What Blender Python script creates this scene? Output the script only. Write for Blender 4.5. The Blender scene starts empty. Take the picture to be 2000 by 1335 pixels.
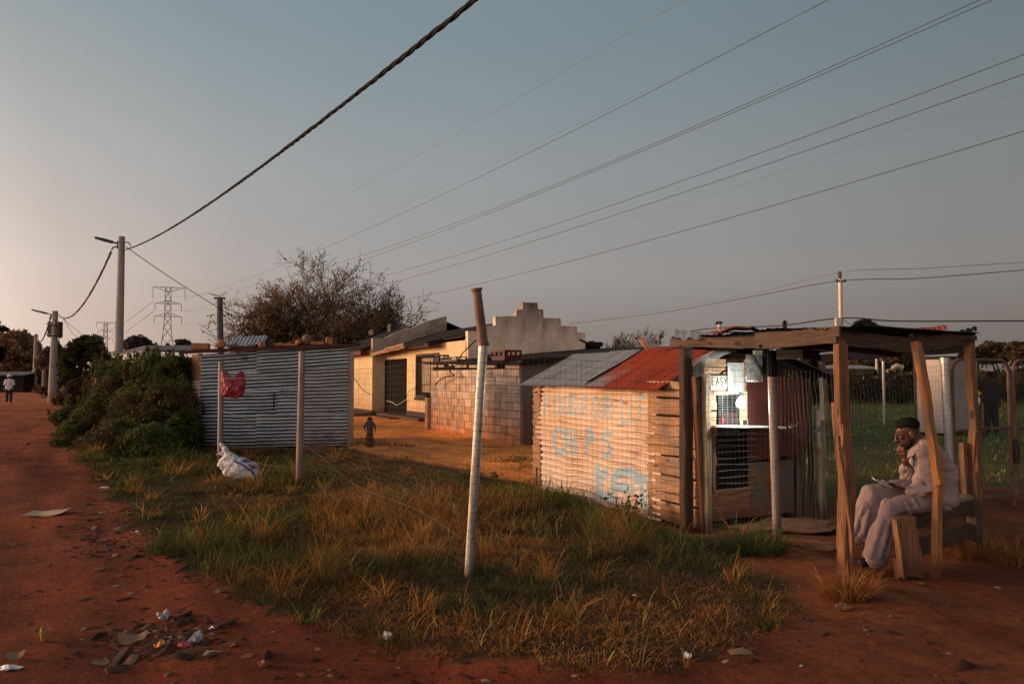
import bpy, bmesh, math, random
import numpy as np
from mathutils import Vector, Matrix, noise as mnoise
random.seed(7); RNG = np.random.default_rng(11)
S = bpy.context.scene
COL = S.collection
R = math.radians
# ------------------------------------------------------------------ camera model (2000 x 1335 survey of the place)
PITCH = R(2.665); FPX = 1450.0; CAMH = 1.65
cp, sp = math.cos(PITCH), math.sin(PITCH)
CAM = Vector((0, 0, CAMH))
def ray(px, py):
    u = (px-1000)/FPX; v = (667.5-py)/FPX
    return Vector((u, cp - v*sp, sp + v*cp))
def W(px, py, Y):
    r = ray(px, py); return CAM + r*(Y/r.y)
def G(px, py, z=0.0):
    r = ray(px, py); return CAM + r*((z-CAMH)/r.z)
def hit(px, py, p0, n):
    r = ray(px, py); return CAM + r*((Vector(p0)-CAM).dot(n)/r.dot(n))
def XY(px, Y):            # plan position at depth Y in column px (horizon row)
    p = W(px, 735, Y); return Vector((p.x, Y, 0))
TH = R(27)
dd = Vector((-math.sin(TH), math.cos(TH), 0)); ee = Vector((math.cos(TH), math.sin(TH), 0)); ZZ = Vector((0, 0, 1))
# ------------------------------------------------------------------ numpy value noise
_perm = RNG.random((256, 256))
def vnoise(x, y):
    x = np.asarray(x, float); y = np.asarray(y, float)
    xi = np.floor(x).astype(int); yi = np.floor(y).astype(int); fx = x-xi; fy = y-yi
    fx = fx*fx*(3-2*fx); fy = fy*fy*(3-2*fy)
    g = lambda a, b: _perm[a % 256, b % 256]
    return (g(xi, yi)*(1-fx)+g(xi+1, yi)*fx)*(1-fy) + (g(xi, yi+1)*(1-fx)+g(xi+1, yi+1)*fx)*fy
def fbm(x, y, o=3):
    s = 0; a = .5; f = 1
    for k in range(o): s = s + a*vnoise(x*f+17*k, y*f+31*k); a *= .5; f *= 2
    return s/(1-.5**o)
def gz(x, y):
    x = np.asarray(x, float); y = np.asarray(y, float)
    near = np.clip(1-(y-30)/30, 0, 1)
    al = -.55*x+.835*y; ac = .835*x+.55*y          # along / across the street: shallow wheel ruts
    rut = (fbm(ac*1.9+3, al*.22, 3)-.5)*.075*np.clip(1.2-(x+1.2)/2.2, .15, 1)
    return ((fbm(x*.9+5, y*.9, 3)-.5)*.075 + (vnoise(x*6, y*6)-.5)*.014+rut*1.4)*near
def gzf(x, y): return float(gz(x, y))
def inpoly(x, y, poly):
    x = np.asarray(x); y = np.asarray(y); r = np.zeros(x.shape, bool); n = len(poly)
    for i in range(n):
        x0, y0 = poly[i]; x1, y1 = poly[(i+1) % n]
        c = ((y0 > y) != (y1 > y)); 
        with np.errstate(divide='ignore', invalid='ignore'):
            xs = (x1-x0)*(y-y0)/((y1-y0) if y1 != y0 else 1e-9)+x0
        r ^= c & (x < xs)
    return r
# ------------------------------------------------------------------ scene bookkeeping
def tag(o, label=None, cat=None, group=None, kind=None):
    if label: o['label'] = label
    if cat: o['category'] = cat
    if group: o['group'] = group
    if kind: o['kind'] = kind
    return o
def thing(name, loc, label, cat, group=None):
    o = bpy.data.objects.new(name, None); COL.objects.link(o)
    o.location = loc; o.empty_display_size = .2
    return tag(o, label, cat, group)
class MB:
    def __init__(s): s.v = []; s.f = []; s.m = []; s.uv = []; s.c = []
    def add(s, vs, fs, m=0, uvs=None, col=None):
        b = len(s.v); s.v += [tuple(p) for p in vs]
        for k, f in enumerate(fs):
            s.f.append(tuple(b+i for i in f)); s.m.append(m)
            s.uv.append(uvs[k] if uvs else [(0, 0)]*len(f))
            s.c.append(col if col else (1, 1, 1))
    def box(s, p, ax, ay, az, m=0, col=None):   # corner + three edge vectors
        p = Vector(p); ax = Vector(ax); ay = Vector(ay); az = Vector(az)
        if ax.cross(ay).dot(az) < 0: ax, ay = ay, ax
        vs = [p, p+ax, p+ax+ay, p+ay, p+az, p+ax+az, p+ax+ay+az, p+ay+az]
        fs = [(3, 2, 1, 0), (4, 5, 6, 7), (0, 1, 5, 4), (1, 2, 6, 5), (2, 3, 7, 6), (3, 0, 4, 7)]
        lx, ly, lz = ax.length, ay.length, az.length; o = random.random()*9; q = random.random()*9
        r = lambda a, b: [(o, q), (o+a, q), (o+a, q+b), (o, q+b)]
        s.add(vs, fs, m, [r(lx, ly), r(lx, ly), r(lx, lz), r(ly, lz), r(lx, lz), r(ly, lz)], col)
    def cbox(s, c, sx, sy, sz, rot=None, m=0, col=None):
        M = rot if rot else Matrix.Identity(3)
        ax, ay, az = M @ Vector((sx, 0, 0)), M @ Vector((0, sy, 0)), M @ Vector((0, 0, sz))
        s.box(Vector(c)-(ax+ay+az)/2, ax, ay, az, m, col)
    def tube(s, pts, r, n=6, m=0, cap=True, col=None):
        pts = [Vector(p) for p in pts]; k = len(pts)
        rs = r if isinstance(r, (list, tuple)) else [r]*k
        vs = []; prev = None; L = 0; Ls = []
        for i, p in enumerate(pts):
            t = (pts[min(i+1, k-1)]-pts[max(i-1, 0)])
            if t.length < 1e-9: t = Vector((0, 0, 1))
            t.normalize()
            if prev is None:
                a = t.orthogonal().normalized()
            else:
                a = prev - t*prev.dot(t)
                a = a.normalized() if a.length > 1e-6 else t.orthogonal().normalized()
            prev = a; b = t.cross(a)
            if i: L += (p-pts[i-1]).length
            Ls.append(L)
            for j in range(n):
                an = 2*math.pi*j/n
                vs.append(p + (a*math.cos(an)+b*math.sin(an))*rs[i])
        fs = []; uvs = []; o = random.random()*9
        for i in range(k-1):
            for j in range(n):
                fs.append((i*n+j, i*n+(j+1) % n, (i+1)*n+(j+1) % n, (i+1)*n+j))
                c = 2*math.pi*max(rs)/n
                uvs.append([(o+j*c, o+Ls[i]), (o+j*c+c, o+Ls[i]), (o+j*c+c, o+Ls[i+1]), (o+j*c, o+Ls[i+1])])
        if cap:
            fs.append(tuple(range(n))[::-1]); uvs.append([(0, 0)]*n)
            fs.append(tuple((k-1)*n+j for j in range(n))); uvs.append([(0, 0)]*n)
        s.add(vs, fs, m, uvs, col)
    def timber(s, p0, p1, w, h, ref=None, jit=.006, wander=0, seg=None, m=0, twist=0, ch=.12, col=None, taper=1.0):
        """sawn, weathered timber: chamfered section, wandering edges; w along ref, h across"""
        p0 = Vector(p0); p1 = Vector(p1); t = (p1-p0); L = t.length; t.normalize()
        ref = Vector(ref) if ref else t.orthogonal()
        a = (ref - t*ref.dot(t)).normalized(); b = t.cross(a)
        seg = seg or max(3, int(L/.12)); c = min(w, h)*ch
        sec = [(-w/2+c, -h/2), (w/2-c, -h/2), (w/2, -h/2+c), (w/2, h/2-c), (w/2-c, h/2), (-w/2+c, h/2), (-w/2, h/2-c), (-w/2, -h/2+c)]
        n = len(sec); vs = []; o = random.random()*50; per = [0]
        for i in range(n): x0, y0 = sec[i]; x1, y1 = sec[(i+1) % n]; per.append(per[-1]+math.hypot(x1-x0, y1-y0))
        ph = [random.random()*100 for _ in range(n)]; wx = random.random()*100
        for i in range(seg+1):
            q = i/seg; cx = mnoise.noise(Vector((wx, q*L*1.3, 0)))*(jit*1.6+wander); cy = mnoise.noise(Vector((wx+9, q*L*1.3, 0)))*(jit*1.6+wander)
            k = 1+(taper-1)*q; an = twist*q
            for j, (x, y) in enumerate(sec):
                x = x*k+cx+mnoise.noise(Vector((ph[j], q*L*5, 3)))*jit; y = y*k+cy+mnoise.noise(Vector((ph[j]+40, q*L*5, 7)))*jit
                x, y = x*math.cos(an)-y*math.sin(an), x*math.sin(an)+y*math.cos(an)
                vs.append(p0+t*(L*q)+a*x+b*y)
        fs = []; uvs = []
        for i in range(seg):
            for j in range(n):
                fs.append((i*n+j, i*n+(j+1) % n, (i+1)*n+(j+1) % n, (i+1)*n+j))
                u0, u1, v0, v1 = o+per[j], o+per[j+1], o+L*i/seg, o+L*(i+1)/seg
                uvs.append([(u0, v0), (u1, v0), (u1, v1), (u0, v1)])
        fs.append(tuple(range(n))[::-1]); uvs.append([(o+sec[j][0], o) for j in range(n)])
        fs.append(tuple(seg*n+j for j in range(n))); uvs.append([(o+sec[j][0], o) for j in range(n)])
        s.add(vs, fs, m, uvs, col)
    def grid(s, fn, nu, nv, m=0, mf=None, flip=False):      # fn(i/nu, j/nv) -> (point, uv)
        vs = []; uv = []
        for j in range(nv+1):
            for i in range(nu+1):
                p, q = fn(i/nu, j/nv); vs.append(p); uv.append(q)
        b = len(s.v); s.v += [tuple(p) for p in vs]; w = nu+1
        for j in range(nv):
            for i in range(nu):
                q = (j*w+i, j*w+i+1, (j+1)*w+i+1, (j+1)*w+i)
                if flip: q = q[::-1]
                s.f.append(tuple(b+k for k in q)); s.uv.append([uv[k] for k in q]); s.c.append((1, 1, 1))
                s.m.append(mf((i+.5)/nu, (j+.5)/nv) if mf else m)
    def poly_prism(s, pts, ext, m=0):                        # planar polygon extruded by vector ext
        n = len(pts); pts = [Vector(p) for p in pts]; ext = Vector(ext)
        nr = Vector((0, 0, 0))
        for i in range(n): nr += pts[i].cross(pts[(i+1) % n])
        if nr.dot(ext) > 0: pts = pts[::-1]
        vs = pts+[p+ext for p in pts]
        fs = [tuple(range(n)), tuple(range(2*n-1, n-1, -1))] + [(j, i, n+i, n+j) for i in range(n) for j in [(i+1) % n]]
        c = sum(pts, Vector())/n; U = (pts[1]-pts[0]); U.z = 0
        U = U.normalized() if U.length > 1e-6 else Vector((1, 0, 0))
        uvs = [[((vs[k]-c).dot(U), vs[k].z) for k in f] for f in fs]
        s.add(vs, fs, m, uvs)
    def build(s, name, mats, parent=None, origin=None, smooth=False, colattr=False):
        me = bpy.data.meshes.new(name)
        if parent is not None: o0 = parent_world(parent)
        elif origin is not None: o0 = Vector(origin)
        else:
            a = np.array(s.v); o0 = Vector(((a[:, 0].min()+a[:, 0].max())/2, (a[:, 1].min()+a[:, 1].max())/2, a[:, 2].min()))
        me.from_pydata([(x-o0.x, y-o0.y, z-o0.z) for x, y, z in s.v], [], s.f)
        for mt in (mats if isinstance(mats, (list, tuple)) else [mats]): me.materials.append(mt)
        me.polygons.foreach_set('material_index', s.m)
        ul = me.uv_layers.new(name='UVMap'); fl = [c for f in s.uv for uv in f for c in uv]; ul.data.foreach_set('uv', fl)
        if colattr:
            ca = me.color_attributes.new('Col', 'FLOAT_COLOR', 'CORNER')
            fl = [x for f, c in zip(s.f, s.c) for _ in f for x in (c[0], c[1], c[2], 1)]; ca.data.foreach_set('color', fl)
        if smooth: me.polygons.foreach_set('use_smooth', [True]*len(s.f))
        me.update()
        return link(name, me, parent, o0)
def parent_world(p):
    v = Vector((0, 0, 0))
    while p is not None: v += p.location; p = p.parent
    return v
def link(name, me, parent, o0):
    o = bpy.data.objects.new(name, me); COL.objects.link(o)
    if parent is not None: o.parent = parent; o.location = (0, 0, 0)
    else: o.location = o0
    return o
def np_mesh(name, V, F4, F3, mat, colors=None, origin=(0, 0, 0), parent=None, smooth=False):
    """numpy mesh: V (n,3), quads F4 (m,4), tris F3 (k,3), per-vertex colours"""
    o0 = parent_world(parent) if parent is not None else Vector(origin)
    V = np.asarray(V, np.float32) - np.array(o0, np.float32)
    me = bpy.data.meshes.new(name); me.vertices.add(len(V)); me.vertices.foreach_set('co', V.ravel())
    n4 = 0 if F4 is None else len(F4); n3 = 0 if F3 is None else len(F3)
    idx = np.concatenate([np.asarray(F4).ravel() if n4 else np.zeros(0, int), np.asarray(F3).ravel() if n3 else np.zeros(0, int)]).astype(np.int32)
    st = np.concatenate([np.arange(n4)*4, n4*4+np.arange(n3)*3]).astype(np.int32)
    me.loops.add(len(idx)); me.loops.foreach_set('vertex_index', idx)
    me.polygons.add(n4+n3); me.polygons.foreach_set('loop_start', st)
    me.update(calc_edges=True); me.validate()
    if colors is not None:
        ca = me.color_attributes.new('Col', 'FLOAT_COLOR', 'POINT')
        c = np.ones((len(V), 4), np.float32); c[:, :3] = colors; ca.data.foreach_set('color', c.ravel())
    if smooth: me.polygons.foreach_set('use_smooth', np.ones(n4+n3, bool))
    me.materials.append(mat)
    return link(name, me, parent, o0)
# ------------------------------------------------------------------ materials
def new_mat(name):
    m = bpy.data.materials.new(name); m.use_nodes = True; nt = m.node_tree
    return m, nt, nt.nodes['Principled BSDF']
def nd(nt, typ, **kw):
    n = nt.nodes.new(typ)
    for k, v in kw.items():
        if k in n.inputs.keys(): n.inputs[k].default_value = v
        else: setattr(n, k, v)
    return n
def ramp(nt, fac, stops):
    r = nt.nodes.new('ShaderNodeValToRGB'); cr = r.color_ramp
    while len(cr.elements) < len(stops): cr.elements.new(.5)
    for e, (p, c) in zip(cr.elements, stops): e.position = p; e.color = (c[0], c[1], c[2], 1)
    nt.links.new(fac, r.inputs['Fac']); return r.outputs['Color']
def mix(nt, a, b, fac, mode='MIX'):
    n = nt.nodes.new('ShaderNodeMix'); n.data_type = 'RGBA'; n.blend_type = mode
    for k, v in ((6, a), (7, b), (0, fac)):
        s = n.inputs[k]
        if isinstance(v, bpy.types.NodeSocket): nt.links.new(v, s)
        elif k == 0: s.default_value = v
        else: s.default_value = (v[0], v[1], v[2], 1)
    return n.outputs[2]
def math_n(nt, op, a, b=0.5, clamp=False):
    n = nt.nodes.new('ShaderNodeMath'); n.operation = op; n.use_clamp = clamp
    for s, v in ((n.inputs[0], a), (n.inputs[1], b)):
        if isinstance(v, bpy.types.NodeSocket): nt.links.new(v, s)
        else: s.default_value = v
    return n.outputs[0]
def coords(nt, kind, scale=(1, 1, 1)):
    tc = nt.nodes.new('ShaderNodeTexCoord')
    if kind == 'world':
        g = nt.nodes.new('ShaderNodeNewGeometry'); out = g.outputs['Position']
    else: out = tc.outputs['UV' if kind == 'uv' else 'Object']
    mp = nt.nodes.new('ShaderNodeMapping'); mp.inputs['Scale'].default_value = scale
    nt.links.new(out, mp.inputs['Vector']); return mp.outputs[0]
def noise_n(nt, vec, scale, detail=6, rough=.6, dist=0):
    n = nt.nodes.new('ShaderNodeTexNoise'); n.inputs['Scale'].default_value = scale; n.inputs['Detail'].default_value = detail
    n.inputs['Roughness'].default_value = rough; n.inputs['Distortion'].default_value = dist
    nt.links.new(vec, n.inputs['Vector']); return n.outputs['Fac']
def surf(name, stops, coord='obj', scale=(1, 1, 1), ns=6, detail=8, rough=.85, metal=0, bump=.25, bdist=.01,
         big=None, bigscale=.7, spots=None, zdirt=None, attr=False, ztop=None, trough=None, rrough=None, spec=.3, fine=None, dist=0, attrmul=True, trans=0):
    """procedural surface: noise ramp + large blotches + spots + splash dirt above the ground"""
    m, nt, b = new_mat(name); L = nt.links
    v = coords(nt, coord, scale); n1 = noise_n(nt, v, ns, detail, .62, dist); c = ramp(nt, n1, stops)
    v2 = coords(nt, 'world')
    if big:                                   # (colour, lo, hi, strength)
        n2 = noise_n(nt, v2, bigscale, 5, .6); f = ramp(nt, n2, [(big[1], (0, 0, 0)), (big[2], (1, 1, 1))])
        f = math_n(nt, 'MULTIPLY', f, big[3]); c = mix(nt, c, big[0], f)
    if spots:                                 # (colour, scale, lo, hi, strength)
        n3 = noise_n(nt, v, spots[1], 7, .7); f = ramp(nt, n3, [(spots[2], (0, 0, 0)), (spots[3], (1, 1, 1))])
        f = math_n(nt, 'MULTIPLY', f, spots[4]); c = mix(nt, c, spots[0], f)
    if zdirt:                                 # (colour, height, strength)
        g = nt.nodes.new('ShaderNodeNewGeometry'); sx = nt.nodes.new('ShaderNodeSeparateXYZ'); L.new(g.outputs['Position'], sx.inputs[0])
        n4 = noise_n(nt, v2, 2.2, 6, .65); h = math_n(nt, 'ADD', sx.outputs[2], math_n(nt, 'MULTIPLY', math_n(nt, 'SUBTRACT', n4, .5), -zdirt[1]*1.2))
        f = math_n(nt, 'SUBTRACT', 1, math_n(nt, 'DIVIDE', h, zdirt[1]), True); f = math_n(nt, 'MULTIPLY', math_n(nt, 'POWER', f, 1.4), zdirt[2])
        c = mix(nt, c, zdirt[0], f)
    if trough:                                # (colour, pitch, strength) ridge shade painted into the sheet colour along its troughs
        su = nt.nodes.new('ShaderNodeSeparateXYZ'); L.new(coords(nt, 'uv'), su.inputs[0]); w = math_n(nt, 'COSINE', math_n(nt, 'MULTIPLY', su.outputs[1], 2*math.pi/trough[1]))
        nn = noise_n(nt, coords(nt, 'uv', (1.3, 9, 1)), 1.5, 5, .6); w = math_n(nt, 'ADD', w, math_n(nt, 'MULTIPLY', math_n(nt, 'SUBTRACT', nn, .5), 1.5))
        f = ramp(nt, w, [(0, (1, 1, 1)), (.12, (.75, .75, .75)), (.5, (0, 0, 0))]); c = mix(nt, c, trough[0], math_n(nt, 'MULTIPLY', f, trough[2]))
    if ztop:                                  # (colour, z0, z1, strength) weather streaks creeping down from the coping
        g = nt.nodes.new('ShaderNodeNewGeometry'); sx = nt.nodes.new('ShaderNodeSeparateXYZ'); L.new(g.outputs['Position'], sx.inputs[0])
        n5 = noise_n(nt, coords(nt, 'world', (2.2, 2.2, .5)), 1.6, 6, .65); h = math_n(nt, 'ADD', sx.outputs[2], math_n(nt, 'MULTIPLY', math_n(nt, 'SUBTRACT', n5, .5), 2.0))
        f = math_n(nt, 'DIVIDE', math_n(nt, 'SUBTRACT', h, ztop[1]), ztop[2]-ztop[1], True); c = mix(nt, c, ztop[0], math_n(nt, 'MULTIPLY', f, ztop[3]))
    if attr:
        a = nt.nodes.new('ShaderNodeAttribute'); a.attribute_name = 'Col'; c = mix(nt, c, a.outputs['Color'], 1.0, 'MULTIPLY')
    L.new(c, b.inputs['Base Color'])
    b.inputs['Metallic'].default_value = metal; b.inputs['Specular IOR Level'].default_value = spec
    if rrough: L.new(ramp(nt, n1, [(.3, (rrough[0],)*3), (.7, (rrough[1],)*3)]), b.inputs['Roughness'])
    else: b.inputs['Roughness'].default_value = rough
    if bump:
        bn = nt.nodes.new('ShaderNodeBump'); bn.inputs['Strength'].default_value = bump; bn.inputs['Distance'].default_value = bdist
        h = n1
        if fine: h = math_n(nt, 'ADD', n1, noise_n(nt, v2, fine, 4, .7))
        L.new(h, bn.inputs['Height']); L.new(bn.outputs[0], b.inputs['Normal'])
    return m
def leafmat(name, tint=(1, 1, 1), rough=.7, transl=.25, spec=.2):
    m, nt, b = new_mat(name); a = nt.nodes.new('ShaderNodeAttribute'); a.attribute_name = 'Col'
    v = coords(nt, 'world'); n = noise_n(nt, v, 3.5, 3); f = ramp(nt, n, [(.3, (.55, .55, .55)), (.7, (1.25, 1.2, 1.1))])
    c = mix(nt, a.outputs['Color'], f, 1.0, 'MULTIPLY'); c = mix(nt, c, tint, 1.0, 'MULTIPLY')
    nt.links.new(c, b.inputs['Base Color']); b.inputs['Roughness'].default_value = rough; b.inputs['Specular IOR Level'].default_value = spec
    t = nt.nodes.new('ShaderNodeBsdfTranslucent'); nt.links.new(c, t.inputs['Color'])
    ms = nt.nodes.new('ShaderNodeMixShader'); ms.inputs[0].default_value = transl
    nt.links.new(b.outputs[0], ms.inputs[1]); nt.links.new(t.outputs[0], ms.inputs[2])
    nt.links.new(ms.outputs[0], nt.nodes['Material Output'].inputs['Surface']); return m
RED = (.25, .075, .03)
MAT = {}
def mk():
    M = MAT
    # wood: uv runs along the timber, so the grain is stretched noise
    def wood(name, a, b, c, **k):
        kw = dict(coord='uv', scale=(22, 1.1, 1), ns=2.6, detail=9, rough=.82, bump=.5, bdist=.006, dist=.6, fine=55,
                  spots=((a[0]*.35, a[1]*.35, a[2]*.35), 1.3, .66, .75, .8)); kw.update(k)
        m = surf(name, [(.28, a), (.5, b), (.74, c)], **kw); nt = m.node_tree; b_ = nt.nodes['Principled BSDF']
        src = b_.inputs['Base Color'].links[0].from_socket; uv = coords(nt, 'uv', (1, .55, 1))
        for sc, r0, r1, dk in ((5.5, .10, .17, .75), (16, .06, .10, .85)):            # knots and nail holes
            vo = nt.nodes.new('ShaderNodeTexVoronoi'); vo.inputs['Scale'].default_value = sc; nt.links.new(uv, vo.inputs['Vector'])
            src = mix(nt, src, (a[0]*.22, a[1]*.22, a[2]*.25), math_n(nt, 'MULTIPLY', ramp(nt, vo.outputs['Distance'], [(r0, (1, 1, 1)), (r1, (0, 0, 0))]), dk))
        g1 = noise_n(nt, coords(nt, 'world'), 2.3, 5, .6); src = mix(nt, src, ((a[0]+a[1]+a[2])*.42,)*3, math_n(nt, 'MULTIPLY', ramp(nt, g1, [(.5, (0, 0, 0)), (.68, (1, 1, 1))]), .55))   # silvered patches
        gp_ = nt.nodes.new('ShaderNodeNewGeometry'); sx = nt.nodes.new('ShaderNodeSeparateXYZ'); nt.links.new(gp_.outputs['Position'], sx.inputs[0])
        ft = math_n(nt, 'SUBTRACT', 1, math_n(nt, 'DIVIDE', math_n(nt, 'ADD', sx.outputs[2], math_n(nt, 'MULTIPLY', g1, -.12)), .16), True); src = mix(nt, src, (.075, .03, .017), math_n(nt, 'MULTIPLY', ft, .8))   # earth splashed feet
        nt.links.new(src, b_.inputs['Base Color']); return m
    M['wood_orange'] = wood('weathered orange timber', (.055, .025, .014), (.19, .09, .044), (.32, .17, .09))
    M['wood_warm'] = wood('warm sawn timber', (.15, .056, .019), (.37, .155, .052), (.50, .245, .09))
    M['wood_brown'] = wood('brown beam timber', (.030, .020, .016), (.080, .051, .039), (.135, .09, .07))
    M['wood_dark'] = wood('dark creosoted timber', (.022, .014, .011), (.05, .03, .022), (.085, .05, .036))
    M['wood_grey'] = wood('greyed timber', (.12, .085, .055), (.27, .20, .13), (.40, .31, .21))
    M['plank_pale'] = wood('pale log offcut plank', (.17, .08, .04), (.38, .22, .125), (.55, .36, .22), big=((.14, .07, .04), .45, .7, .6), bigscale=3)
    M['plank_red'] = wood('reddish plank', (.10, .04, .02), (.22, .095, .05), (.32, .16, .09), zdirt=((.17, .055, .025), .55, .8))
    # sheet metal
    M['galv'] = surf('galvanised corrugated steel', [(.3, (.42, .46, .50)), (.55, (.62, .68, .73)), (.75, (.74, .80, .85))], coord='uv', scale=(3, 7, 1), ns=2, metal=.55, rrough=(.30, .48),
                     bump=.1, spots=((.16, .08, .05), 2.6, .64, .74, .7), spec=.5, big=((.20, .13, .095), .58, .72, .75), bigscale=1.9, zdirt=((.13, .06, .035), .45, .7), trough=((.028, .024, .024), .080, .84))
    M['grey_sheet'] = surf('dull grey sheet', [(.3, (.07, .072, .078)), (.7, (.13, .13, .14))], ns=3, rough=.7, bump=.2)
    M['galv_rust'] = surf('galvanised sheet with rust streaks', [(.3, (.18, .19, .20)), (.5, (.30, .32, .34)), (.75, (.40, .42, .44))], coord='uv', scale=(7, 1.2, 1), ns=1.6, metal=.3, rough=.6,
                          bump=.15, spots=((.26, .085, .035), 1.1, .55, .64, .85), spec=.4)
    M['rust_red'] = surf('red rusted roof sheet', [(.25, (.17, .024, .013)), (.5, (.36, .055, .024)), (.75, (.45, .095, .038))], coord='uv', scale=(9, .8, 1), ns=2, rough=.75, bump=.2,
                         spots=((.55, .33, .17), 1.3, .69, .73, .8), big=((.12, .025, .015), .5, .7, .7), bigscale=1.2, spec=.3)
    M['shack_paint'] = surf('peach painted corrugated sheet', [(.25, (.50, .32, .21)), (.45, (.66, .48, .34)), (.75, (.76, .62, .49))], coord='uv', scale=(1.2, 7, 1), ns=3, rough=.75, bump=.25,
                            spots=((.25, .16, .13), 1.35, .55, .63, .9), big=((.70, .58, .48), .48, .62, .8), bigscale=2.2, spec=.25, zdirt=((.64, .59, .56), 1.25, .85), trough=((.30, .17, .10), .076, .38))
    M['shack_blue'] = surf('pale blue lettering paint', [(.3, (.22, .33, .42)), (.55, (.32, .46, .56)), (.8, (.42, .55, .64))], coord='uv', scale=(1.2, 6, 1), ns=3, rough=.7, bump=.2,
                           spots=((.55, .33, .2), 2.2, .60, .70, .85))
    M['zinc_warm'] = surf('sun warmed zinc sheet', [(.3, (.42, .33, .26)), (.6, (.60, .50, .42)), (.8, (.7, .6, .5))], coord='uv', ns=3, metal=.15, rough=.55, bump=.1)
    M['post_galv'] = surf('galvanised fence post', [(.3, (.30, .29, .28)), (.6, (.48, .46, .44)), (.8, (.60, .57, .54))], coord='uv', scale=(6, 1.5, 1), ns=2.5, metal=.6, rrough=(.28, .45), bump=.15,
                          spots=((.12, .07, .05), 2.6, .66, .74, .8), spec=.5, zdirt=((.22, .10, .05), .25, .8))
    M['post_dull'] = surf('dull shaded post', [(.3, (.17, .145, .135)), (.6, (.25, .215, .20)), (.8, (.31, .27, .25))], coord='uv', scale=(6, 1.5, 1), ns=2.5, metal=.2, rough=.6, bump=.15, spots=((.10, .06, .04), 2.6, .62, .70, .8), zdirt=((.16, .07, .04), .4, .8))  # darker copy of the post metal, blocked sun put into its colour
    M['post_rust'] = surf('rusty post extension', [(.3, (.10, .055, .04)), (.55, (.19, .11, .08)), (.8, (.30, .20, .15))], coord='uv', scale=(4, 2, 1), ns=3, metal=.3, rough=.65, bump=.3)
    M['wire'] = surf('rusty wire', [(.3, (.022, .014, .010)), (.7, (.05, .032, .022))], ns=4, rough=.8, bump=0)
    M['wire_steel'] = surf('steel wire', [(.3, (.05, .042, .037)), (.7, (.12, .10, .09))], ns=4, metal=.3, rough=.55, bump=0)
    M['cable'] = surf('black cable', [(.3, (.010, .010, .011)), (.7, (.020, .019, .019))], ns=9, rough=.85, bump=.1, spec=.1)
    M['cable_brown'] = surf('brown red cable', [(.3, (.05, .022, .016)), (.7, (.10, .045, .03))], ns=9, rough=.6, bump=0)
    M['line'] = surf('overhead line', [(.3, (.02, .02, .022)), (.7, (.04, .04, .04))], ns=2, rough=.6, bump=0)
    M['line_pale'] = surf('pale overhead line', [(.3, (.12, .12, .13)), (.7, (.18, .18, .18))], ns=2, rough=.6, bump=0)
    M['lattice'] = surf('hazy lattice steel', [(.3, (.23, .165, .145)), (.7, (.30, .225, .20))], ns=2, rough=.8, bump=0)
    M['concrete'] = surf('spun concrete pole', [(.3, (.24, .21, .19)), (.55, (.33, .295, .27)), (.8, (.41, .37, .34))], coord='uv', scale=(1, .4, 1), ns=5, rough=.9, bump=.2, fine=30,
                         spots=((.12, .1, .09), 2, .68, .76, .6), zdirt=((.24, .08, .04), 1.3, .85))
    M['pole_dark'] = surf('dark weathered pole', [(.3, (.06, .06, .065)), (.7, (.12, .115, .115))], coord='uv', ns=4, rough=.85, bump=.2)
    M['lampgrey'] = surf('street lamp casting', [(.3, (.03, .035, .042)), (.7, (.06, .065, .075))], ns=5, rough=.5, bump=0)
    # masonry
    M['plaster'] = surf('yellow plaster', [(.3, (.58, .43, .25)), (.55, (.70, .54, .33)), (.8, (.76, .61, .40))], ns=2.5, rough=.9, bump=.25, bdist=.02, fine=18,
                        zdirt=((.42, .17, .07), 1.0, .75), big=((.50, .40, .26), .5, .7, .5), bigscale=.9)
    M['plaster_pink'] = surf('weathered pinkish plaster', [(.3, (.64, .48, .36)), (.55, (.80, .63, .49)), (.8, (.85, .70, .56))], ns=2.2, rough=.92, bump=.3, bdist=.02, fine=14,
                             ztop=((.10, .075, .065), 2.95, 4.15, .92), big=((.40, .31, .26), .5, .7, .5), bigscale=.8, spots=((.30, .23, .19), 1.3, .60, .70, .5))
    M['plaster_top'] = surf('bare stained plaster', [(.3, (.22, .16, .12)), (.5, (.36, .28, .22)), (.75, (.46, .37, .30))], ns=2.2, rough=.95, bump=.5, bdist=.04, fine=10, spots=((.10, .075, .06), 1.6, .55, .7, .8))
    M['plinth'] = surf('black plinth paint', [(.3, (.018, .016, .016)), (.7, (.04, .032, .028))], ns=4, rough=.8, bump=.2, zdirt=((.14, .05, .025), .25, .6))
    M['block'] = surf('cement block', [(.3, (.38, .30, .235)), (.55, (.50, .41, .33)), (.8, (.60, .51, .43))], ns=5, rough=.95, bump=.5, bdist=.015, fine=35, attr=True,
                      zdirt=((.42, .16, .05), 1.5, .85))
    M['mortar'] = surf('mortar', [(.3, (.15, .105, .075)), (.7, (.24, .175, .13))], ns=8, rough=.95, bump=.4, zdirt=((.32, .12, .045), 1.4, .8))
    M['cement_dark'] = surf('dark cement plaster', [(.3, (.10, .085, .08)), (.6, (.16, .14, .13)), (.8, (.20, .175, .165))], ns=3, rough=.95, bump=.3, zdirt=((.13, .045, .03), 1.6, .8))
    M['roof_dark'] = surf('dark roof sheet', [(.3, (.012, .010, .011)), (.55, (.026, .021, .021)), (.8, (.045, .036, .035))], coord='uv', scale=(8, 1, 1), ns=2, rough=.95, spec=.08, bump=.3, spots=((.12, .075, .06), 1.5, .64, .72, .7))
    M['roof_maroon'] = surf('maroon fascia', [(.3, (.06, .016, .016)), (.7, (.12, .03, .028))], ns=4, rough=.75, bump=.2)
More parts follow.
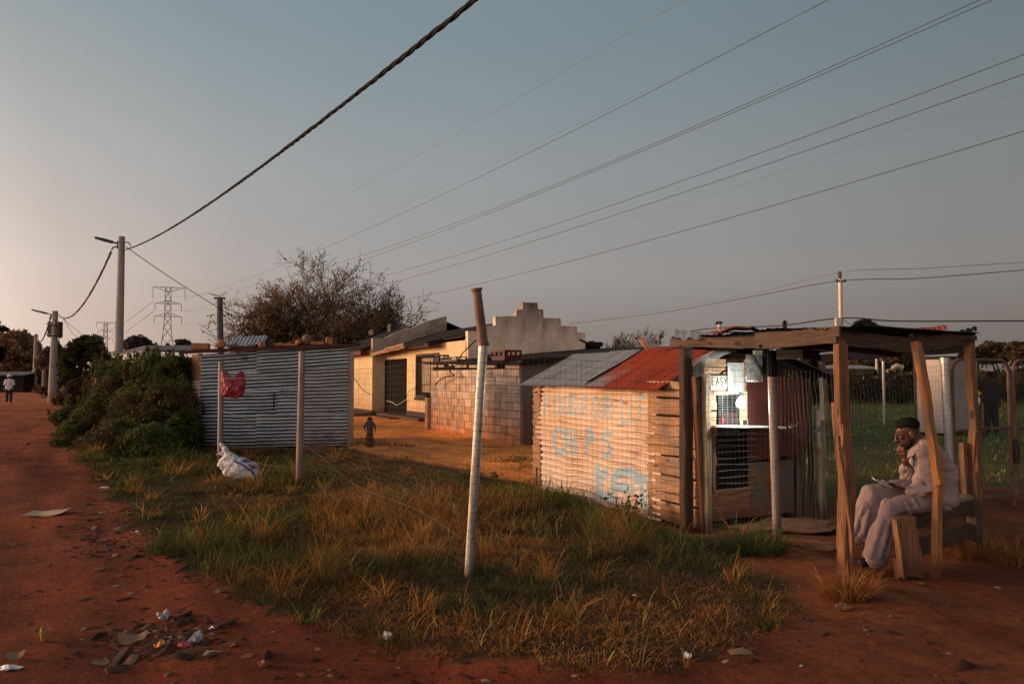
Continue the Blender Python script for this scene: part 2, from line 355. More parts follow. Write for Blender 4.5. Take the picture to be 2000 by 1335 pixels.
    M['fascia_rust'] = surf('rusty gutter board', [(.3, (.13, .07, .045)), (.5, (.26, .15, .10)), (.75, (.36, .24, .17))], coord='uv', scale=(3, 6, 1), ns=3, rough=.85, bump=.3)
    M['brick'] = surf('clay brick', [(.3, (.30, .11, .05)), (.6, (.42, .17, .075)), (.8, (.5, .23, .11))], ns=9, rough=.95, bump=.4, fine=40)
    M['stone'] = surf('brown stone', [(.3, (.10, .055, .035)), (.6, (.20, .11, .07)), (.8, (.28, .17, .11))], ns=7, rough=.95, bump=.5)
    # shop parts
    M['black'] = surf('blackened board', [(.3, (.004, .004, .005)), (.7, (.010, .0095, .010))], ns=4, rough=.9, spec=.08, bump=.1)
    M['inside'] = surf('dim interior', [(.3, (.03, .026, .022)), (.7, (.07, .06, .05))], ns=3, rough=.9, bump=0)
    M['maroon'] = surf('maroon painted sheet', [(.3, (.055, .015, .013)), (.55, (.095, .025, .021)), (.8, (.125, .036, .03))], ns=2.5, rrough=(.35, .55), bump=.15, bdist=.02, spots=((.20, .08, .06), 4, .68, .75, .6), spec=.5)
    M['door_rust'] = surf('rusty blue grey door sheet', [(.36, (.075, .082, .092)), (.44, (.10, .095, .092)), (.52, (.15, .08, .035)), (.7, (.11, .045, .02))], ns=3.4, rough=.8, bump=.2, zdirt=((.17, .05, .025), .5, .9))
    M['bars'] = surf('steel bars', [(.3, (.25, .25, .25)), (.7, (.42, .42, .41))], ns=6, metal=.6, rough=.35, bump=0)
    M['bars_dark'] = surf('dark bars', [(.3, (.02, .02, .02)), (.7, (.05, .05, .048))], ns=6, metal=.4, rough=.5, bump=0)
    M['poster'] = surf('white paper poster', [(.3, (.40, .40, .38)), (.7, (.56, .56, .53))], ns=3, rough=.8, bump=.3, bdist=.03)
    M['ink'] = surf('black ink', [(.3, (.015, .015, .015)), (.7, (.04, .04, .04))], ns=5, rough=.8, bump=0)
    M['ink_faint'] = surf('faded grey ink', [(.3, (.22, .23, .23)), (.7, (.36, .37, .36))], ns=5, rough=.8, bump=0)
    M['ink_olive'] = surf('faded olive ink', [(.3, (.42, .40, .2)), (.7, (.52, .5, .28))], ns=5, rough=.8, bump=0)
    M['board'] = surf('grey sign board', [(.3, (.26, .24, .19)), (.6, (.40, .375, .31)), (.8, (.5, .47, .40))], ns=4, rough=.85, bump=.2, spots=((.12, .09, .06), 5, .6, .7, .7))
    M['yellow_board'] = surf('cream board', [(.3, (.36, .31, .20)), (.7, (.50, .44, .30))], ns=4, rough=.8, bump=.2, spots=((.1, .07, .04), 6, .66, .72, .7))
    M['white_board'] = surf('white painted board', [(.3, (.55, .5, .42)), (.7, (.75, .7, .6))], ns=4, rough=.6, bump=.1)
    M['cabin'] = surf('pale cabin panel', [(.3, (.40, .34, .31)), (.55, (.50, .43, .40)), (.8, (.56, .49, .455))], ns=2.0, rough=.8, bump=.08, big=((.34, .29, .26), .5, .7, .5), bigscale=1.2, zdirt=((.25, .22, .12), .35, .7))
    M['cabin_shade'] = surf('shaded cabin panel', [(.3, (.28, .245, .23)), (.7, (.38, .34, .325))], ns=3, rough=.85, bump=.1)  # same panel with the shade of the turned faces put into its colour
    M['pink_wall'] = surf('far pink wall', [(.3, (.26, .16, .12)), (.7, (.38, .25, .19))], ns=2, rough=.9, bump=0)
    # cloth, skin, plastic
    M['skin'] = surf('brown skin', [(.3, (.062, .023, .013)), (.6, (.090, .035, .019)), (.8, (.12, .048, .026))], ns=9, rough=.46, bump=.06, spec=.5)
    M['skin_dark'] = surf('dark brown skin', [(.3, (.03, .016, .011)), (.7, (.06, .03, .02))], ns=6, rough=.6, bump=0)
    M['suit'] = surf('mauve grey suit cloth', [(.3, (.24, .185, .187)), (.5, (.31, .24, .242)), (.75, (.37, .29, .29))], ns=3.5, rough=.88, bump=.3, bdist=.03, fine=60, spec=.15)
    M['suit_dark'] = surf('mauve grey trouser cloth', [(.3, (.19, .143, .146)), (.5, (.25, .19, .193)), (.75, (.305, .237, .238))], ns=3.5, rough=.9, bump=.3, bdist=.03, fine=60, spec=.12)
    M['shirt'] = surf('grey shirt', [(.3, (.16, .14, .14)), (.7, (.22, .195, .195))], ns=7, rough=.9, bump=.2, spec=.1)
    M['hat'] = surf('black knit', [(.3, (.006, .0065, .006)), (.7, (.014, .015, .013))], ns=40, rough=.95, bump=.5, spec=.08)
    M['beard'] = surf('black hair', [(.3, (.004, .0035, .003)), (.7, (.010, .008, .007))], ns=60, rough=.8, bump=.5, spec=.2)
    M['shoe'] = surf('black shoe', [(.3, (.008, .008, .009)), (.7, (.02, .02, .022))], ns=9, rough=.5, bump=.1)
    M['white'] = surf('white plastic', [(.3, (.66, .66, .68)), (.7, (.8, .8, .82))], ns=6, rough=.5, bump=.15)
    M['white_cloth'] = surf('white cotton', [(.3, (.62, .6, .62)), (.7, (.74, .72, .74))], ns=6, rough=.9, bump=.2)
    M['trouser_dark'] = surf('dark trousers', [(.3, (.02, .018, .022)), (.7, (.045, .035, .04))], ns=6, rough=.9, bump=.2)
    M['blue_cloth'] = surf('dull blue cloth', [(.3, (.025, .028, .045)), (.7, (.05, .05, .075))], ns=6, rough=.9, bump=.2)
    M['brown_cloth'] = surf('brown cloth', [(.3, (.035, .016, .010)), (.7, (.07, .033, .02))], ns=6, rough=.9, bump=.2)
    M['dark_cloth'] = surf('black cloth', [(.3, (.007, .0075, .01)), (.7, (.018, .018, .022))], ns=6, rough=.9, bump=.2)
    M['lime'] = surf('lime reflective cloth', [(.3, (.35, .45, .05)), (.7, (.5, .6, .1))], ns=6, rough=.7, bump=0)
    M['phone'] = surf('phone casing', [(.3, (.01, .01, .012)), (.7, (.03, .03, .035))], ns=6, rough=.25, bump=0)
    M['phone_edge'] = surf('phone edge', [(.3, (.6, .62, .64)), (.7, (.75, .77, .8))], ns=6, rough=.3, metal=.3, bump=0)
    M['bag_red'] = surf('crimson plastic bag', [(.3, (.22, .022, .035)), (.6, (.34, .035, .055)), (.8, (.42, .06, .085))], ns=4, rrough=(.35, .55), bump=.35, bdist=.02, spec=.5, spots=((.09, .02, .03), 3, .56, .7, .7))
    M['sack'] = surf('white woven sack', [(.3, (.46, .45, .46)), (.6, (.58, .57, .58)), (.8, (.68, .66, .66))], ns=5, rough=.7, bump=.35, fine=70, zdirt=((.34, .2, .15), .28, .7))
    M['ink_blue'] = surf('blue sack print', [(.3, (.03, .035, .13)), (.7, (.07, .075, .22))], ns=9, rough=.8, bump=0)
    M['cardboard'] = surf('cardboard', [(.3, (.20, .115, .07)), (.7, (.29, .18, .115))], ns=4, rough=.9, bump=.15)
    M['cardboard_pale'] = surf('pale cardboard', [(.3, (.33, .225, .16)), (.7, (.43, .31, .23))], ns=4, rough=.9, bump=.15)
    M['crate_red'] = surf('red crate', [(.3, (.055, .008, .009)), (.7, (.10, .013, .014))], ns=5, rough=.5, bump=0)
    M['crate_dark'] = surf('dark crate', [(.3, (.012, .012, .014)), (.7, (.03, .03, .033))], ns=5, rough=.5, bump=0)
    M['crate_grey'] = surf('grey crate', [(.3, (.09, .085, .08)), (.7, (.16, .15, .145))], ns=5, rough=.6, bump=0)
    M['curtain'] = surf('pale curtain', [(.3, (.15, .11, .085)), (.5, (.30, .24, .19)), (.7, (.42, .35, .28))], coord='uv', scale=(9, .3, 1), ns=3, rough=.9, bump=.3)
    M['soil'] = surf('red soil mound', [(.3, (.15, .06, .03)), (.7, (.27, .125, .065))], ns=5, rough=.97, bump=.6, fine=25)
    M['yellow'] = surf('yellow plastic', [(.3, (.33, .23, .03)), (.7, (.45, .33, .06))], ns=5, rough=.5, bump=.2)
    M['orange'] = surf('orange peel plastic', [(.3, (.55, .20, .03)), (.7, (.7, .32, .06))], ns=5, rough=.5, bump=.2)
    M['blue_plastic'] = surf('blue plastic', [(.3, (.04, .09, .16)), (.7, (.07, .13, .22))], ns=5, rough=.5, bump=.1)
    M['grey_bag'] = surf('grey plastic bag', [(.3, (.20, .19, .19)), (.7, (.34, .33, .33))], ns=5, rough=.4, bump=.4)
    M['bark'] = surf('bark', [(.3, (.05, .032, .023)), (.6, (.09, .058, .042)), (.8, (.13, .085, .06))], ns=7, rough=.95, bump=.4)
    M['leaf'] = leafmat('leaves'); M['grass'] = leafmat('grass blades', transl=.3, rough=.75)
    M['plastic_clear'] = clear_plastic()
    bm_, nt, b = new_mat('lit bulb'); b.inputs['Base Color'].default_value = (.9, .92, .95, 1)
    b.inputs['Emission Color'].default_value = (.92, .97, 1, 1); b.inputs['Emission Strength'].default_value = 60; M['bulb'] = bm_
def clear_plastic():
    m, nt, b = new_mat('dirty clear plastic'); L = nt.links
    v = coords(nt, 'world'); n = noise_n(nt, v, 9, 6); b.inputs['Base Color'].default_value = (.38, .37, .34, 1); b.inputs['Roughness'].default_value = .22
    b.inputs['Specular IOR Level'].default_value = .8
    L.new(ramp(nt, n, [(.35, (.25,)*3), (.7, (.62,)*3)]), b.inputs['Alpha'])
    bn = nt.nodes.new('ShaderNodeBump'); bn.inputs['Strength'].default_value = .6; bn.inputs['Distance'].default_value = .02; L.new(n, bn.inputs['Height']); L.new(bn.outputs[0], b.inputs['Normal'])
    return m
mk()
M = MAT
# ================================================================== camera, sky, sun
cam = bpy.data.objects.new('camera', bpy.data.cameras.new('camera')); COL.objects.link(cam)
cam.location = CAM; cam.rotation_euler = (R(90)+PITCH, 0, 0); cam.data.sensor_width = 36; cam.data.lens = 36*FPX/2000
cam.data.clip_start = .05; cam.data.clip_end = 6000; S.camera = cam
S.view_settings.view_transform = 'Standard'; S.view_settings.look = 'None'; S.view_settings.exposure = 0; S.view_settings.gamma = 1
S.cycles.use_denoising = True; S.cycles.max_bounces = 6; S.cycles.transparent_max_bounces = 24
S.cycles.sample_clamp_indirect = 4
SUN_EL, SUN_AZ = R(7.5), R(-84)        # azimuth measured from +Y towards +X
SUND = Vector((math.sin(SUN_AZ)*math.cos(SUN_EL), math.cos(SUN_AZ)*math.cos(SUN_EL), math.sin(SUN_EL)))
def make_world():
    w = bpy.data.worlds.new('World'); S.world = w; w.use_nodes = True; nt = w.node_tree; L = nt.links
    nt.nodes.clear(); out = nt.nodes.new('ShaderNodeOutputWorld')
    tc = nt.nodes.new('ShaderNodeTexCoord'); sx = nt.nodes.new('ShaderNodeSeparateXYZ'); L.new(tc.outputs['Generated'], sx.inputs[0])
    z = math_n(nt, 'MAXIMUM', sx.outputs[2], 0.0)
    base = ramp(nt, z, [(0, (.245, .212, .192)), (.05, (.275, .245, .226)), (.13, (.345, .325, .318)), (.26, (.302, .326, .340)), (.42, (.210, .277, .308)), (.75, (.15, .215, .26)), (1, (.12, .18, .235))])
    dot = nt.nodes.new('ShaderNodeVectorMath'); dot.operation = 'DOT_PRODUCT'; L.new(tc.outputs['Generated'], dot.inputs[0])
    dot.inputs[1].default_value = (math.sin(SUN_AZ), math.cos(SUN_AZ), 0)
    s = math_n(nt, 'MULTIPLY', math_n(nt, 'ADD', dot.outputs['Value'], 1), .5)       # 0 away from the sunset, 1 towards it
    az = ramp(nt, s, [(.0, (.52,)*3), (.29, (.70,)*3), (.42, (.86,)*3), (.585, (1.0,)*3), (.72, (1.06,)*3), (.85, (1.03,)*3), (1, (1.2,)*3)])
    c = mix(nt, base, az, 1.0, 'MULTIPLY')
    gl = ramp(nt, s, [(.5, (0, 0, 0)), (.64, (.03, .022, .018)), (.72, (.13, .085, .065)), (.80, (.46, .325, .25)), (.85, (.96, .74, .60)), (.95, (1.3, .8, .5)), (1, (1.5, .9, .5))])
    gz_ = math_n(nt, 'POWER', 2.718, math_n(nt, 'MULTIPLY', z, -4.2))
    gl = mix(nt, (0, 0, 0), gl, gz_); c = mix(nt, c, gl, 1.0, 'ADD')
    d2 = nt.nodes.new('ShaderNodeVectorMath'); d2.operation = 'DOT_PRODUCT'; L.new(tc.outputs['Generated'], d2.inputs[0])      # afterglow lobe added to the unseen sky as warm fill for the walls
    d2.inputs[1].default_value = (math.sin(R(-142)), math.cos(R(-142)), 0); s2 = math_n(nt, 'MULTIPLY', math_n(nt, 'ADD', d2.outputs['Value'], 1), .5)
    g2 = ramp(nt, s2, [(.44, (0, 0, 0)), (.62, (.34, .25, .21)), (.80, (1.08, .77, .60)), (1, (1.55, 1.08, .82))])
    g2 = mix(nt, (0, 0, 0), g2, math_n(nt, 'POWER', 2.718, math_n(nt, 'MULTIPLY', z, -2.6))); c = mix(nt, c, g2, 1.0, 'ADD')
    bg = nt.nodes.new('ShaderNodeBackground'); L.new(c, bg.inputs[0]); bg.inputs[1].default_value = .97
    sky = nt.nodes.new('ShaderNodeTexSky'); sky.sky_type = 'NISHITA'; sky.sun_disc = False; sky.sun_elevation = R(3); sky.sun_rotation = SUN_AZ
    sky.air_density = 1.5; sky.dust_density = 3
    b2 = nt.nodes.new('ShaderNodeBackground'); L.new(sky.outputs[0], b2.inputs[0]); b2.inputs[1].default_value = .012
    ad = nt.nodes.new('ShaderNodeAddShader'); L.new(bg.outputs[0], ad.inputs[0]); L.new(b2.outputs[0], ad.inputs[1]); L.new(ad.outputs[0], out.inputs[0])
make_world()
sl = bpy.data.lights.new('sun', 'SUN'); sl.energy = 5.0; sl.color = (1, .56, .29); sl.angle = R(20)
so = bpy.data.objects.new('sun', sl); COL.objects.link(so); so.rotation_euler = (-SUND).to_track_quat('-Z', 'Y').to_euler()
# ================================================================== ground, road
def gp(*l): return [(G(x, y).x, G(x, y).y) for x, y in l]
VERGE = gp((128, 800), (140, 850), (170, 900), (215, 960), (285, 1050), (350, 1120), (480, 1180), (640, 1232), (820, 1275), (960, 1300), (1130, 1318), (1300, 1312), (1420, 1280), (1545, 1205),
           (1520, 1140), (1440, 1098), (1480, 1060), (1360, 1050), (1300, 1032), (1045, 950), (1020, 938), (950, 932), (900, 915), (830, 903), (690, 882), (395, 882), (392, 872), (200, 800))
def yard_mask(x, y):    # swept red earth between the shed, the house and the block outbuilding
    return inpoly(x, y, gp((690, 878), (830, 900), (900, 912), (950, 930), (1045, 945), (1150, 870), (1150, 800), (660, 795), (660, 850)))
FIELD = [(3.45, 9.4), (6.6, 11.0), (60, 26), (60, 110), (-1, 110), (2.5, 22), (1.2, 12.6)]
def axis(segs):
    o = [segs[0][0]]
    for a, b, st in segs: n = max(1, int(round((b-a)/st))); o += list(np.linspace(a, b, n+1)[1:])
    return np.array(o)
gx_ = axis([(-3000, -300, 300), (-300, -60, 20), (-60, -16, 1.1), (-16, 8, .14), (8, 40, .8), (40, 300, 20), (300, 3000, 300)])
gy_ = axis([(-60, -2, 4), (-2, 17, .14), (17, 40, .5), (40, 110, 3), (110, 600, 35), (600, 3500, 400)])
GX, GY = np.meshgrid(gx_, gy_); GZ = gz(GX, GY)
wob = (fbm(GX*1.7, GY*1.7, 3)-.5)*.9
verge = inpoly(GX+wob*.5, GY+wob*.5, VERGE).astype(float)
field = inpoly(GX+wob, GY+wob, FIELD).astype(float)
faro = (GY > 45).astype(float)*.8
gcol = np.zeros(GX.shape+(3,)); n1 = fbm(GX*.8, GY*.8, 4)[..., None]
dirt = np.array([.235, .068, .026])*(1-n1)*1.0 + np.array([.33, .115, .045])*n1
dirt = dirt * (.68+.25*fbm(GX*.35+9, GY*.35, 2))[..., None]
ym = yard_mask(GX, GY).astype(float)[..., None]; dirt = dirt*(1-ym)+ym*(np.array([.92, .34, .085])*(.8+.4*n1))
soil = np.array([.075, .040, .020])*(.7+.6*n1)
fsoil = np.array([.10, .10, .035])*(.6+.7*n1)
gcol = dirt*(1-verge[..., None])+soil*verge[..., None]
fm = np.maximum(field, faro)[..., None]; gcol = gcol*(1-fm)+fsoil*fm
V = np.stack([GX, GY, GZ], -1).reshape(-1, 3); nx = len(gx_); ny = len(gy_)
I = np.arange(nx*ny).reshape(ny, nx); F = np.stack([I[:-1, :-1], I[:-1, 1:], I[1:, 1:], I[1:, :-1]], -1).reshape(-1, 4)
def ground_mat(name, k=1.0):
    m, nt, b = new_mat(name); L = nt.links; v = coords(nt, 'world'); a = nt.nodes.new('ShaderNodeAttribute'); a.attribute_name = 'Col'
    n = noise_n(nt, v, 1.1, 10, .68); c = mix(nt, a.outputs['Color'], ramp(nt, n, [(.28, (.50, .44, .42)), (.5, (.95, .95, .95)), (.72, (1.45, 1.35, 1.3))]), 1.0, 'MULTIPLY')
    n2 = noise_n(nt, v, 14, 8, .7); c = mix(nt, c, ramp(nt, n2, [(.3, (.62, .6, .6)), (.55, (1, 1, 1)), (.75, (1.35, 1.3, 1.25))]), 1.0, 'MULTIPLY')
    n3 = noise_n(nt, v, 55, 5, .75); c = mix(nt, c, (.10, .045, .03), ramp(nt, n3, [(.60, (0, 0, 0)), (.68, (.8, .8, .8))]))
    n4 = noise_n(nt, v, 38, 4, .7); c = mix(nt, c, (.34, .20, .13), ramp(nt, n4, [(.70, (0, 0, 0)), (.74, (.8, .8, .8))]))
    vs = coords(nt, 'world', (1.0, .33, 1)); 
    rt = nt.nodes.new('ShaderNodeVectorRotate'); rt.rotation_type = 'Z_AXIS'; rt.inputs['Angle'].default_value = R(-32); L.new(v, rt.inputs['Vector'])
    mp = nt.nodes.new('ShaderNodeMapping'); mp.inputs['Scale'].default_value = (1.6, .16, 1); L.new(rt.outputs[0], mp.inputs['Vector'])
    n5 = noise_n(nt, mp.outputs[0], 1.6, 5, .6); c = mix(nt, c, ramp(nt, n5, [(.3, (.62, .6, .62)), (.5, (1, 1, 1)), (.7, (1.25, 1.2, 1.15))]), .8, 'MULTIPLY')
    L.new(c, b.inputs['Base Color']); b.inputs['Roughness'].default_value = .95; b.inputs['Specular IOR Level'].default_value = .12
    h = math_n(nt, 'ADD', math_n(nt, 'MULTIPLY', n2, .7), math_n(nt, 'MULTIPLY', n3, .45)); h = math_n(nt, 'ADD', h, math_n(nt, 'MULTIPLY', n, 1.6)); h = math_n(nt, 'ADD', h, math_n(nt, 'MULTIPLY', n5, 1.5))
    bn = nt.nodes.new('ShaderNodeBump'); bn.inputs['Strength'].default_value = .8; bn.inputs['Distance'].default_value = .05; L.new(h, bn.inputs['Height']); L.new(bn.outputs[0], b.inputs['Normal'])
    return m
M['ground'] = ground_mat('red earth and verge soil')
tag(np_mesh('ground', V, F, None, M['ground'], gcol.reshape(-1, 3), smooth=True), 'red earth ground with dark soil under the grass verge', kind='structure')
# road sheet: everything in front of and left of the verge, 4 mm above the earth
ROADP = [(-6, -30), (9.5, -30), (10.5, 6.9), (6.4, 8.3), (2.7, 7.3), (3.0, 4.8)] + [(a, b) for a, b in VERGE[:14][::-1]] + gp((118, 778), (108, 768), (92, 760), (72, 755)) + [(-72, 95), (-76, 95), (-36, 40), (-16, 12), (-9, -30)]
ctr = (GX[:-1, :-1]+GX[1:, 1:])/2, (GY[:-1, :-1]+GY[1:, 1:])/2
wb = (fbm(ctr[0]*1.7+40, ctr[1]*1.7, 3)-.5)*.6
rm = inpoly(ctr[0]+wb*.4, ctr[1]+wb*.4, ROADP)
Fr = F.reshape(ny-1, nx-1, 4)[rm]; used, inv = np.unique(Fr, return_inverse=True); Vr = V[used].copy(); Vr[:, 2] += .004
nr = fbm(Vr[:, 0]*.6+3, Vr[:, 1]*.6, 4)[:, None]
rc = np.array([.130, .029, .015])*(1-nr)+np.array([.250, .062, .025])*nr
far = np.clip((Vr[:, 1:2]-14)/30, 0, 1); rc = rc*(1+.35*far)+far*np.array([.12, .045, .01])
right = np.clip((Vr[:, 0:1]-.3)/2.2, 0, 1); rc = rc*(1-right*.5)+right*.5*np.array([.17, .072, .030])
tag(np_mesh('dirt_road', Vr, inv.reshape(-1, 4), None, M['ground'], rc, smooth=True), 'red dirt street that sweeps past the grass corner', kind='structure')
# ================================================================== grass
def blades(x, y, h, w, lean, az, col, z0=None):
    n = len(x); z = gz(x, y)-.01 if z0 is None else z0
    dx, dy = np.cos(az), np.sin(az); pa = az+np.pi/2+RNG.normal(0, .7, n); sx_, sy_ = np.cos(pa)*w/2, np.sin(pa)*w/2
    P = []
    for t, k in ((0, 1.0), (.4, .85), (.75, .55)):
        b = lean*h*(t**1.8); zz = z+h*t*np.sqrt(np.clip(1-(lean*t*.75)**2, .12, 1))
        P.append(np.stack([x+dx*b-sx_*k, y+dy*b-sy_*k, zz], -1)); P.append(np.stack([x+dx*b+sx_*k, y+dy*b+sy_*k, zz], -1))
    b = lean*h; P.append(np.stack([x+dx*b, y+dy*b, z+h*np.sqrt(np.clip(1-(lean*.75)**2, .12, 1))], -1))
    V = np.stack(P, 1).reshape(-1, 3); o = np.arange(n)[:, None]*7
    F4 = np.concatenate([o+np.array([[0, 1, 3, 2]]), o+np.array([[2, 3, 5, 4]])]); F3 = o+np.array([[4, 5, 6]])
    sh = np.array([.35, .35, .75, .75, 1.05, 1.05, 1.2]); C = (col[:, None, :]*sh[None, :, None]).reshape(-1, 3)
    return V, F4, F3, C
def join(parts):
    V = []; F4 = []; F3 = []; C = []; o = 0
    for v, a, b, c in parts: V.append(v); F4.append(a+o); F3.append(b+o); C.append(c); o += len(v)
    return np.concatenate(V), np.concatenate(F4), np.concatenate(F3), np.concatenate(C)
def tufts(n, poly, per, hfun, colfun, wbase=.006, spread=.07, keep=None, leanr=(.25, .95)):
    p = np.array(poly); x = RNG.uniform(p[:, 0].min(), p[:, 0].max(), n); y = RNG.uniform(p[:, 1].min(), p[:, 1].max(), n)
    wob = (fbm(x*2.3, y*2.3, 2)-.5)*.5; k = inpoly(x+wob, y+wob, poly); x, y = x[k], y[k]
    pr = RNG.random(len(x)) < np.clip((7.5/np.hypot(x, y))**1.25, 0, 1)*(keep(x, y) if keep else 1); x, y = x[pr], y[pr]
    D = np.hypot(x, y); hh = hfun(x, y); cc = colfun(x, y); tone = RNG.lognormal(0, .30, len(x))
    bx = np.repeat(x, per); by = np.repeat(y, per); m = len(bx); sc = np.clip(np.repeat(D, per)/7, 1, 3.2)
    r = np.abs(RNG.normal(0, 1, m))*spread*sc**.6; a = RNG.uniform(0, 2*np.pi, m)
    h = np.repeat(hh, per)*np.clip(RNG.lognormal(-.1, .42, m), .3, 1.7); w = wbase*sc*RNG.uniform(.6, 1.3, m)
    az = a+RNG.normal(0, .8, m); lean = RNG.uniform(leanr[0], leanr[1], m)
    col = np.repeat(cc*tone[:, None], per, 0)*RNG.lognormal(0, .38, m)[:, None]
    return blades(bx+r*np.cos(a), by+r*np.sin(a), h, w, lean, az, np.clip(col, .004, .6))
# colours as albedo
GREEN = np.array([.125, .185, .036]); DGREEN = np.array([.055, .072, .022]); DRY = np.array([.52, .22, .06]); DULL = np.array([.145, .088, .034]); STRAW = np.array([.66, .30, .10])
def spot(x, y, px, py, r): c = G(px, py); return np.exp(-((x-c.x)**2+(y-c.y)**2)/r**2)
def vcol(x, y):
    n = fbm(x*.85+2, y*.85+7, 3); n2 = fbm(x*2.6+50, y*2.6, 2)
    dry = np.clip((n-.47)*5, 0, 1)*.55+.02
    dry = dry + 1.3*spot(x, y, 760, 1030, .9)+.45*spot(x, y, 880, 1060, .8)+.75*spot(x, y, 1200, 1290, .9)+.35*spot(x, y, 1440, 1210, .7)+.3*spot(x, y, 640, 1070, .7)
    dry = dry - .5*spot(x, y, 1060, 960, 1.0)-.25*spot(x, y, 1200, 1030, .7)-.55*spot(x, y, 360, 1040, 1.2)-.6*spot(x, y, 250, 890, 3)-.25*spot(x, y, 1430, 1080, .6)
    dry = np.clip(dry+(n2-.5)*.7, 0, 1)[:, None]
    g = np.clip(.42+.9*spot(x, y, 1090, 965, 1.1)+.5*spot(x, y, 880, 930, 1.5)+(n2-.5), 0, 1)[:, None]
    green = DGREEN*(1-g)+GREEN*g; d2 = DULL*(1-dry)+DRY*dry
    return green*(1-np.clip(dry*1.4+.12, 0, 1))+d2*np.clip(dry*1.4+.12, 0, 1)
def vh(x, y):
    n = fbm(x*1.1+20, y*1.1, 3); h = .035+.23*np.clip((n-.44)*3.2, 0, 1)
    h = h+.24*spot(x, y, 300, 905, 1.7)+.12*spot(x, y, 200, 860, 2.5)+.15*spot(x, y, 780, 1010, 1.0)+.17*spot(x, y, 1100, 985, .9)+.07*spot(x, y, 1210, 1060, 1)+.05*spot(x, y, 1430, 1090, .6)
    edge = spot(x, y, 330, 1050, 1.3)+spot(x, y, 1280, 1270, .9); return h*np.clip(1-.3*edge, .4, 1)*np.clip(1.25-np.hypot(x, y)/18, .4, 1)
parts = [tufts(80000, VERGE, 12, vh, vcol, wbase=.0046, spread=.06), tufts(60000, VERGE, 7, lambda x, y: vh(x, y)*.5+.03, lambda x, y: vcol(x, y)*.9, wbase=.005, spread=.12, leanr=(.7, 1.3)),
         tufts(150000, VERGE, 7, lambda x, y: .03+.045*fbm(x*2.2, y*2.2, 2), lambda x, y: vcol(x, y)*np.where(fbm(x*3+1, y*3, 2)[:, None] > .5, 1.0, .7), wbase=.0055, spread=.075, leanr=(.75, 1.4)),
         tufts(1500, VERGE, 26, lambda x, y: vh(x, y)*1.1+.12, lambda x, y: np.where(RNG.random((len(x), 1)) < .45, DGREEN*1.1, np.where(RNG.random((len(x), 1)) < .3, GREEN*.8, DRY*.8)), wbase=.0075, spread=.06, leanr=(.45, 1.3)),
         tufts(900, VERGE, 60, lambda x, y: vh(x, y)+.13, lambda x, y: np.where(RNG.random((len(x), 1)) < .55, DRY*1.1, DULL*1.2), wbase=.0042, spread=.06, leanr=(.2, 1.15))]
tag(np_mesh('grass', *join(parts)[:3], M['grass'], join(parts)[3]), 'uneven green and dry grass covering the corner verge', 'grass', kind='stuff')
# tall dry stalks
def stalkh(x, y): return .17+.32*spot(x, y, 800, 1000, 1.0)+.12*spot(x, y, 1150, 1030, 1.2)
def stk(x, y): return np.clip(.05+1.9*spot(x, y, 780, 1015, .85)+.8*spot(x, y, 1080, 1060, 1.0)+.4*spot(x, y, 1200, 1290, .8)+.15*spot(x, y, 520, 960, 1.5), 0, 1)
V_, A_, B_, C_ = tufts(24000, VERGE, 3, stalkh, lambda x, y: np.tile(STRAW, (len(x), 1))*(1+0*x[:, None]), wbase=.0042, spread=.05, keep=stk, leanr=(.2, 1.25))
V2_, A2_, B2_, C2_ = tufts(12000, VERGE, 6, lambda x, y: .13+0*x, lambda x, y: np.tile(STRAW*.85, (len(x), 1)), wbase=.005, spread=.05, keep=lambda x, y: np.clip(1.3*spot(x, y, 1200, 1290, .8)+.8*spot(x, y, 1430, 1230, .55)+.5*spot(x, y, 960, 1260, .5), 0, 1), leanr=(.4, 1.1))
J = join([(V_, A_, B_, C_), (V2_, A2_, B2_, C2_)])
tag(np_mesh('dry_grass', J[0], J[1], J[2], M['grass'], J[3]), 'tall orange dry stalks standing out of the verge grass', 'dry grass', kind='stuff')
# field beyond the fence
def fcol(x, y):
    n = fbm(x*.35, y*.35, 3)[:, None]; k = np.clip((y-24)/16, 0, 1)[:, None]; br = np.clip((n-.47)*5, 0, 1)*.7
    near = np.exp(-((y-11.8)/2.4)**2)[:, None]*.7
    g = np.array([.20, .36, .05])*(1-br)+np.array([.24, .15, .055])*br
    g = g*(1-near)+np.array([.30, .18, .08])*near
    return g*(1-k*.6)+np.array([.13, .085, .04])*k*.6
parts = [tufts(60000, FIELD[:4]+FIELD[4:], 9, lambda x, y: .07+.10*fbm(x*.5, y*.5, 2)+.012*np.clip(y-22, 0, 40), fcol, wbase=.006, spread=.10)]
tag(np_mesh('field_grass', *join(parts)[:3], M['grass'], join(parts)[3]), 'green grass field behind the shop and the wire fence', 'field grass', kind='stuff')
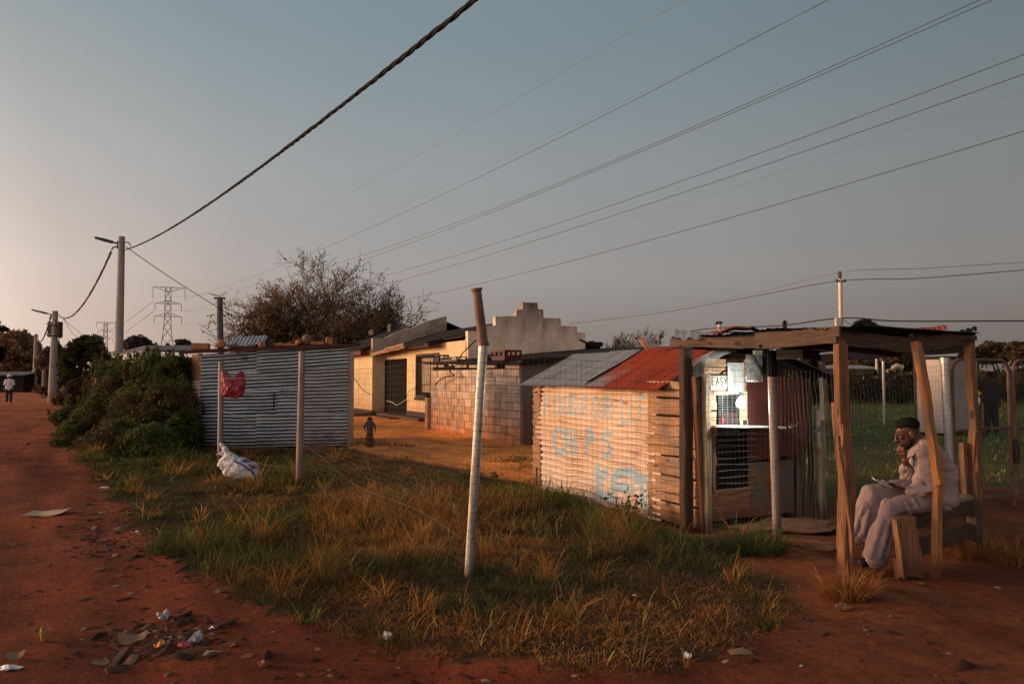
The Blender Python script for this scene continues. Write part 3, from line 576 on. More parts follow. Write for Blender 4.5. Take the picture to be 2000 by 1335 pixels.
# sparse yard and house grass
YG = gp((690, 880), (830, 902), (950, 930), (1040, 942), (1030, 890), (900, 866), (820, 868), (700, 862))
def yard_grass():
    v, a, b, c = tufts(3500, YG, 8, lambda x, y: .05+.05*fbm(x, y, 2), lambda x, y: np.tile(np.array([.085, .075, .026]), (len(x), 1)), spread=.12, keep=lambda x, y: np.clip((fbm(x*.8, y*.8, 2)-.52)*7, 0, 1))
    tag(np_mesh('yard_grass', v, a, b, M['grass'], c), 'thin grass patches on the swept yard', 'yard grass', kind='stuff')
yard_grass()
def tuft_thing(px, py, r, n, h, label, col=STRAW):
    c = G(px, py); a = RNG.uniform(0, 2*np.pi, n); q = np.sqrt(RNG.random(n))*r
    x = c.x+q*np.cos(a); y = c.y+q*np.sin(a); az = a+RNG.normal(0, .5, n)
    v, f4, f3, cc = blades(x, y, h*RNG.lognormal(-.1, .35, n), .0055*RNG.uniform(.6, 1.3, n), RNG.uniform(.4, 1.2, n), az, np.clip(col*RNG.lognormal(0, .35, n)[:, None], .01, .5))
    return tag(np_mesh('grass_tuft', v, f4, f3, M['grass'], cc, origin=(c.x, c.y, gzf(c.x, c.y))), label, 'grass tuft')
tuft_thing(1655, 1165, .19, 620, .16, 'dry orange grass tuft at the foot of the front shelter post', STRAW*np.array([.62, .55, .5]))
tuft_thing(1912, 1085, .28, 520, .20, 'wide dry grass tuft beside the right shelter post', STRAW*.5)
tuft_thing(1975, 1100, .16, 240, .16, 'small dry grass tuft at the right edge of the photo', STRAW*.5)
tuft_thing(1470, 1075, .30, 700, .22, 'dark green grass tuft in front of the shop counter', DGREEN*1.3)
tuft_thing(1612, 1030, .16, 300, .10, 'bright green grass patch by the dark slab behind the front post', np.array([.09, .12, .02]))
# ================================================================== trees and bushes
def leaf_cloud(blobs, n, size, cols, seed, hollow=.45):
    """leaf quads through a set of ellipsoids: (centre, (rx,ry,rz)); uneven outline from noise"""
    g = np.random.default_rng(seed); vol = np.array([b[1][0]*b[1][1]*b[1][2] for b in blobs])**.7; cnt = (vol/vol.sum()*n).astype(int); P = []; T = []
    for (c, r), k in zip(blobs, cnt):
        d = g.normal(size=(k, 3)); d /= np.linalg.norm(d, axis=1)[:, None]
        rad = np.clip(1-np.abs(g.normal(0, hollow*.55, k)), .05, 1.15)
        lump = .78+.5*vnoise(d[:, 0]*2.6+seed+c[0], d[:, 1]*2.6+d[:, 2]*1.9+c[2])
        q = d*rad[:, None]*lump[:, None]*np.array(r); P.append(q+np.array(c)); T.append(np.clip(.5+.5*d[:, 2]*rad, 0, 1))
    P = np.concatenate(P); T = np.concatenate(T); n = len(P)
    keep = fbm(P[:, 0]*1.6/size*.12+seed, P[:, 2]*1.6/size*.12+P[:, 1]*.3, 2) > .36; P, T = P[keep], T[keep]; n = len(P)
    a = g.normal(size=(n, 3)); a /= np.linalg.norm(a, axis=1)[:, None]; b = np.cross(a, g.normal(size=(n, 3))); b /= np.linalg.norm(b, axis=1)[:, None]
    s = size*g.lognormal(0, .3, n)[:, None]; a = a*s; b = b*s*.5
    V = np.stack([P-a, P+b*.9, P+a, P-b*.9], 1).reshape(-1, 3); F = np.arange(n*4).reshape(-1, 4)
    cd, cl = np.array(cols[0]), np.array(cols[1]); t = np.clip(T+g.normal(0, .25, n), 0, 1)[:, None]  # crown shading put into the leaf colours: lighter on top, darker below
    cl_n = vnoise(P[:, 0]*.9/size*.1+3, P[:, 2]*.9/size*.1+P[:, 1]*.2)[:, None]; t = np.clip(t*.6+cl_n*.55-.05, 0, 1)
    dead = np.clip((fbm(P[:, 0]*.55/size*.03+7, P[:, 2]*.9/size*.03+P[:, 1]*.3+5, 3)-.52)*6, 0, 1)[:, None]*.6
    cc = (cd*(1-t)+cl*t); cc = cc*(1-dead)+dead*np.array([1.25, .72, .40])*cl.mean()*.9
    C = np.repeat(cc*g.lognormal(0, .3, n)[:, None], 4, 0)
    return V, F, C
def leafy(name, base, blobs, n, size, cols, seed, label, cat, trunk=True, group=None, limbs=6, tr=.12, hollow=.45):
    t = thing(name, base, label, cat, group)
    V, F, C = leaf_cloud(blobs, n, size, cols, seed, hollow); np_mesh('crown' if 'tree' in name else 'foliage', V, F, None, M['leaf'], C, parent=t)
    mb = MB(); rr = random.Random(seed)
    for k in range(limbs):
        c, r = blobs[k % len(blobs)]; e = Vector(c)+Vector((rr.uniform(-.35, .35)*r[0], rr.uniform(-.35, .35)*r[1], rr.uniform(-.3, .3)*r[2])); b = Vector(base)
        b2 = b+Vector((rr.uniform(-1, 1)*tr*1.5, rr.uniform(-1, 1)*tr*1.5, 0)); mid = b2.lerp(e, .5)+Vector((rr.uniform(-.1, .1), rr.uniform(-.06, .06), .02))*(e-b2).length
        mb.tube([b2, b2.lerp(mid, .5)+Vector((0, 0, .03)), mid, mid.lerp(e, .6), e], [tr, tr*.8, tr*.6, tr*.35, tr*.1], 6)
    mb.build('trunk' if 'tree' in name else 'stem', M['bark'], parent=t); return t
def bare_tree(name, base, H, spread, seed, label, cat, leafn=5, lsize=.062, up=.55, lean=0, cols=((.16, .10, .055), (.30, .19, .095)), first=.16, n0=7, tr=.26, dens=1.0):
    t = thing(name, base, label, cat); rr = random.Random(seed); mb = MB(); tips = []
    def rv(): return Vector((rr.gauss(0, 1), rr.gauss(0, 1), rr.gauss(0, 1))).normalized()
    def br(p, d, L, r, lv):
        k = 5 if lv < 3 else 3; pts = [p.copy()]; rs = [r]; dirs = []
        for i in range(k):
            d = (d + rv()*(.16 if lv < 2 else .22) + Vector((0, 0, up*.17))).normalized(); p = p+d*(L/k); pts.append(p.copy()); rs.append(r*(1-.62*(i+1)/k)); dirs.append(d)
        mb.tube(pts, [max(q, .016) for q in rs], 6 if lv < 2 else (4 if lv < 3 else 3), cap=False)
        if lv >= 3:
            for q, dq in zip(pts[1:], dirs): tips.append((q, dq, lv))
        if lv >= 4: return
        nch = [n0, 7, 6, int(5*dens)][lv] if lv > 0 else n0
        for i in range(nch):
            f = .25+.75*(i+rr.random())/nch if lv else .22+.78*(i+rr.random())/nch; j = min(k-1, int(f*k)); q = pts[j].lerp(pts[j+1], f*k-j)
            a = dirs[j].cross(rv()).normalized(); ang = rr.uniform(.45, 1.0) if lv else spread*(1.25-.75*f)*rr.uniform(.85, 1.1)
            nd_ = (dirs[j]*math.cos(ang)+a*math.sin(ang)).normalized()
            br(q, nd_, L*rr.uniform(.48, .72)*(1.0 if lv else 1.5), rs[j]*(.55 if lv else .62), lv+1)
    br(Vector(base), Vector((lean, 0, 1)).normalized(), H*.46, tr, 0)
    zs = max(p.z for p in [Vector(q) for q in mb.v]); k = H/(zs-base[2]); mb.v = [(base[0]+(x-base[0])*k, base[1]+(y-base[1])*k, base[2]+(z-base[2])*k) for x, y, z in mb.v]
    mb.build('trunk', M['bark'], parent=t)
    g = np.random.default_rng(seed); P = np.array([list(q) for q, _, _ in tips]); B = np.array(base); P = B+(P-B)*k
    P = np.repeat(P, leafn, 0); n = len(P); P = P+g.normal(0, .10, (n, 3)); kp = g.random(n) < np.clip(-.24+.85*vnoise(P[:, 0]*.8+seed, P[:, 2]*.8), 0.05, 1); P = P[kp]; n = len(P)
    a = g.normal(size=(n, 3)); a /= np.linalg.norm(a, axis=1)[:, None]; b = np.cross(a, g.normal(size=(n, 3))); b /= np.linalg.norm(b, axis=1)[:, None]
    s = lsize*g.lognormal(0, .3, n)[:, None]; V = np.stack([P-a*s, P+b*s*.5, P+a*s, P-b*s*.5], 1).reshape(-1, 3); F = np.arange(n*4).reshape(-1, 4)
    q = g.random(n)[:, None]; C = np.repeat(np.array(cols[0])*(1-q)+np.array(cols[1])*q, 4, 0); np_mesh('crown', V, F, None, M['leaf'], C, parent=t); return t
def P3(px, py, Y): p = W(px, py, Y); return (p.x, p.y, p.z)
def blob(px, py, Y, rx, rz, ry=None):     # radii given in survey pixels
    k = Y/FPX; return (P3(px, py, Y), (rx*k, (ry or rx*.8)*k, rz*k))
b0 = XY(622, 50); bare_tree('tree', tuple(b0), 10.7, 1.0, 5, 'large half bare tree with many upright branches behind the house', 'tree', leafn=8, n0=18, tr=.26, up=.12)
b0 = XY(738, 49); bare_tree('tree', tuple(b0), 8.9, .85, 21, 'smaller half bare tree right of the large one behind the house roof', 'tree', leafn=8, n0=13, tr=.22, up=.15)
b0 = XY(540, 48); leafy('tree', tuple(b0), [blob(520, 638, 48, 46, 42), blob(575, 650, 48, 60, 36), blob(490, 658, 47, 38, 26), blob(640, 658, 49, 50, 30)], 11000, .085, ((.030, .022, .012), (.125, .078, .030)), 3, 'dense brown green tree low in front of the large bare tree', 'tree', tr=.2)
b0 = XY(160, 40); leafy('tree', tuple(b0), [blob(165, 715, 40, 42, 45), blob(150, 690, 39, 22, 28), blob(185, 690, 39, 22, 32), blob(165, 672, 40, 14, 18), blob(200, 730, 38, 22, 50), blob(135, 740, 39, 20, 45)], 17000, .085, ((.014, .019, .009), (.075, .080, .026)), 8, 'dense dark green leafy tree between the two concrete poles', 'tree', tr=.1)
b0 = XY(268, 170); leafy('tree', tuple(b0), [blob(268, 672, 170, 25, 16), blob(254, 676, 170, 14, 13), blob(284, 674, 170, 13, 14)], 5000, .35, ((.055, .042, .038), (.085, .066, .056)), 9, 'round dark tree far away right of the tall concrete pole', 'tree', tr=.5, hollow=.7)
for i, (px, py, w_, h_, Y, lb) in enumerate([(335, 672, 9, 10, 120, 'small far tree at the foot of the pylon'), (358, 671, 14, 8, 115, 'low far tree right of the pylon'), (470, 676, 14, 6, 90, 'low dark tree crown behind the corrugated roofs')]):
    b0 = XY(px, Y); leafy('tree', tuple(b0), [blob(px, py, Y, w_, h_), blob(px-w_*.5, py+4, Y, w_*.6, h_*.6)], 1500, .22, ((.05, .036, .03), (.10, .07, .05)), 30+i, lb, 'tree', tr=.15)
# trees at the end of the street, haze mixed into their paler leaf colours
for i, (px, py, rx, rz, Y, cl, lb) in enumerate([
    (15, 700, 42, 55, 95, ((.15, .085, .055), (.30, .175, .11)), 'hazy brown tree at the left edge beyond the walker'),
    (62, 712, 40, 42, 110, ((.14, .085, .062), (.26, .16, .11)), 'hazy brown tree behind the farthest concrete pole'),
    (45, 672, 30, 24, 140, ((.22, .125, .085), (.32, .19, .13)), 'pale sunlit bare tree far down the street'),
    (98, 715, 22, 45, 75, ((.085, .064, .045), (.17, .12, .078)), 'dark tree behind the transformer pole')]):
    b0 = XY(px, Y); leafy('tree', tuple(b0), [blob(px, py, Y, rx, rz), blob(px-rx*.5, py+12, Y, rx*.6, rz*.7), blob(px+rx*.6, py+8, Y, rx*.6, rz*.6)], 6500, .26, cl, 50+i, lb, 'tree', tr=.2)
b0 = XY(113, 70); leafy('tree', tuple(b0), [blob(113, 668, 70, 7, 30, 7), blob(114, 650, 70, 4, 16, 4)], 2600, .14, ((.06, .04, .028), (.12, .08, .055)), 61, 'narrow cypress tree rising behind the transformer pole', 'tree', tr=.12)
b0 = Vector((-26, 36, 0)); leafy('tree', tuple(b0), [blob(-30, 690, 40, 40, 22), blob(-2, 640, 40, 14, 5), blob(6, 643, 40, 12, 4), blob(-20, 628, 40, 24, 8)], 2600, .10, ((.008, .009, .006), (.02, .022, .012)), 62, 'dark conifer whose branch tips reach in at the left edge', 'tree', tr=.15)
# trees on the right
b0 = XY(1265, 60); bare_tree('tree', tuple(b0), 5.9, 1.3, 33, 'bare grey brown tree behind the red shop roof', 'tree', leafn=3, n0=8, tr=.16, up=.3, cols=((.055, .04, .034), (.10, .075, .06)), lsize=.07)
b0 = XY(1150, 75); leafy('tree', tuple(b0), [blob(1155, 676, 75, 9, 9), blob(1148, 682, 75, 7, 6)], 900, .2, ((.03, .03, .022), (.06, .055, .04)), 34, 'small pointed tree beside the stepped gable', 'tree', tr=.12)
b0 = XY(1700, 120); leafy('tree', tuple(b0), [blob(1690, 645, 120, 26, 20), blob(1722, 655, 120, 20, 15), blob(1672, 655, 120, 14, 14)], 5000, .34, ((.022, .02, .016), (.05, .042, .03)), 35, 'round dark willow tree above the shelter roof', 'tree', tr=.3)
for i, (px, py, rx, rz, Y) in enumerate([(1905, 690, 26, 22, 95), (1945, 688, 34, 20, 110), (1990, 690, 30, 22, 100), (1760, 712, 40, 18, 105), (1680, 716, 50, 16, 100), (2045, 690, 40, 24, 100), (1600, 715, 45, 18, 115)]):
    b0 = XY(px, Y); lab = ['bluish feathery tree right of the shelter roof', 'flat topped brown tree far right', 'brown green tree at the right edge', 'low dark tree behind the white cabin', 'low dark tree between the field posts', 'broad tree just past the right edge', 'low dark tree behind the shop front post'][i]
    leafy('tree', tuple(b0), [blob(px, py, Y, rx, rz), blob(px-rx*.6, py+8, Y, rx*.6, rz*.7), blob(px+rx*.6, py+5, Y, rx*.6, rz*.7)], 3800, .30, ((.028, .023, .015), (.078, .058, .03)), 70+i, lab, 'tree', tr=.25)
b0 = XY(1535, 140); leafy('tree', tuple(b0), [blob(1533, 636, 140, 2.5, 9, 3)], 220, .3, ((.06, .05, .045), (.09, .075, .065)), 80, 'thin distant conifer above the shelter beam', 'tree', tr=.15, limbs=3)
# brush mass at the back of the field
def brush():
    g = np.random.default_rng(5); n = 26000; x = g.uniform(8, 62, n); y = 42+g.uniform(0, 14, n)+.1*x; h = 1.1+1.5*fbm(x*.3, y*.3, 3)
    z = g.random(n)*h; P = np.stack([x, y, z], -1); a = g.normal(size=(n, 3)); a /= np.linalg.norm(a, axis=1)[:, None]; b = np.cross(a, g.normal(size=(n, 3))); b /= np.linalg.norm(b, axis=1)[:, None]
    s = .2*g.lognormal(0, .4, n)[:, None]; V = np.stack([P-a*s, P+b*s*.4, P+a*s, P-b*s*.4], 1).reshape(-1, 3)
    t = np.clip(fbm(x*.25+9, y*.25, 3)*2-.6, 0, 1)[:, None]; C = np.repeat((np.array([.03, .028, .013])*(1-t)+np.array([.085, .055, .027])*t)*g.lognormal(0, .25, n)[:, None], 4, 0)
    tag(np_mesh('scrub', V, np.arange(n*4).reshape(-1, 4), None, M['leaf'], C), 'brown scrub running along the back of the grass field', 'scrub', kind='stuff')
brush()
# hedge of creepers along the street
b0 = G(290, 868); HB = []
for (px, py, Y, rx, rz) in [(150, 852, 18, 36, 38), (180, 882, 16.8, 48, 30), (235, 893, 15.6, 52, 26), (138, 812, 20, 24, 22), (226, 730, 20.5, 34, 16), (288, 722, 19.4, 40, 14), (332, 718, 18.4, 34, 13), (320, 885, 15.4, 60, 24), (336, 745, 17.6, 38, 48), (300, 740, 18.2, 45, 50), (255, 752, 19, 48, 48), (335, 800, 16.6, 55, 60), (270, 810, 16.8, 60, 60), (215, 790, 18.5, 45, 55), (185, 815, 19, 35, 45), (160, 838, 18.5, 28, 32), (365, 840, 16.3, 32, 45), (235, 855, 16, 60, 38), (300, 862, 15.6, 60, 35), (340, 716, 18, 20, 12), (225, 725, 20, 22, 16), (352, 712, 17.8, 16, 16)]:
    HB.append(blob(px, py, Y, rx, rz, 55))
SPRIG = []; _r = random.Random(4)
for c_, r_ in list(HB):
    for _ in range(5):
        a_ = _r.uniform(-.3, 3.4); q_ = Vector((math.cos(a_)*r_[0], -_r.uniform(-.2, .9)*r_[1], abs(math.sin(a_))*r_[2]))*_r.uniform(.92, 1.12); s_ = _r.uniform(.06, .15)
        if c_[2]+q_.z > .7: SPRIG.append(((c_[0]+q_.x, c_[1]+q_.y, c_[2]+q_.z+s_*.6), (s_*.5, s_*.5, s_*_r.uniform(1.0, 2.4))))
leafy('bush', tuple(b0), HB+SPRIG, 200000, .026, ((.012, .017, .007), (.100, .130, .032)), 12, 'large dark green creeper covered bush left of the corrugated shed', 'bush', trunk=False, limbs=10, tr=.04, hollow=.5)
b0 = G(210, 790); leafy('bush', tuple(b0), [blob(200, 745, 26, 18, 35), blob(182, 760, 27, 16, 30), blob(150, 770, 30, 22, 28), blob(130, 778, 34, 16, 16)], 9000, .07, ((.03, .018, .012), (.12, .065, .04)), 13, 'reddish brown bush behind the fallen white post', 'bush', limbs=5, tr=.05)
b0 = G(90, 776); leafy('bush', tuple(b0), [blob(88, 765, 60, 14, 12), blob(78, 760, 66, 12, 9), blob(118, 782, 42, 16, 8)], 2400, .12, ((.05, .032, .014), (.13, .085, .035)), 14, 'dry roadside bush at the foot of the transformer pole', 'bush', limbs=4, tr=.04)
# leafy weed against the painted wall
def weed():
    c = G(1225, 1022); t = thing('weed', (c.x, c.y, 0), 'leafy weed growing against the painted shop wall', 'weed'); mb = MB(); P = []
    for k in range(9):
        e = Vector((c.x+random.uniform(-.25, .3), c.y+random.uniform(-.1, .15), random.uniform(.22, .42))); b = Vector((c.x+random.uniform(-.12, .12), c.y+random.uniform(-.05, .05), 0))
        mb.tube([b, b.lerp(e, .5)+Vector((0, 0, .05)), e], [.004, .003, .0015], 4)
        for q in np.linspace(.45, 1, 9): P.append(b.lerp(e, q)+Vector((random.gauss(0, .02), random.gauss(0, .02), random.gauss(0, .015))))
    mb.build('stem', M['bark'], parent=t); P = np.array([list(p) for p in P]); n = len(P); g = np.random.default_rng(3)
    a = g.normal(size=(n, 3)); a[:, 2] = np.abs(a[:, 2]); a /= np.linalg.norm(a, axis=1)[:, None]; b = np.cross(a, g.normal(size=(n, 3))); b /= np.linalg.norm(b, axis=1)[:, None]
    s = .028*g.lognormal(0, .25, n)[:, None]; V = np.stack([P, P+a*s+b*s*.45, P+a*s*2, P+a*s-b*s*.45], 1).reshape(-1, 3)
    np_mesh('foliage', V, np.arange(n*4).reshape(-1, 4), None, M['leaf'], np.repeat(np.tile([.06, .065, .022], (n, 1))*g.lognormal(0, .3, n)[:, None], 4, 0), parent=t)
weed()
# ================================================================== helpers for sheet metal and painted strokes
def corr(mb, o, u, v, Wd, Ht, nrm, amp=.009, pitch=.076, m=0, mf=None, vary=0, along='u', res=None, dent=.006, sag=None, seed=0, spp=8, edge=None):
    """corrugated sheet: o origin, u/v unit vectors; ridges run along u (horizontal siding) or v; two skins are not needed"""
    o = Vector(o); u = Vector(u); v = Vector(v); nrm = Vector(nrm)
    if along == 'u': nv = max(4, int(Ht/pitch*spp)); nu = max(4, int(Wd/(res or .12)))
    else: nu = max(4, int(Wd/pitch*spp)); nv = max(4, int(Ht/(res or .12)))
    def fn(a, b):
        x, y = a*Wd, b*Ht; q = y if along == 'u' else x
        d = amp*(1+vary*(2*mnoise.noise(Vector((x*1.3+seed, y*2.1, 8)))-.3))*math.cos(2*math.pi*q/pitch) + dent*(mnoise.noise(Vector((x*1.7+seed, y*1.7, seed)))*1.2+.6*mnoise.noise(Vector((x*5+seed, y*5, seed))))
        p = o+u*x+v*y+nrm*d
        if sag: p = p+sag(a, b)
        return p, (x+seed, y) if along == 'u' else (x+seed, y)
    mb.grid(fn, nu, nv, m, mf)
FONT = {  # strokes in a unit box
 'F': [[(0, 0), (0, 1), (.8, 1)], [(0, .52), (.65, .52)]], 'O': [[(.2, 0), (0, .22), (0, .78), (.2, 1), (.6, 1), (.8, .78), (.8, .22), (.6, 0), (.2, 0)]],
 'D': [[(0, 0), (0, 1), (.5, 1), (.8, .7), (.8, .3), (.5, 0), (0, 0)]], 'R': [[(0, 0), (0, 1), (.6, 1), (.8, .8), (.6, .55), (0, .55)], [(.35, .55), (.8, 0)]],
 'L': [[(0, 1), (0, 0), (.75, 0)]], 'I': [[(.2, 0), (.2, .72)], [(.2, .98), (.2, 1)]], 'E': [[(.8, 1), (0, 1), (0, 0), (.8, 0)], [(0, .52), (.6, .52)]], 'C': [[(.8, .85), (.55, 1), (.2, 1), (0, .75), (0, .25), (.2, 0), (.55, 0), (.8, .15)]],
 'H': [[(0, 0), (0, 1)], [(.75, 0), (.75, 1)], [(0, .5), (.75, .5)]], 'P': [[(0, 0), (0, 1), (.6, 1), (.8, .78), (.6, .5), (0, .5)]], 'S': [[(.8, .88), (.5, 1), (.15, .95), (.02, .75), (.25, .55), (.6, .45), (.8, .25), (.6, .03), (.2, 0), (0, .12)]],
 'A': [[(0, 0), (.4, 1), (.8, 0)], [(.17, .4), (.63, .4)]], 'Y': [[(0, 1), (.4, .5), (.8, 1)], [(.4, .5), (.4, 0)]], 'T': [[(0, 1), (.8, 1)], [(.4, 1), (.4, 0)]]}
def strokes(text, x0, z0, adv, h, w):
    L = []
    for i, ch in enumerate(text):
        for st in FONT.get(ch, []):
            for a, b in zip(st[:-1], st[1:]): L.append((x0+i*adv+a[0]*w, z0+a[1]*h, x0+i*adv+b[0]*w, z0+b[1]*h))
    return L
def near_stroke(x, y, L, wd):
    for x0, y0, x1, y1 in L:
        dx, dy = x1-x0, y1-y0; l2 = dx*dx+dy*dy
        t = 0 if l2 < 1e-9 else max(0, min(1, ((x-x0)*dx+(y-y0)*dy)/l2))
        if (x-x0-dx*t)**2+(y-y0-dy*t)**2 < wd*wd: return True
    return False
# ================================================================== corrugated shed on the left
SU = Vector((.985, .17, 0)).normalized(); SN = Vector((SU.y, -SU.x, 0))   # along the front, outward normal
SO = XY(393, 17.0)
def shed():
    t = thing('corrugated_shed', tuple(SO+SU*1.8-SN*1.2), 'long shed of horizontal silver corrugated sheets with bricks on its roof', 'shed')
    pr = hit(680, 800, SO, SN); Ls = (pr-SO).dot(SU); mb = MB()
    zt = lambda x: 2.20+.16*x/Ls
    # four courses of sheets, upper ones hung at a slant
    rows = [(.02, .80, .0, .0), (.76, 1.34, .010, .002), (1.30, 1.84, .045, .004), (1.76, 2.27, .080, .02)]
    for k, (z0, z1, tl, of) in enumerate(rows):
        for xa, xb, lf in ((0, Ls*(.40+.14*((k*7) % 3)), 0), (Ls*(.40+.14*((k*7) % 3))-.09, Ls, .024)):
          corr(mb, SO+SU*xa+ZZ*(z0+lf*.8)+SN*(.006*k+of*.2+lf), SU, ZZ, xb-xa, z1-z0, SN, vary=.35, amp=.021, pitch=.080, dent=.016, seed=3+k*5+lf*200, res=.10, sag=lambda a, b, tl=tl, xa=xa, xb=xb: ZZ*(tl*(xa+(xb-xa)*a-Ls/2)+.015*mnoise.noise(Vector((a*4+tl*90, 2, tl)))))
    for k in range(34):                                                     # nails with rust caps
        x, z = .12+random.choice([0, .9, 1.75, 2.6, 3.45])*1.0+random.uniform(-.03, .03), .08+.16*random.randint(0, 12); mb.cbox(SO+SU*min(x, Ls-.05)+SN*.026+ZZ*z, .016, .012, .016, m=1)
    mb.box(SO+SU*1.60+SN*.022+ZZ*.88, SU*.022, SN*.010, ZZ*.38, 1)            # dark seam strip
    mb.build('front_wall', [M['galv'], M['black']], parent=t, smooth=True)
    mb = MB(); back = -SN
    mb.box(SO+SU*Ls, SU*.03, back*2.6, ZZ*2.25); mb.box(SO+back*2.6, SU*Ls, back*.03, ZZ*2.2); mb.box(SO+back*.02, SU*-.02, back*2.5, ZZ*2.15)
    mb.build('back_wall', M['galv_rust'], parent=t)
    # angled side panel: brown board above, warm corrugated below
    A = SO-SU*.0+back*.02; B = XY(374, 17.75); d = (B-A); Ld = d.length; d.normalize(); n = Vector((d.y, -d.x, 0)); n = n if n.dot(CAM-A) > 0 else -n
    mb = MB(); mb.box(A+ZZ*1.55, d*Ld, n*-.02, ZZ*.62, 0); mb.box(A+ZZ*1.98+n*.01, d*.32, n*-.02, ZZ*.2, 2)
    corr(mb, A+ZZ*.05, d, ZZ, Ld, 1.5, n, amp=.011, pitch=.082, m=1, seed=8)
    mb.build('side_panel', [M['plank_red'], M['zinc_warm'], M['wood_dark']], parent=t, smooth=False)
    mb = MB(); o = SO-SU*.42+SN*.12+ZZ*2.22
    corr(mb, o, SU, (back+ZZ*.05).normalized(), Ls+.62, 2.9, ZZ, amp=.010, pitch=.09, along='v', seed=2, res=.3, dent=.02, sag=lambda a, b: ZZ*(.20*a))
    corr(mb, o-ZZ*.035, SU, (back+ZZ*.05).normalized(), Ls+.62, 2.9, ZZ, amp=.010, pitch=.09, along='v', seed=2, res=.3, dent=.02, sag=lambda a, b: ZZ*(.20*a))
    mb.timber(o-ZZ*.03+SN*.0, o+SU*(Ls+.6)+ZZ*.17, .06, .04, ZZ, m=1)
    mb.build('roof', [M['roof_dark'], M['roof_maroon']], parent=t)
    return Ls
SHED_L = shed()
def on_shed_roof(px, dy=.12):
    p = hit(px, 680, SO-SN*dy, SN); x = (p-SO).dot(SU); return SO-SN*dy+SU*x+ZZ*(2.25+.20*(x+.42)/(SHED_L+.62))
def lump(name, c, size, mat, label, cat, group=None, seed=0, rot=0, sub=2, rough=.18, flat=False):
    bm = bmesh.new(); bmesh.ops.create_icosphere(bm, subdivisions=sub, radius=.5)
    for v in bm.verts:
        k = 1+rough*mnoise.noise(v.co*2.3+Vector((seed*3.7, 0, 0)))*1.6+rough*.5*mnoise.noise(v.co*6+Vector((0, seed, 0)))
        v.co = Vector((v.co.x*size[0]*k, v.co.y*size[1]*k, (v.co.z+.5)*size[2]*k))
    bmesh.ops.rotate(bm, verts=bm.verts, cent=(0, 0, 0), matrix=Matrix.Rotation(rot, 3, 'Z'))
    me = bpy.data.meshes.new(name); bm.to_mesh(me); bm.free(); me.materials.append(mat)
    if not flat: me.polygons.foreach_set('use_smooth', [True]*len(me.polygons))
    return tag(link(name, me, None, Vector(c)), label, cat, group)
def brick_at(p, sx, sy, sz, rot, mat, name, label, cat, group, tilt=0):
    bm = bmesh.new(); bmesh.ops.create_cube(bm, size=1)
    for v in bm.verts: v.co = Vector((v.co.x*sx, v.co.y*sy, (v.co.z+.5)*sz))
    bmesh.ops.bevel(bm, geom=bm.edges[:], offset=min(sx, sy, sz)*.09, segments=2, affect='EDGES')
    bmesh.ops.subdivide_edges(bm, edges=[e for e in bm.edges if e.calc_length() > min(sx, sy, sz)*.6], cuts=2, use_grid_fill=True)
    s = random.random()*50
    for v in bm.verts: v.co += Vector((mnoise.noise(v.co*14+Vector((s, 0, 0))), mnoise.noise(v.co*14+Vector((0, s, 0))), mnoise.noise(v.co*14+Vector((0, 0, s)))))*min(sx, sz)*.07
    for v in bm.verts: v.co.z = max(v.co.z, 0)
    bmesh.ops.rotate(bm, verts=bm.verts, cent=(0, 0, 0), matrix=Matrix.Rotation(rot, 3, 'Z') @ Matrix.Rotation(tilt, 3, 'Y'))
    me = bpy.data.meshes.new(name); bm.to_mesh(me); bm.free(); me.materials.append(mat)
    return tag(link(name, me, None, Vector(p)), label, cat, group)
GB = 'bricks and stones weighing down the shed roof'
brick_at(on_shed_roof(392), .38, .24, .15, .18, M['brick'], 'brick', 'largest orange brick at the left end of the shed roof', 'brick', GB)
lump('stone', on_shed_roof(431), (.26, .22, .20), M['brick'], 'rounded orange stone right of the largest brick on the shed roof', 'stone', GB, 2)
lump('stone', on_shed_roof(455), (.25, .2, .11), M['stone'], 'flat brown stone on the shed roof behind the bagged post', 'stone', GB, 3)
lump('stone', on_shed_roof(482), (.13, .12, .07), M['brick'], 'smallest orange stone on the shed roof', 'stone', GB, 4)
brick_at(on_shed_roof(512), .13, .12, .12, .5, M['brick'], 'brick', 'small upright brick at the corner of the loose grey sheet on the shed roof', 'brick', GB)
brick_at(on_shed_roof(560), .50, .2, .06, .17, M['brick'], 'brick', 'long flat orange tile on the shed roof', 'brick', GB)
lump('stone', on_shed_roof(583), (.15, .14, .15), M['brick'], 'orange stone on the end of the long flat roof tile', 'stone', GB, 6)
lump('stone', on_shed_roof(600), (.24, .2, .24), M['stone'], 'dark red round stone in the middle of the shed roof stones', 'stone', GB, 7)
brick_at(on_shed_roof(620), .30, .2, .07, .1, M['brick'], 'brick', 'flat brick right of the dark round stone on the shed roof', 'brick', GB)
brick_at(on_shed_roof(642, .2), .16, .14, .17, .4, M['brick'], 'brick', 'upright brick at the right end of the shed roof', 'brick', GB, .15)
def loose_sheet():
    mb = MB(); o = on_shed_roof(440, .9)+ZZ*.08
    corr(mb, o, SU, (-SN*.9+ZZ*.35).normalized(), .88, .7, ZZ, amp=.012, pitch=.09, along='v', seed=5, res=.2, sag=lambda a, b: ZZ*(.07*a))
    tag(mb.build('roof_sheet', M['galv_rust'], smooth=True), 'loose grey corrugated sheet lying on the shed roof', 'roof sheet')
loose_sheet()
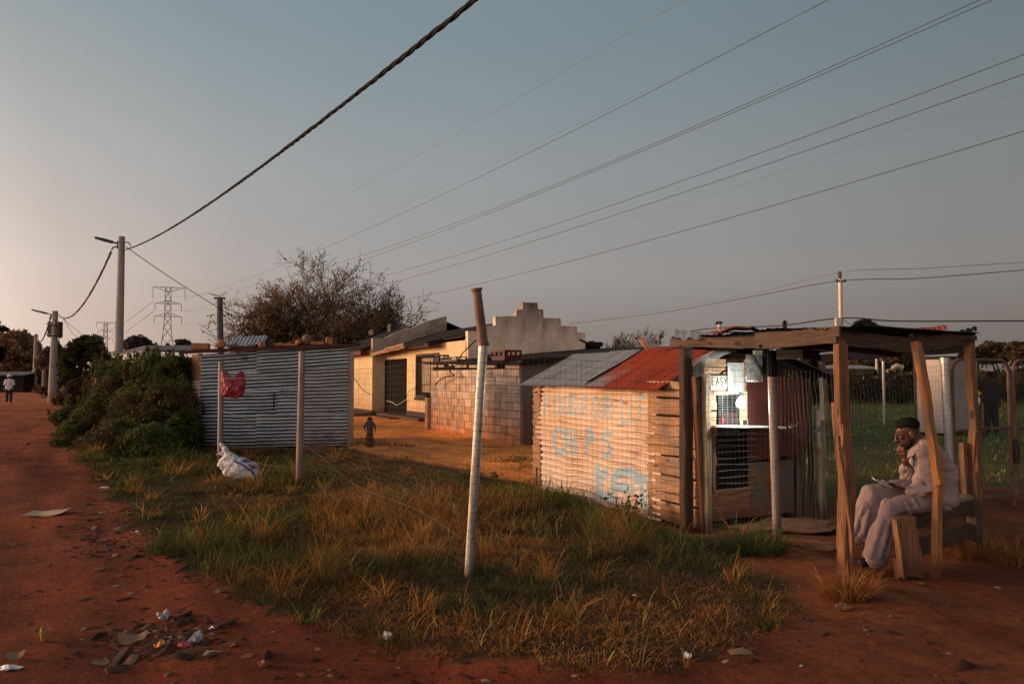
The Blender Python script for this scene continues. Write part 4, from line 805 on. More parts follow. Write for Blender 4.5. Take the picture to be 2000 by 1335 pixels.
def shed2():
    A = XY(293, 24); B = XY(238, 24.8); Cc = XY(378, 25.2); t = thing('corrugated_shack', tuple(A), 'low shack with bright zinc wall peeping over the bush beside the tall pole', 'shack')
    u = (A-B); Lu = u.length; u.normalize(); n = Vector((u.y, -u.x, 0)); mb = MB(); corr(mb, B, u, ZZ, Lu, 2.28, n, amp=.014, pitch=.11, seed=4); mb.build('zinc_wall', M['zinc_warm'], parent=t, smooth=True)
    u2 = (Cc-A); L2 = u2.length; u2.normalize(); n2 = Vector((u2.y, -u2.x, 0)); mb = MB(); mb.box(A, u2*L2, -n2*.05, ZZ*2.3); mb.box(A-n2*.1, u2*L2, -n2*3, ZZ*2.2); mb.build('dark_wall', M['roof_dark'], parent=t)
    mb = MB(); P0 = W(236, 686, 24.3); P1 = W(283, 672, 24.0); P2 = W(510, 664, 26); P3_ = W(512, 672, 26)
    q = [W(232, 691, 24.6), W(285, 683, 23.7), W(378, 686, 25.0), W(400, 684, 25.4), W(400, 674, 29), W(285, 674, 27.5), W(234, 687, 27)]
    mb.poly_prism(q, (0, 0, -.05)); mb.build('roof', M['grey_sheet'], parent=t)
shed2()
# ================================================================== house with the stepped gable
HC = XY(727, 32)
def HP(e_, s_, z_=0): return HC+ee*e_+dd*s_+ZZ*z_
def house():
    t = thing('house', tuple(HP(2, -2)), 'yellow plastered house with dark roof and stepped gable', 'house')
    REC = .58; gc = hit(914, 700, HP(REC, 0), ee); Lm = -(gc-HC).dot(dd); GWd = 4.62
    def facade(px, py, e_): return hit(px, py, HP(e_, 0), ee)
    def pz(px, py, e_): p = facade(px, py, e_); return (p-HC).dot(dd), p.z
    mb = MB()
    mb.box(HP(0, 0), dd*7, ee*6.6, ZZ*2.9)                                   # left wing
    mb.box(HP(REC, -Lm+.1), dd*(Lm-.1), ee*(GWd-.1), ZZ*2.85)                # main block
    mb.build('wall', M['plaster'], parent=t)
    # sloping gable parapet of the wing
    mb = MB(); prof = [(0, 2.6), (0, 3.30), (.25, 3.34), (.5, 3.30), (1.0, 3.55), (1.6, 3.80), (1.66, 3.74), (2.3, 4.05), (3.30, 4.36), (3.42, 4.36), (3.42, 3.75), (2.2, 3.35), (1.2, 3.05), (.9, 2.6)]
    mb.poly_prism([HP(a, -.03, b) for a, b in prof], dd*.24); mb.build('parapet', M['plaster_top'], parent=t)
    # stepped gable wall
    def gt(px, py): p = hit(px, py, HP(REC, -Lm), dd); return (p-HP(REC, -Lm)).dot(ee), p.z
    st = [(914, 646), (938, 646), (938, 636), (968, 635), (968, 618), (1008, 617), (1009, 604.5), (1020.5, 604), (1021, 590), (1050, 591), (1050.5, 603), (1061, 604), (1061.5, 620.5), (1095, 621.5), (1095.5, 636), (1127, 637), (1127.5, 649), (1143, 650)]
    mb = MB(); pr = [gt(*q) for q in st]; pr = [(max(0, pr[0][0]), pr[0][1])]+pr[1:]
    mb.poly_prism([HP(REC+a, -Lm, b) for a, b in [(0, 0)]+pr+[(pr[-1][0], 0)]], dd*.22); mb.build('gable', M['plaster_pink'], parent=t)
    # roofs
    mb = MB(); ez, rz = 2.95, 4.22
    def slab(pts): mb.poly_prism(pts, ZZ*-.07)
    slab([HP(-.45, .25, ez-.13), HP(-.45, 7.3, ez-.13), HP(3.34, 7.3, rz), HP(3.34, .25, rz)]); slab([HP(3.34, .25, rz), HP(3.34, 7.3, rz), HP(7.1, 7.3, ez-.1), HP(7.1, .25, ez-.1)])
    r1 = 3.62; eR = REC+GWd/2
    slab([HP(REC-.62, -.05, 2.66), HP(REC-.62, -Lm+2.3, 2.86), HP(eR, -Lm+.2, r1+.05), HP(eR, -.05, r1)])
    slab([HP(REC-.1, -Lm+2.3, 2.98), HP(REC-.1, -Lm+.24, 3.0), HP(eR, -Lm+.24, r1+.02), HP(eR, -Lm+2.3, r1+.02)])
    slab([HP(eR, -.05, r1), HP(eR, -Lm+.24, r1), HP(REC+GWd+.5, -Lm-.1, 2.72), HP(REC+GWd+.5, -.05, 2.72)])
    mb.box(HP(REC+GWd+.02, -Lm-.15, 2.72), ee*.55, dd*1.2, ZZ*.16)
    mb.build('roof', M['roof_dark'], parent=t)
    mb = MB(); a = HP(REC-.66, -.1, 2.60); b = HP(REC-.66, -Lm+4.4, 2.79); mb.timber(a, b, .14, .05, ZZ, jit=.02, seg=14)
    mb.timber(a.lerp(b, .45)+ZZ*.06-ee*.05, b+ZZ*.06-ee*.05, .11, .05, ZZ, jit=.02, seg=10); mb.build('gutter_board', M['fascia_rust'], parent=t)
    mb = MB(); mb.box(HP(-.47, .2, 2.58), dd*7, ee*.05, ZZ*.18); mb.build('fascia', M['roof_maroon'], parent=t)
    # soffit strip behind the gutter board is dark
    mb = MB(); mb.box(HP(REC-.55, -Lm+2.2, 2.70), dd*2.6, ee*.5, ZZ*.05); mb.build('soffit', M['roof_maroon'], parent=t)
    # plinth and stoep
    mb = MB(); mb.box(HP(-.03, -.02), dd*7, ee*.06, ZZ*.20); mb.box(HP(0, -.03), ee*REC, dd*.04, ZZ*.14); mb.box(HP(REC-.025, -Lm), dd*Lm, ee*.05, ZZ*.30); mb.build('plinth', M['plinth'], parent=t)
    mb = MB(); mb.box(HP(-1.5, -.3), dd*7.2, ee*1.46, ZZ*.10); mb.build('shaded_stoep', M['plinth'], parent=t)  # slab kept black to stand for shadowed ground before the wing too
    mb = MB(); mb.box(HP(REC-.5, -5.6), dd*5.2, ee*.45, ZZ*.13); mb.box(HP(REC-.9, -3.4), dd*2.0, ee*.38, ZZ*.05); mb.build('step', M['plinth'], parent=t)
    # door
    s0, z1 = pz(754, 702, REC); s1, _ = pz(794.5, 702, REC); mb = MB(); dz = z1
    mb.box(HP(REC-.03, s1, .1), dd*(s0-s1), ee*.04, ZZ*(dz-.1)); d = mb.build('door', M['black'], parent=t)
    mb = MB(); mb.box(HP(REC-.05, s0-.07, .1), dd*.07, ee*.05, ZZ*(dz-.1)); mb.box(HP(REC-.05, s1, .1), dd*.07, ee*.05, ZZ*(dz-.1)); mb.box(HP(REC-.05, s1, dz-.06), dd*(s0-s1), ee*.05, ZZ*.06)
    for k in range(1, 6): mb.box(HP(REC-.045, s1+(s0-s1)*k/6, .15), dd*.008, ee*.008, ZZ*(dz-.2))
    mb.build('security_grille', M['black'], parent=d)
    # windows
    for (xa, xb, ya, yb, e_) in ((814, 858, 690, 777, REC), (660, 686.5, 697, 772, 0)):
        s0, za = pz(xa, ya, e_); s1, _ = pz(xb, ya, e_); _, zb = pz((xa+xb)/2, (yb), e_); _, za2 = pz((xa+xb)/2, ya, e_); za = za2; hh = za-zb; ww = s0-s1
        mb = MB(); f = .09; mb.box(HP(e_-.05, s1, zb), dd*ww, ee*.06, ZZ*f); mb.box(HP(e_-.05, s1, za-f), dd*ww, ee*.06, ZZ*f); mb.box(HP(e_-.05, s1, zb+f), dd*f, ee*.06, ZZ*(hh-2*f)); mb.box(HP(e_-.05, s0-f, zb+f), dd*f, ee*.06, ZZ*(hh-2*f))
        for k in (.33, .66): mb.box(HP(e_-.04, s1+ww*k, zb+f), dd*.045, ee*.045, ZZ*(hh-2*f))
        w = mb.build('window', M['wood_dark'], parent=t)
        mb = MB(); mb.box(HP(e_-.012, s1+f, zb+f), dd*(ww-2*f), ee*.02, ZZ*(hh-2*f)); mb.build('pane', M['black'], parent=w)
        mb = MB()
        def cur(a, b): x = s1+ww*(.22+.50*a); return HP(e_-.018-.010*(1+math.sin(a*44)), x, zb+f+.12+(hh-2*f-.2)*b), (a*1.5, b)
        mb.grid(cur, 44, 2, 0); mb.build('curtain', M['curtain'], parent=w)
        mb = MB(); mb.box(HP(e_-.09, s1-.05, zb-.1), dd*(ww+.1), ee*.1, ZZ*.1); mb.build('sill', M['plinth'], parent=w)
    # wiring on the wall
    def wl(pts, e_, name, mat, r=.012):
        mb = MB(); mb.tube([facade(x, y, e_) for x, y in pts], r, 5); mb.build(name, mat, parent=t)
    wl([(689, 738), (697, 744), (704, 757), (714, 765), (723, 770)], -.02, 'wall_wire', M['cable_brown'])
    wl([(755, 782), (766, 785), (775, 791), (786, 785), (794, 779)], REC-.09, 'door_wire', M['poster'], .014)
    wl([(792, 784), (797, 765), (810, 757), (822, 752), (846, 748)], REC-.1, 'wall_wire', M['cable'], .010)
    return Lm
HOUSE_L = house()
for px, py, s, lb in ((765, 637, (.62, .3, .42), 'tallest dark block standing on the house roof'), (729, 649, (.9, .3, .30), 'middle dark block on the house roof'), (693, 660, (.8, .3, .28), 'lowest dark block at the left of the house roof')):
    p = hit(px, py, HP(3.0, 0), ee); x = (p-HC).dot(dd); z = 2.82+(3.0+.45)/3.79*1.4
    brick_at(HP(3.0, x, z-.08), s[0], s[1], s[2], R(90)+TH, M['crate_dark'], 'roof_block', lb, 'block', 'dark blocks on the house roof')
# ================================================================== block outbuilding
OB = XY(1015, 18); OL = 6.0
def OP(t_, s_, z_=0): return OB+ee*t_+dd*s_+ZZ*z_
def outbuilding():
    t = thing('block_outbuilding', tuple(OP(1, 3)), 'flat roofed outbuilding of bare cement blocks with crates on top', 'outbuilding')
    zt = lambda s: 1.85+.10*s/OL
    mb = MB(); ch = .205; n = 9
    mb.box(OP(.02, .02), dd*(OL-.04), ee*.15, ZZ*1.84, 1)
    for r in range(n):
        x = -.2*(r % 2); z0 = r*ch
        while x < OL-.03:
            L = .40*random.uniform(.8, 1.15); a = max(0, x); b = min(OL, x+L-.014)
            if b-a > .05:
                tone = random.uniform(.72, 1.2); w = random.uniform(.92, 1.1); off = random.uniform(0, .016) if random.random() < .75 else random.uniform(.018, .03)
                if a < .001 and r % 2: off = 0
                mb.box(OP(-off, a, z0+random.uniform(0, .006)), dd*(b-a), ee*(.1+off), ZZ*(ch-.014), 0, (tone*w, tone, tone/w*random.uniform(.95, 1.1)))
            x += L
    mb.build('block_wall', [M['block'], M['mortar']], parent=t, colattr=True)
    mb = MB()
    for a, b in ((.0, .75), (1.35, 2.1), (2.4, 3.0), (3.2, 4.0), (4.9, 5.35), (5.5, 6.0)):
        mb.box(OP(-.02, a, zt(a)+.005), dd*(b-a), ee*.16, ZZ*.14, 0, (.95*random.uniform(.85, 1.1),)*3)
    mb.box(OP(.06, .02, 1.84), dd*(OL-.04), ee*.1, ZZ*.14, 1); mb.build('top_course', [M['block'], M['black']], parent=t, colattr=True)
    mb = MB(); mb.box(OP(.03, .0), ee*5.5, dd*.14, ZZ*2.02); mb.build('side_wall', M['cement_dark'], parent=t); mb = MB(); mb.box(OP(.03, OL-.14), ee*5.5, dd*.14, ZZ*2); mb.build('end_wall', M['cement_dark'], parent=t); mb = MB(); mb.box(OP(5.4, .15), ee*.14, dd*(OL-.3), ZZ*2.1); mb.build('rear_wall', M['cement_dark'], parent=t)
    mb = MB(); mb.poly_prism([OP(-.12, -.22, 1.99), OP(-.12, OL+.3, 2.10), OP(5.8, OL+.1, 2.62), OP(2.1, -.22, 2.17), OP(5.8, -.22, 2.5)][:2]+[OP(5.8, OL+.1, 2.62), OP(5.8, -.22, 2.52)], ZZ*-.06)
    mb.timber(OP(-.16, .4, 2.0), OP(-.16, OL+.5, 2.09), .05, .05, ZZ, m=0, jit=.02); mb.timber(OP(-.1, -.26, 2.0), OP(2.9, -.26, 2.24), .09, .05, ZZ, m=0, jit=.02); mb.build('roof', M['roof_dark'], parent=t)
    mb = MB()
    for r in range(5): mb.box(OP(-.12, OL+.02, r*.2), ee*.35, dd*.2, ZZ*.19, 0, (random.uniform(.8, 1.1),)*3)
    mb.box(OP(-.12, OL+.06, 1.0), ee*.3, dd*.18, ZZ*.1, 1); mb.build('block_stub', [M['block'], M['black']], parent=t, colattr=True)
outbuilding()
def on_out(px, t_=.15): p = hit(px, 712, OP(t_, 0), ee); s = (p-OB).dot(dd); return OP(t_, s, 2.0+.11*(s+.22)/OL+t_*.085)
def crate(px, L, wd, h, mat, label, slots, t_=.3):
    p = on_out(px, t_); tt = thing('crate', tuple(p), label, 'crate', 'crates on the outbuilding roof'); mb = MB(); o = p-dd*L/2-ee*wd/2; th = .02
    for base, along, lng in ((o, dd, L), (o+ee*(wd-th), dd, L)):
        mb.box(base, along*lng, ee*th, ZZ*h*.45); mb.box(base+ZZ*h*.82, along*lng, ee*th, ZZ*h*.18)
        for k in range(slots+1): mb.box(base+along*(lng-.05)*k/slots+ZZ*h*.45, along*.05, ee*th, ZZ*h*.37)
    for base in (o, o+dd*(L-th)):
        mb.box(base+ee*th, ee*(wd-2*th), dd*th, ZZ*h*.45); mb.box(base+ee*th+ZZ*h*.82, ee*(wd-2*th), dd*th, ZZ*h*.18)
        for k in range(slots+1): mb.box(base+ee*(th+(wd-2*th-.04)*k/slots)+ZZ*h*.45, ee*.04, dd*th, ZZ*h*.37)
    mb.build('slatted_side', mat, parent=tt); mb = MB(); mb.box(o+ZZ*.005+ee*th+dd*th, dd*(L-2*th), ee*(wd-2*th), ZZ*.02); mb.build('bottom', mat, parent=tt)
crate(988, .85, .5, .27, M['crate_red'], 'dark red plastic crate with slots on the outbuilding roof', 3, .45)
crate(957, .5, .4, .17, M['crate_dark'], 'black plastic crate half hidden behind the leaning fence post', 2, .3)
crate(886, 1.25, .35, .13, M['crate_grey'], 'flat grey crate at the left end of the outbuilding roof', 1, .18)
crate(863, .35, .35, .2, M['crate_dark'], 'small dark crate at the far left corner of the outbuilding roof', 2, .2)
def drop_cable():
    mb = MB(); f = lambda x, y, o=-.25: hit(x, y, OP(o, 0), ee)
    pts = [f(929, 664, .5), f(915, 678, .3), f(903, 690), f(896, 702), f(884, 712), f(878, 720), f(880, 727), f(888, 733), f(876, 734), f(866, 738), f(856, 744), f(850, 752)]
    sm = []
    for i in range(len(pts)-1):
        for q in (0, .25, .5, .75):
            p0, p1, p2, p3 = pts[max(i-1, 0)], pts[i], pts[i+1], pts[min(i+2, len(pts)-1)]
            sm.append(.5*((2*p1)+(p2-p0)*q+(2*p0-5*p1+4*p2-p3)*q*q+(3*p1-p0-3*p2+p3)*q**3))
    mb.tube(sm+[pts[-1]], .018, 6); tag(mb.build('hanging_cable', M['cable']), 'thick black cable hanging off the outbuilding roof', 'cable')
drop_cable()
# ================================================================== corner shop
NB = XY(1372, 7.98); SL = 3.66; FW = 1.56
def KP(t_, s_, z_=0): return NB+ee*t_+dd*s_+ZZ*z_
def FT(px, py, off=0):   # pixel -> (t, z) on the front plane
    p = hit(px, py, KP(0, -off), dd); return (p-NB).dot(ee), p.z
def ST(px, py, off=0):   # pixel -> (s, z) on the painted side wall
    p = hit(px, py, KP(-off, 0), ee); return (p-NB).dot(dd), p.z
def fbox(mb, x0, y0, x1, y1, o0, o1, m=0, sk=0):
    a, za = FT((x0+x1)/2, y0, o1); b, zb = FT((x0+x1)/2, y1, o1); ta, _ = FT(x0, (y0+y1)/2, o1); tb, _ = FT(x1, (y0+y1)/2, o1)
    mb.box(KP(ta, -o0, zb), ee*(tb-ta), -dd*(o1-o0), ZZ*(za-zb), m); return ta, tb, zb, za
def shop():
    t = thing('shop', tuple(KP(.8, 1.5)), 'small corner shop of peach corrugated sheet and planks with red rusted roof', 'shop')
    EZ, RZ, RT = 1.56, 1.99, .80
    # painted side wall: grid faces inside the brush strokes take the blue paint
    s_plank = ST(1284, 850)[0]; Ls = SL-s_plank; H = 1.56
    def seg(text, xs, y0, y1, adv_k=1.0):   # text laid between survey columns
        out = []
        for ch, (xa, xb) in zip(text, xs):
            for st in FONT[ch]:
                P = []
                for a, b in st:
                    s_, z_ = ST(xa+(xb-xa)*a/.8, y1+(y0-y1)*b, .02); P.append((SL-s_, z_))
                out += [(p[0], p[1], q[0], q[1]) for p, q in zip(P[:-1], P[1:])]
        return out
    A1 = seg('FOOD', [(1064, 1074), (1083, 1094), (1101, 1112), (1118, 1128)], 777, 812) + seg('FOR', [(1138, 1148), (1160, 1172), (1181, 1194)], 778, 818) + seg('LIFE', [(1212, 1226), (1231, 1238), (1248, 1258), (1267, 1278)], 777, 826)
    A2 = seg('CHIPS', [(1083, 1101), (1106, 1118), (1124, 1130), (1148, 1160), (1178, 1193)], 845, 888)
    def pl(pts): P = []; [P.append((SL-ST(x, y, .02)[0], ST(x, y, .02)[1])) for x, y in pts]; return [(p[0], p[1], q[0], q[1]) for p, q in zip(P[:-1], P[1:])]
    A3 = pl([(1168, 912), (1168, 976)])+pl([(1168, 940), (1184, 918)])+pl([(1170, 948), (1190, 966)])+pl([(1196, 962), (1198, 930), (1214, 918), (1238, 920), (1240, 930)])+pl([(1200, 943), (1236, 946)])+pl([(1252, 926), (1255, 968), (1272, 990)])+pl([(1240, 925), (1266, 930), (1268, 960)])
    ext = .12
    def mf(a, b):
        x, z = a*(Ls), H*b
        w = .5+1.0*mnoise.noise(Vector((x*9, z*9, 1)))
        if near_stroke(x, z, A1, .0185+.006*w) or near_stroke(x, z, A2, .030+.010*w) or near_stroke(x, z, A3, .046+.018*w): return 1 if mnoise.noise(Vector((x*14, z*30, 4))) > -.5 else 0
        return 0
    mb = MB(); res = .018
    def tilt(a, b): return ZZ*(.06*math.sin(b*3.1)*(1-a)-(1-b)*.16*a*max(0, .62-b)*1.2+.055*mnoise.noise(Vector((a*5, b*3, 6)))*max(0, .62-b)*1.6+.02*mnoise.noise(Vector((a*11, b*5, 2)))*max(0, .7-b))
    corr(mb, KP(-.02, SL), -dd, ZZ, Ls, H, -ee, vary=.8, amp=.0165, pitch=.076, mf=mf, res=res, dent=.022, seed=1, spp=10, sag=tilt)
    corr(mb, KP(-.03, s_plank+.05), -dd, ZZ, .15, .82, -ee, amp=.011, pitch=.076, res=.05, dent=.01, seed=9)
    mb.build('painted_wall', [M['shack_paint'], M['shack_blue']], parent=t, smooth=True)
    # plank end of the side wall and the far end boards
    mb = MB(); z = .02; k = 0
    while z < 1.52:
        h = random.uniform(.075, .135); tl = random.uniform(-.016, .016)
        mb.timber(KP(-.005-random.uniform(0, .02), s_plank+.14, z+h/2), KP(-.005-random.uniform(0, .02), .03, z+h/2+tl), h*.94, .04, ZZ, jit=.010, seg=10, ch=.3, twist=random.uniform(-.12, .12)); z += h
    mb.box(KP(.03, s_plank+.15), -dd*(s_plank+.1), ee*.01, ZZ*1.5, 1)
    mb.build('plank_side', [M['plank_pale'], M['black']], parent=t)
    mb = MB(); z = .02
    while z < 1.5:
        h = random.uniform(.10, .14); mb.timber(KP(.02, SL+.03, z+h/2), KP(FW, SL+.03, z+h/2), h, .03, ZZ, jit=.006); mb.timber(KP(-.05, SL+.02, z+h/2-.02), KP(-.02, SL-.14, z+h/2+.02), h*.95, .03, ZZ, jit=.006, m=1); z += h
    mb.build('back_wall', [M['plank_red'], M['plank_pale']], parent=t)
    mb = MB(); mb.box(KP(FW-.02, .02), ee*.02, dd*SL, ZZ*1.6); mb.build('far_wall', M['galv_rust'], parent=t)
    mb = MB(); mb.box(KP(.05, .28), ee*(FW-.1), dd*.02, ZZ*1.55); mb.box(KP(.05, .05), ee*(FW-.1), dd*.22, ZZ*.02); mb.build('inner_partition', M['inside'], parent=t)
    # roof: grey sheets behind, red sheet in front, right slope
    def rs(mb, s0, s1, t0, z0, t1, z1, m, seed, lift=0):
        v = (ee*(t1-t0)+ZZ*(z1-z0)); Lv = v.length; v.normalize(); n = dd.cross(v); n = n if n.z > 0 else -n
        corr(mb, KP(t0, s0, z0+lift), dd, v, s1-s0, Lv, n, amp=.010, pitch=.076, along='u' if False else 'v', m=m, seed=seed, res=.1, dent=.008)
    mb = MB(); rs(mb, 1.62, SL+.25, -.17, EZ-.04, RT, RZ+.01, 0, 3); rs(mb, 2.1, 2.9, -.15, EZ-.02, RT, RZ+.03, 0, 7); mb.box(KP(-.12, 2.06, EZ+.02), dd*.035, ee*.92+ZZ*.43, ZZ*.01, 1)
    mb.build('grey_roof', [M['galv_rust'], M['black']], parent=t, smooth=True)
    mb = MB(); rs(mb, .50, 2.02, -.2, EZ-.06, RT+.02, RZ+.05, 0, 5); e0 = KP(-.2, .5, EZ-.06); e1 = KP(RT, .5, RZ+.05)
    mb.build('red_roof', M['rust_red'], parent=t, smooth=True)
    mb = MB(); mb.timber(e0+(e1-e0)*.35-dd*.02+ZZ*.0, e1-dd*.02, .03, .012, ZZ); mb.build('roof_edge', M['white_board'], parent=t)
    mb = MB(); rs(mb, -.12, SL+.2, RT, RZ+.02, FW+.2, 1.68, 0, 6); mb.build('right_roof', M['galv_rust'], parent=t, smooth=True)
    # black plastic over the front strip
    mb = MB()
    def bp(a, b): tt = -.03+(RT+.05)*b; return KP(tt, -.03+.55*a, EZ-.03+(RZ-EZ)*b-.03*math.sin(a*3)+.02*mnoise.noise(Vector((a*4, b*4, 2)))), (a, b)
    mb.grid(bp, 10, 14); mb.box(KP(.0, .03, 1.36), dd*.5, ee*.01, ZZ*.19); mb.build('black_sheet', M['black'], parent=t)
    # front frame
    mb = MB(); mb.timber(W(1356, 735, 7.93)+ZZ*0, KP(-.045, -.03, -.05), .05, .05, ee, m=0, jit=.006); mb.build('frame_strip', M['plank_red'], parent=t)
    mb = MB(); a, z = FT(1378, 730, .05); mb.timber(KP(a, -.06, z), KP(FT(1378, 900, .05)[0]+.015, -.06, -.05), .075, .07, ee, jit=.008); mb.build('corner_post', M['wood_grey'], parent=t)
    mb = MB(); r0 = KP(-.03, -.10, EZ-.05); r1 = KP(RT, -.10, RZ-.06); mb.timber(r1, KP(FW+.28, -.10, 1.63), .07, .045, ZZ); mb.build('rafter', M['black'], parent=t)
    mb = MB()                                                # gable and left column planks
    for (x0, x1, y0, y1) in [(1376, 1462, 700, 716), (1374, 1462, 716, 730), (1373, 1462, 730, 747), (1372, 1462, 747, 764)]:
        ta, za = FT(x0, (y0+y1)/2); tb, _ = FT(x1, (y0+y1)/2); h = FT(1400, y0)[1]-FT(1400, y1)[1]
        mb.timber(KP(ta, 0, za), KP(tb, 0, za+random.uniform(-.006, .006)), h*.96, .03, ZZ, jit=.004)
    ys = [765, 786, 802, 820, 834, 852, 872, 893, 912, 934, 956]
    for y0, y1 in zip(ys[:-1], ys[1:]):
        ta, za = FT(1372, (y0+y1)/2); tb, _ = FT(1396, (y0+y1)/2); h = FT(1384, y0)[1]-FT(1384, y1)[1]
        mb.timber(KP(ta, random.uniform(0, .02), za), KP(tb+random.uniform(-.015, .01), -.01, za+random.uniform(-.008, .008)), h*.94, .03, ZZ, jit=.005)
    for y0, y1 in ((958, 977), (977, 990), (990, 1004), (1004, 1018)):
        ta, za = FT(1374, (y0+y1)/2); tb, _ = FT(1463, (y0+y1)/2-6); h = FT(1420, y0)[1]-FT(1420, y1)[1]
        mb.timber(KP(ta, 0, za-.015), KP(tb, -.005, za), h, .035, ZZ, jit=.006, m=1)
    mb.build('front_planks', [M['plank_pale'], M['plank_red']], parent=t)
    # upper serving window with grille, a black sheet standing in for interior shade
    mb = MB(); ta, tb, zb, za = fbox(mb, 1395, 768, 1456, 832, -.10, -.08); w = mb.build('serving_window', M['black'], parent=t)
    mb = MB()
    for k in range(19): z = zb+.01+(za-zb-.02)*k/18; mb.tube([KP(ta, .015, z), KP(tb, .015, z+.004*math.sin(k))], .0028, 5)
    for k in range(6): x = ta+(tb-ta)*(.12+.76*k/5); mb.tube([KP(x, .012, zb), KP(x+.004, .012, za)], .0032, 5)
    mb.build('grille', M['bars'], parent=w)
    mb = MB(); fbox(mb, 1395, 764, 1460, 770, -.02, .03); fbox(mb, 1450, 770, 1460, 832, -.02, .03); mb.build('window_frame', M['yellow_board'], parent=w)
    mb = MB(); fbox(mb, 1414, 806, 1437, 831, -.07, -.03); mb.build('window_flap', M['maroon'], parent=w)
    # lower opening with rods, its inner shade put in as a black sheet
    mb = MB(); ta, tb, zb, za = fbox(mb, 1396, 840, 1464, 955, -.06, -.04); w = mb.build('lower_hatch', M['black'], parent=t)
    mb = MB()
    for k in range(10):
        z = zb+.015+(za-zb-.03)*k/9; mb.tube([KP(ta+(tb-ta)*q, -.028-.004*math.sin(q*5+k), z+.006*math.sin(q*4+k*2)-.012*q) for q in np.linspace(-.02, 1.04, 7)], .0036, 5)
    mb.build('rods', M['bars'], parent=w)
    mb = MB(); fbox(mb, 1392, 838, 1398, 957, -.02, .03); mb.build('hatch_stile', M['plank_red'], parent=w)
    # maroon sheet, right part bowed into ripples
    mb = MB(); x0, x1 = 1459, 1574
    def ms(a, b):
        tt, _ = FT(x0+(x1-x0)*a, 820, .02); _, zt_ = FT(1515, 742-16*(1-a), .02); _, zb_ = FT(1515, 897-10*a, .02)
        rp = .0045*math.sin(max(0, a-.52)*105)*(a > .52)+.03*math.sin(b*3.1)*max(0, a-.5)
        return KP(tt+.03*math.sin(b*2.6)*max(0, a-.6), -.02-rp, zb_+(zt_-zb_)*b), (a, b)
    mb.grid(ms, 110, 14, 0); mb.build('maroon_sheet', M['maroon'], parent=t, smooth=True)
    mb = MB(); fbox(mb, 1464, 900, 1550, 1004, -.02, .0); mb.build('door', M['door_rust'], parent=t)
    mb = MB(); a, _ = FT(1562, 900, 0); mb.timber(KP(a, 0, 1.0), KP(a, 0, -.03), .075, .06, ee); a2, _ = FT(1576, 900, 0)
    mb.timber(KP(FW+.03, -.02, 1.62), KP(FW+.02, -.02, -.03), .04, .05, ee, m=1); mb.build('side_post', [M['wood_brown'], M['wood_dark']], parent=t)
    # counter shelf
    mb = MB(); a, z = FT(1400, 832, .18); b, z2 = FT(1540, 838, .18)
    mb.timber(KP(a+.02, -.10, z), KP(b-.06, -.13, z2+.02), .16, .022, dd, jit=.004, ch=.2); mb.build('shelf', M['white_board'], parent=t)
    mb = MB(); mb.box(KP(.3, .0, -.02), ee*1.2, -dd*.35, ZZ*.06); mb.build('threshold', M['soil'], parent=t)
    # soffit boards under the roof, right of the hanging pouch
    mb = MB(); fbox(mb, 1474, 684, 1500, 692, .02, .05); fbox(mb, 1515, 682, 1568, 700, .3, .33); mb.build('soffit_board', M['yellow_board'], parent=t)
    return t
SHOP = shop()
# ---- things hung on the shop front
def sheet_on_front(name, x0, y0, x1, y1, off, mat, label, cat, marks=(), curl=.02, mm=None, extra=()):
    mb = MB()
    def fn(a, b):
        tt, _ = FT(x0+(x1-x0)*a, (y0+y1)/2, off); _, zz = FT((x0+x1)/2, y1+(y0-y1)*b, off); c = curl*math.sin(a*3.14)*(1-b*.6)+curl*.4*mnoise.noise(Vector((a*3, b*3, x0)))
        return KP(tt, -off-c, zz), (a, b)
    def mf(a, b):
        for L, wd, mi in marks:
            if near_stroke(a, b, L, wd): return mi
        return 0
    mb.grid(fn, 60, 60, 0, mf)
    return tag(mb.build(name, [mat]+list(extra), smooth=True), label, cat)
sheet_on_front('sign_board', 1388, 733, 1421, 759, .03, M['board'], 'small grey board hand lettered in black beside the white poster', 'sign', [(strokes('EASY', .07, .28, .245, .58, .20), .024, 1)], .004, extra=[M['ink']])
sheet_on_front('poster', 1421.5, 708, 1453, 766, .045, M['poster'], 'white paper poster hanging above the lit serving window', 'poster',
               [([(.15+.11*k, .74, .2+.11*k, .80) for k in range(6)]+[(.18, .73, .8, .745), (.2, .80, .32, .79), (.55, .81, .75, .80)], .016, 1), ([(.1+.08*k, .645, .14+.08*k, .66) for k in range(6)], .013, 1), ([(.15, .52, .4, .545), (.4, .545, .75, .54)], .012, 2)], .02, extra=[M['ink_faint'], M['ink_olive']])
sheet_on_front('plastic_pouch', 1457, 692, 1489, 746, .06, M['plastic_clear'], 'clear plastic pouch hanging right of the white poster', 'pouch', [([(.05, .03, .95, .03), (.03, .05, .03, .2), (.97, .05, .97, .2)], .035, 1)], .03, extra=[M['poster']])
def eave_plastic():
    mb = MB()
    def fn(a, b):
        p = W(1352+(1438-1352)*a, 738-(738-684)*a+(-34+52*a*.2)*b+6*math.sin(a*7)*(1-b), 7.72+.25*a); return p+Vector((0, -.03*math.sin(a*9+b*4), 0)), (a, b)
    mb.grid(fn, 24, 6); tag(mb.build('plastic_sheet', M['plastic_clear'], smooth=True), 'crinkled clear plastic strip under the shop gable', 'plastic sheet')
eave_plastic()
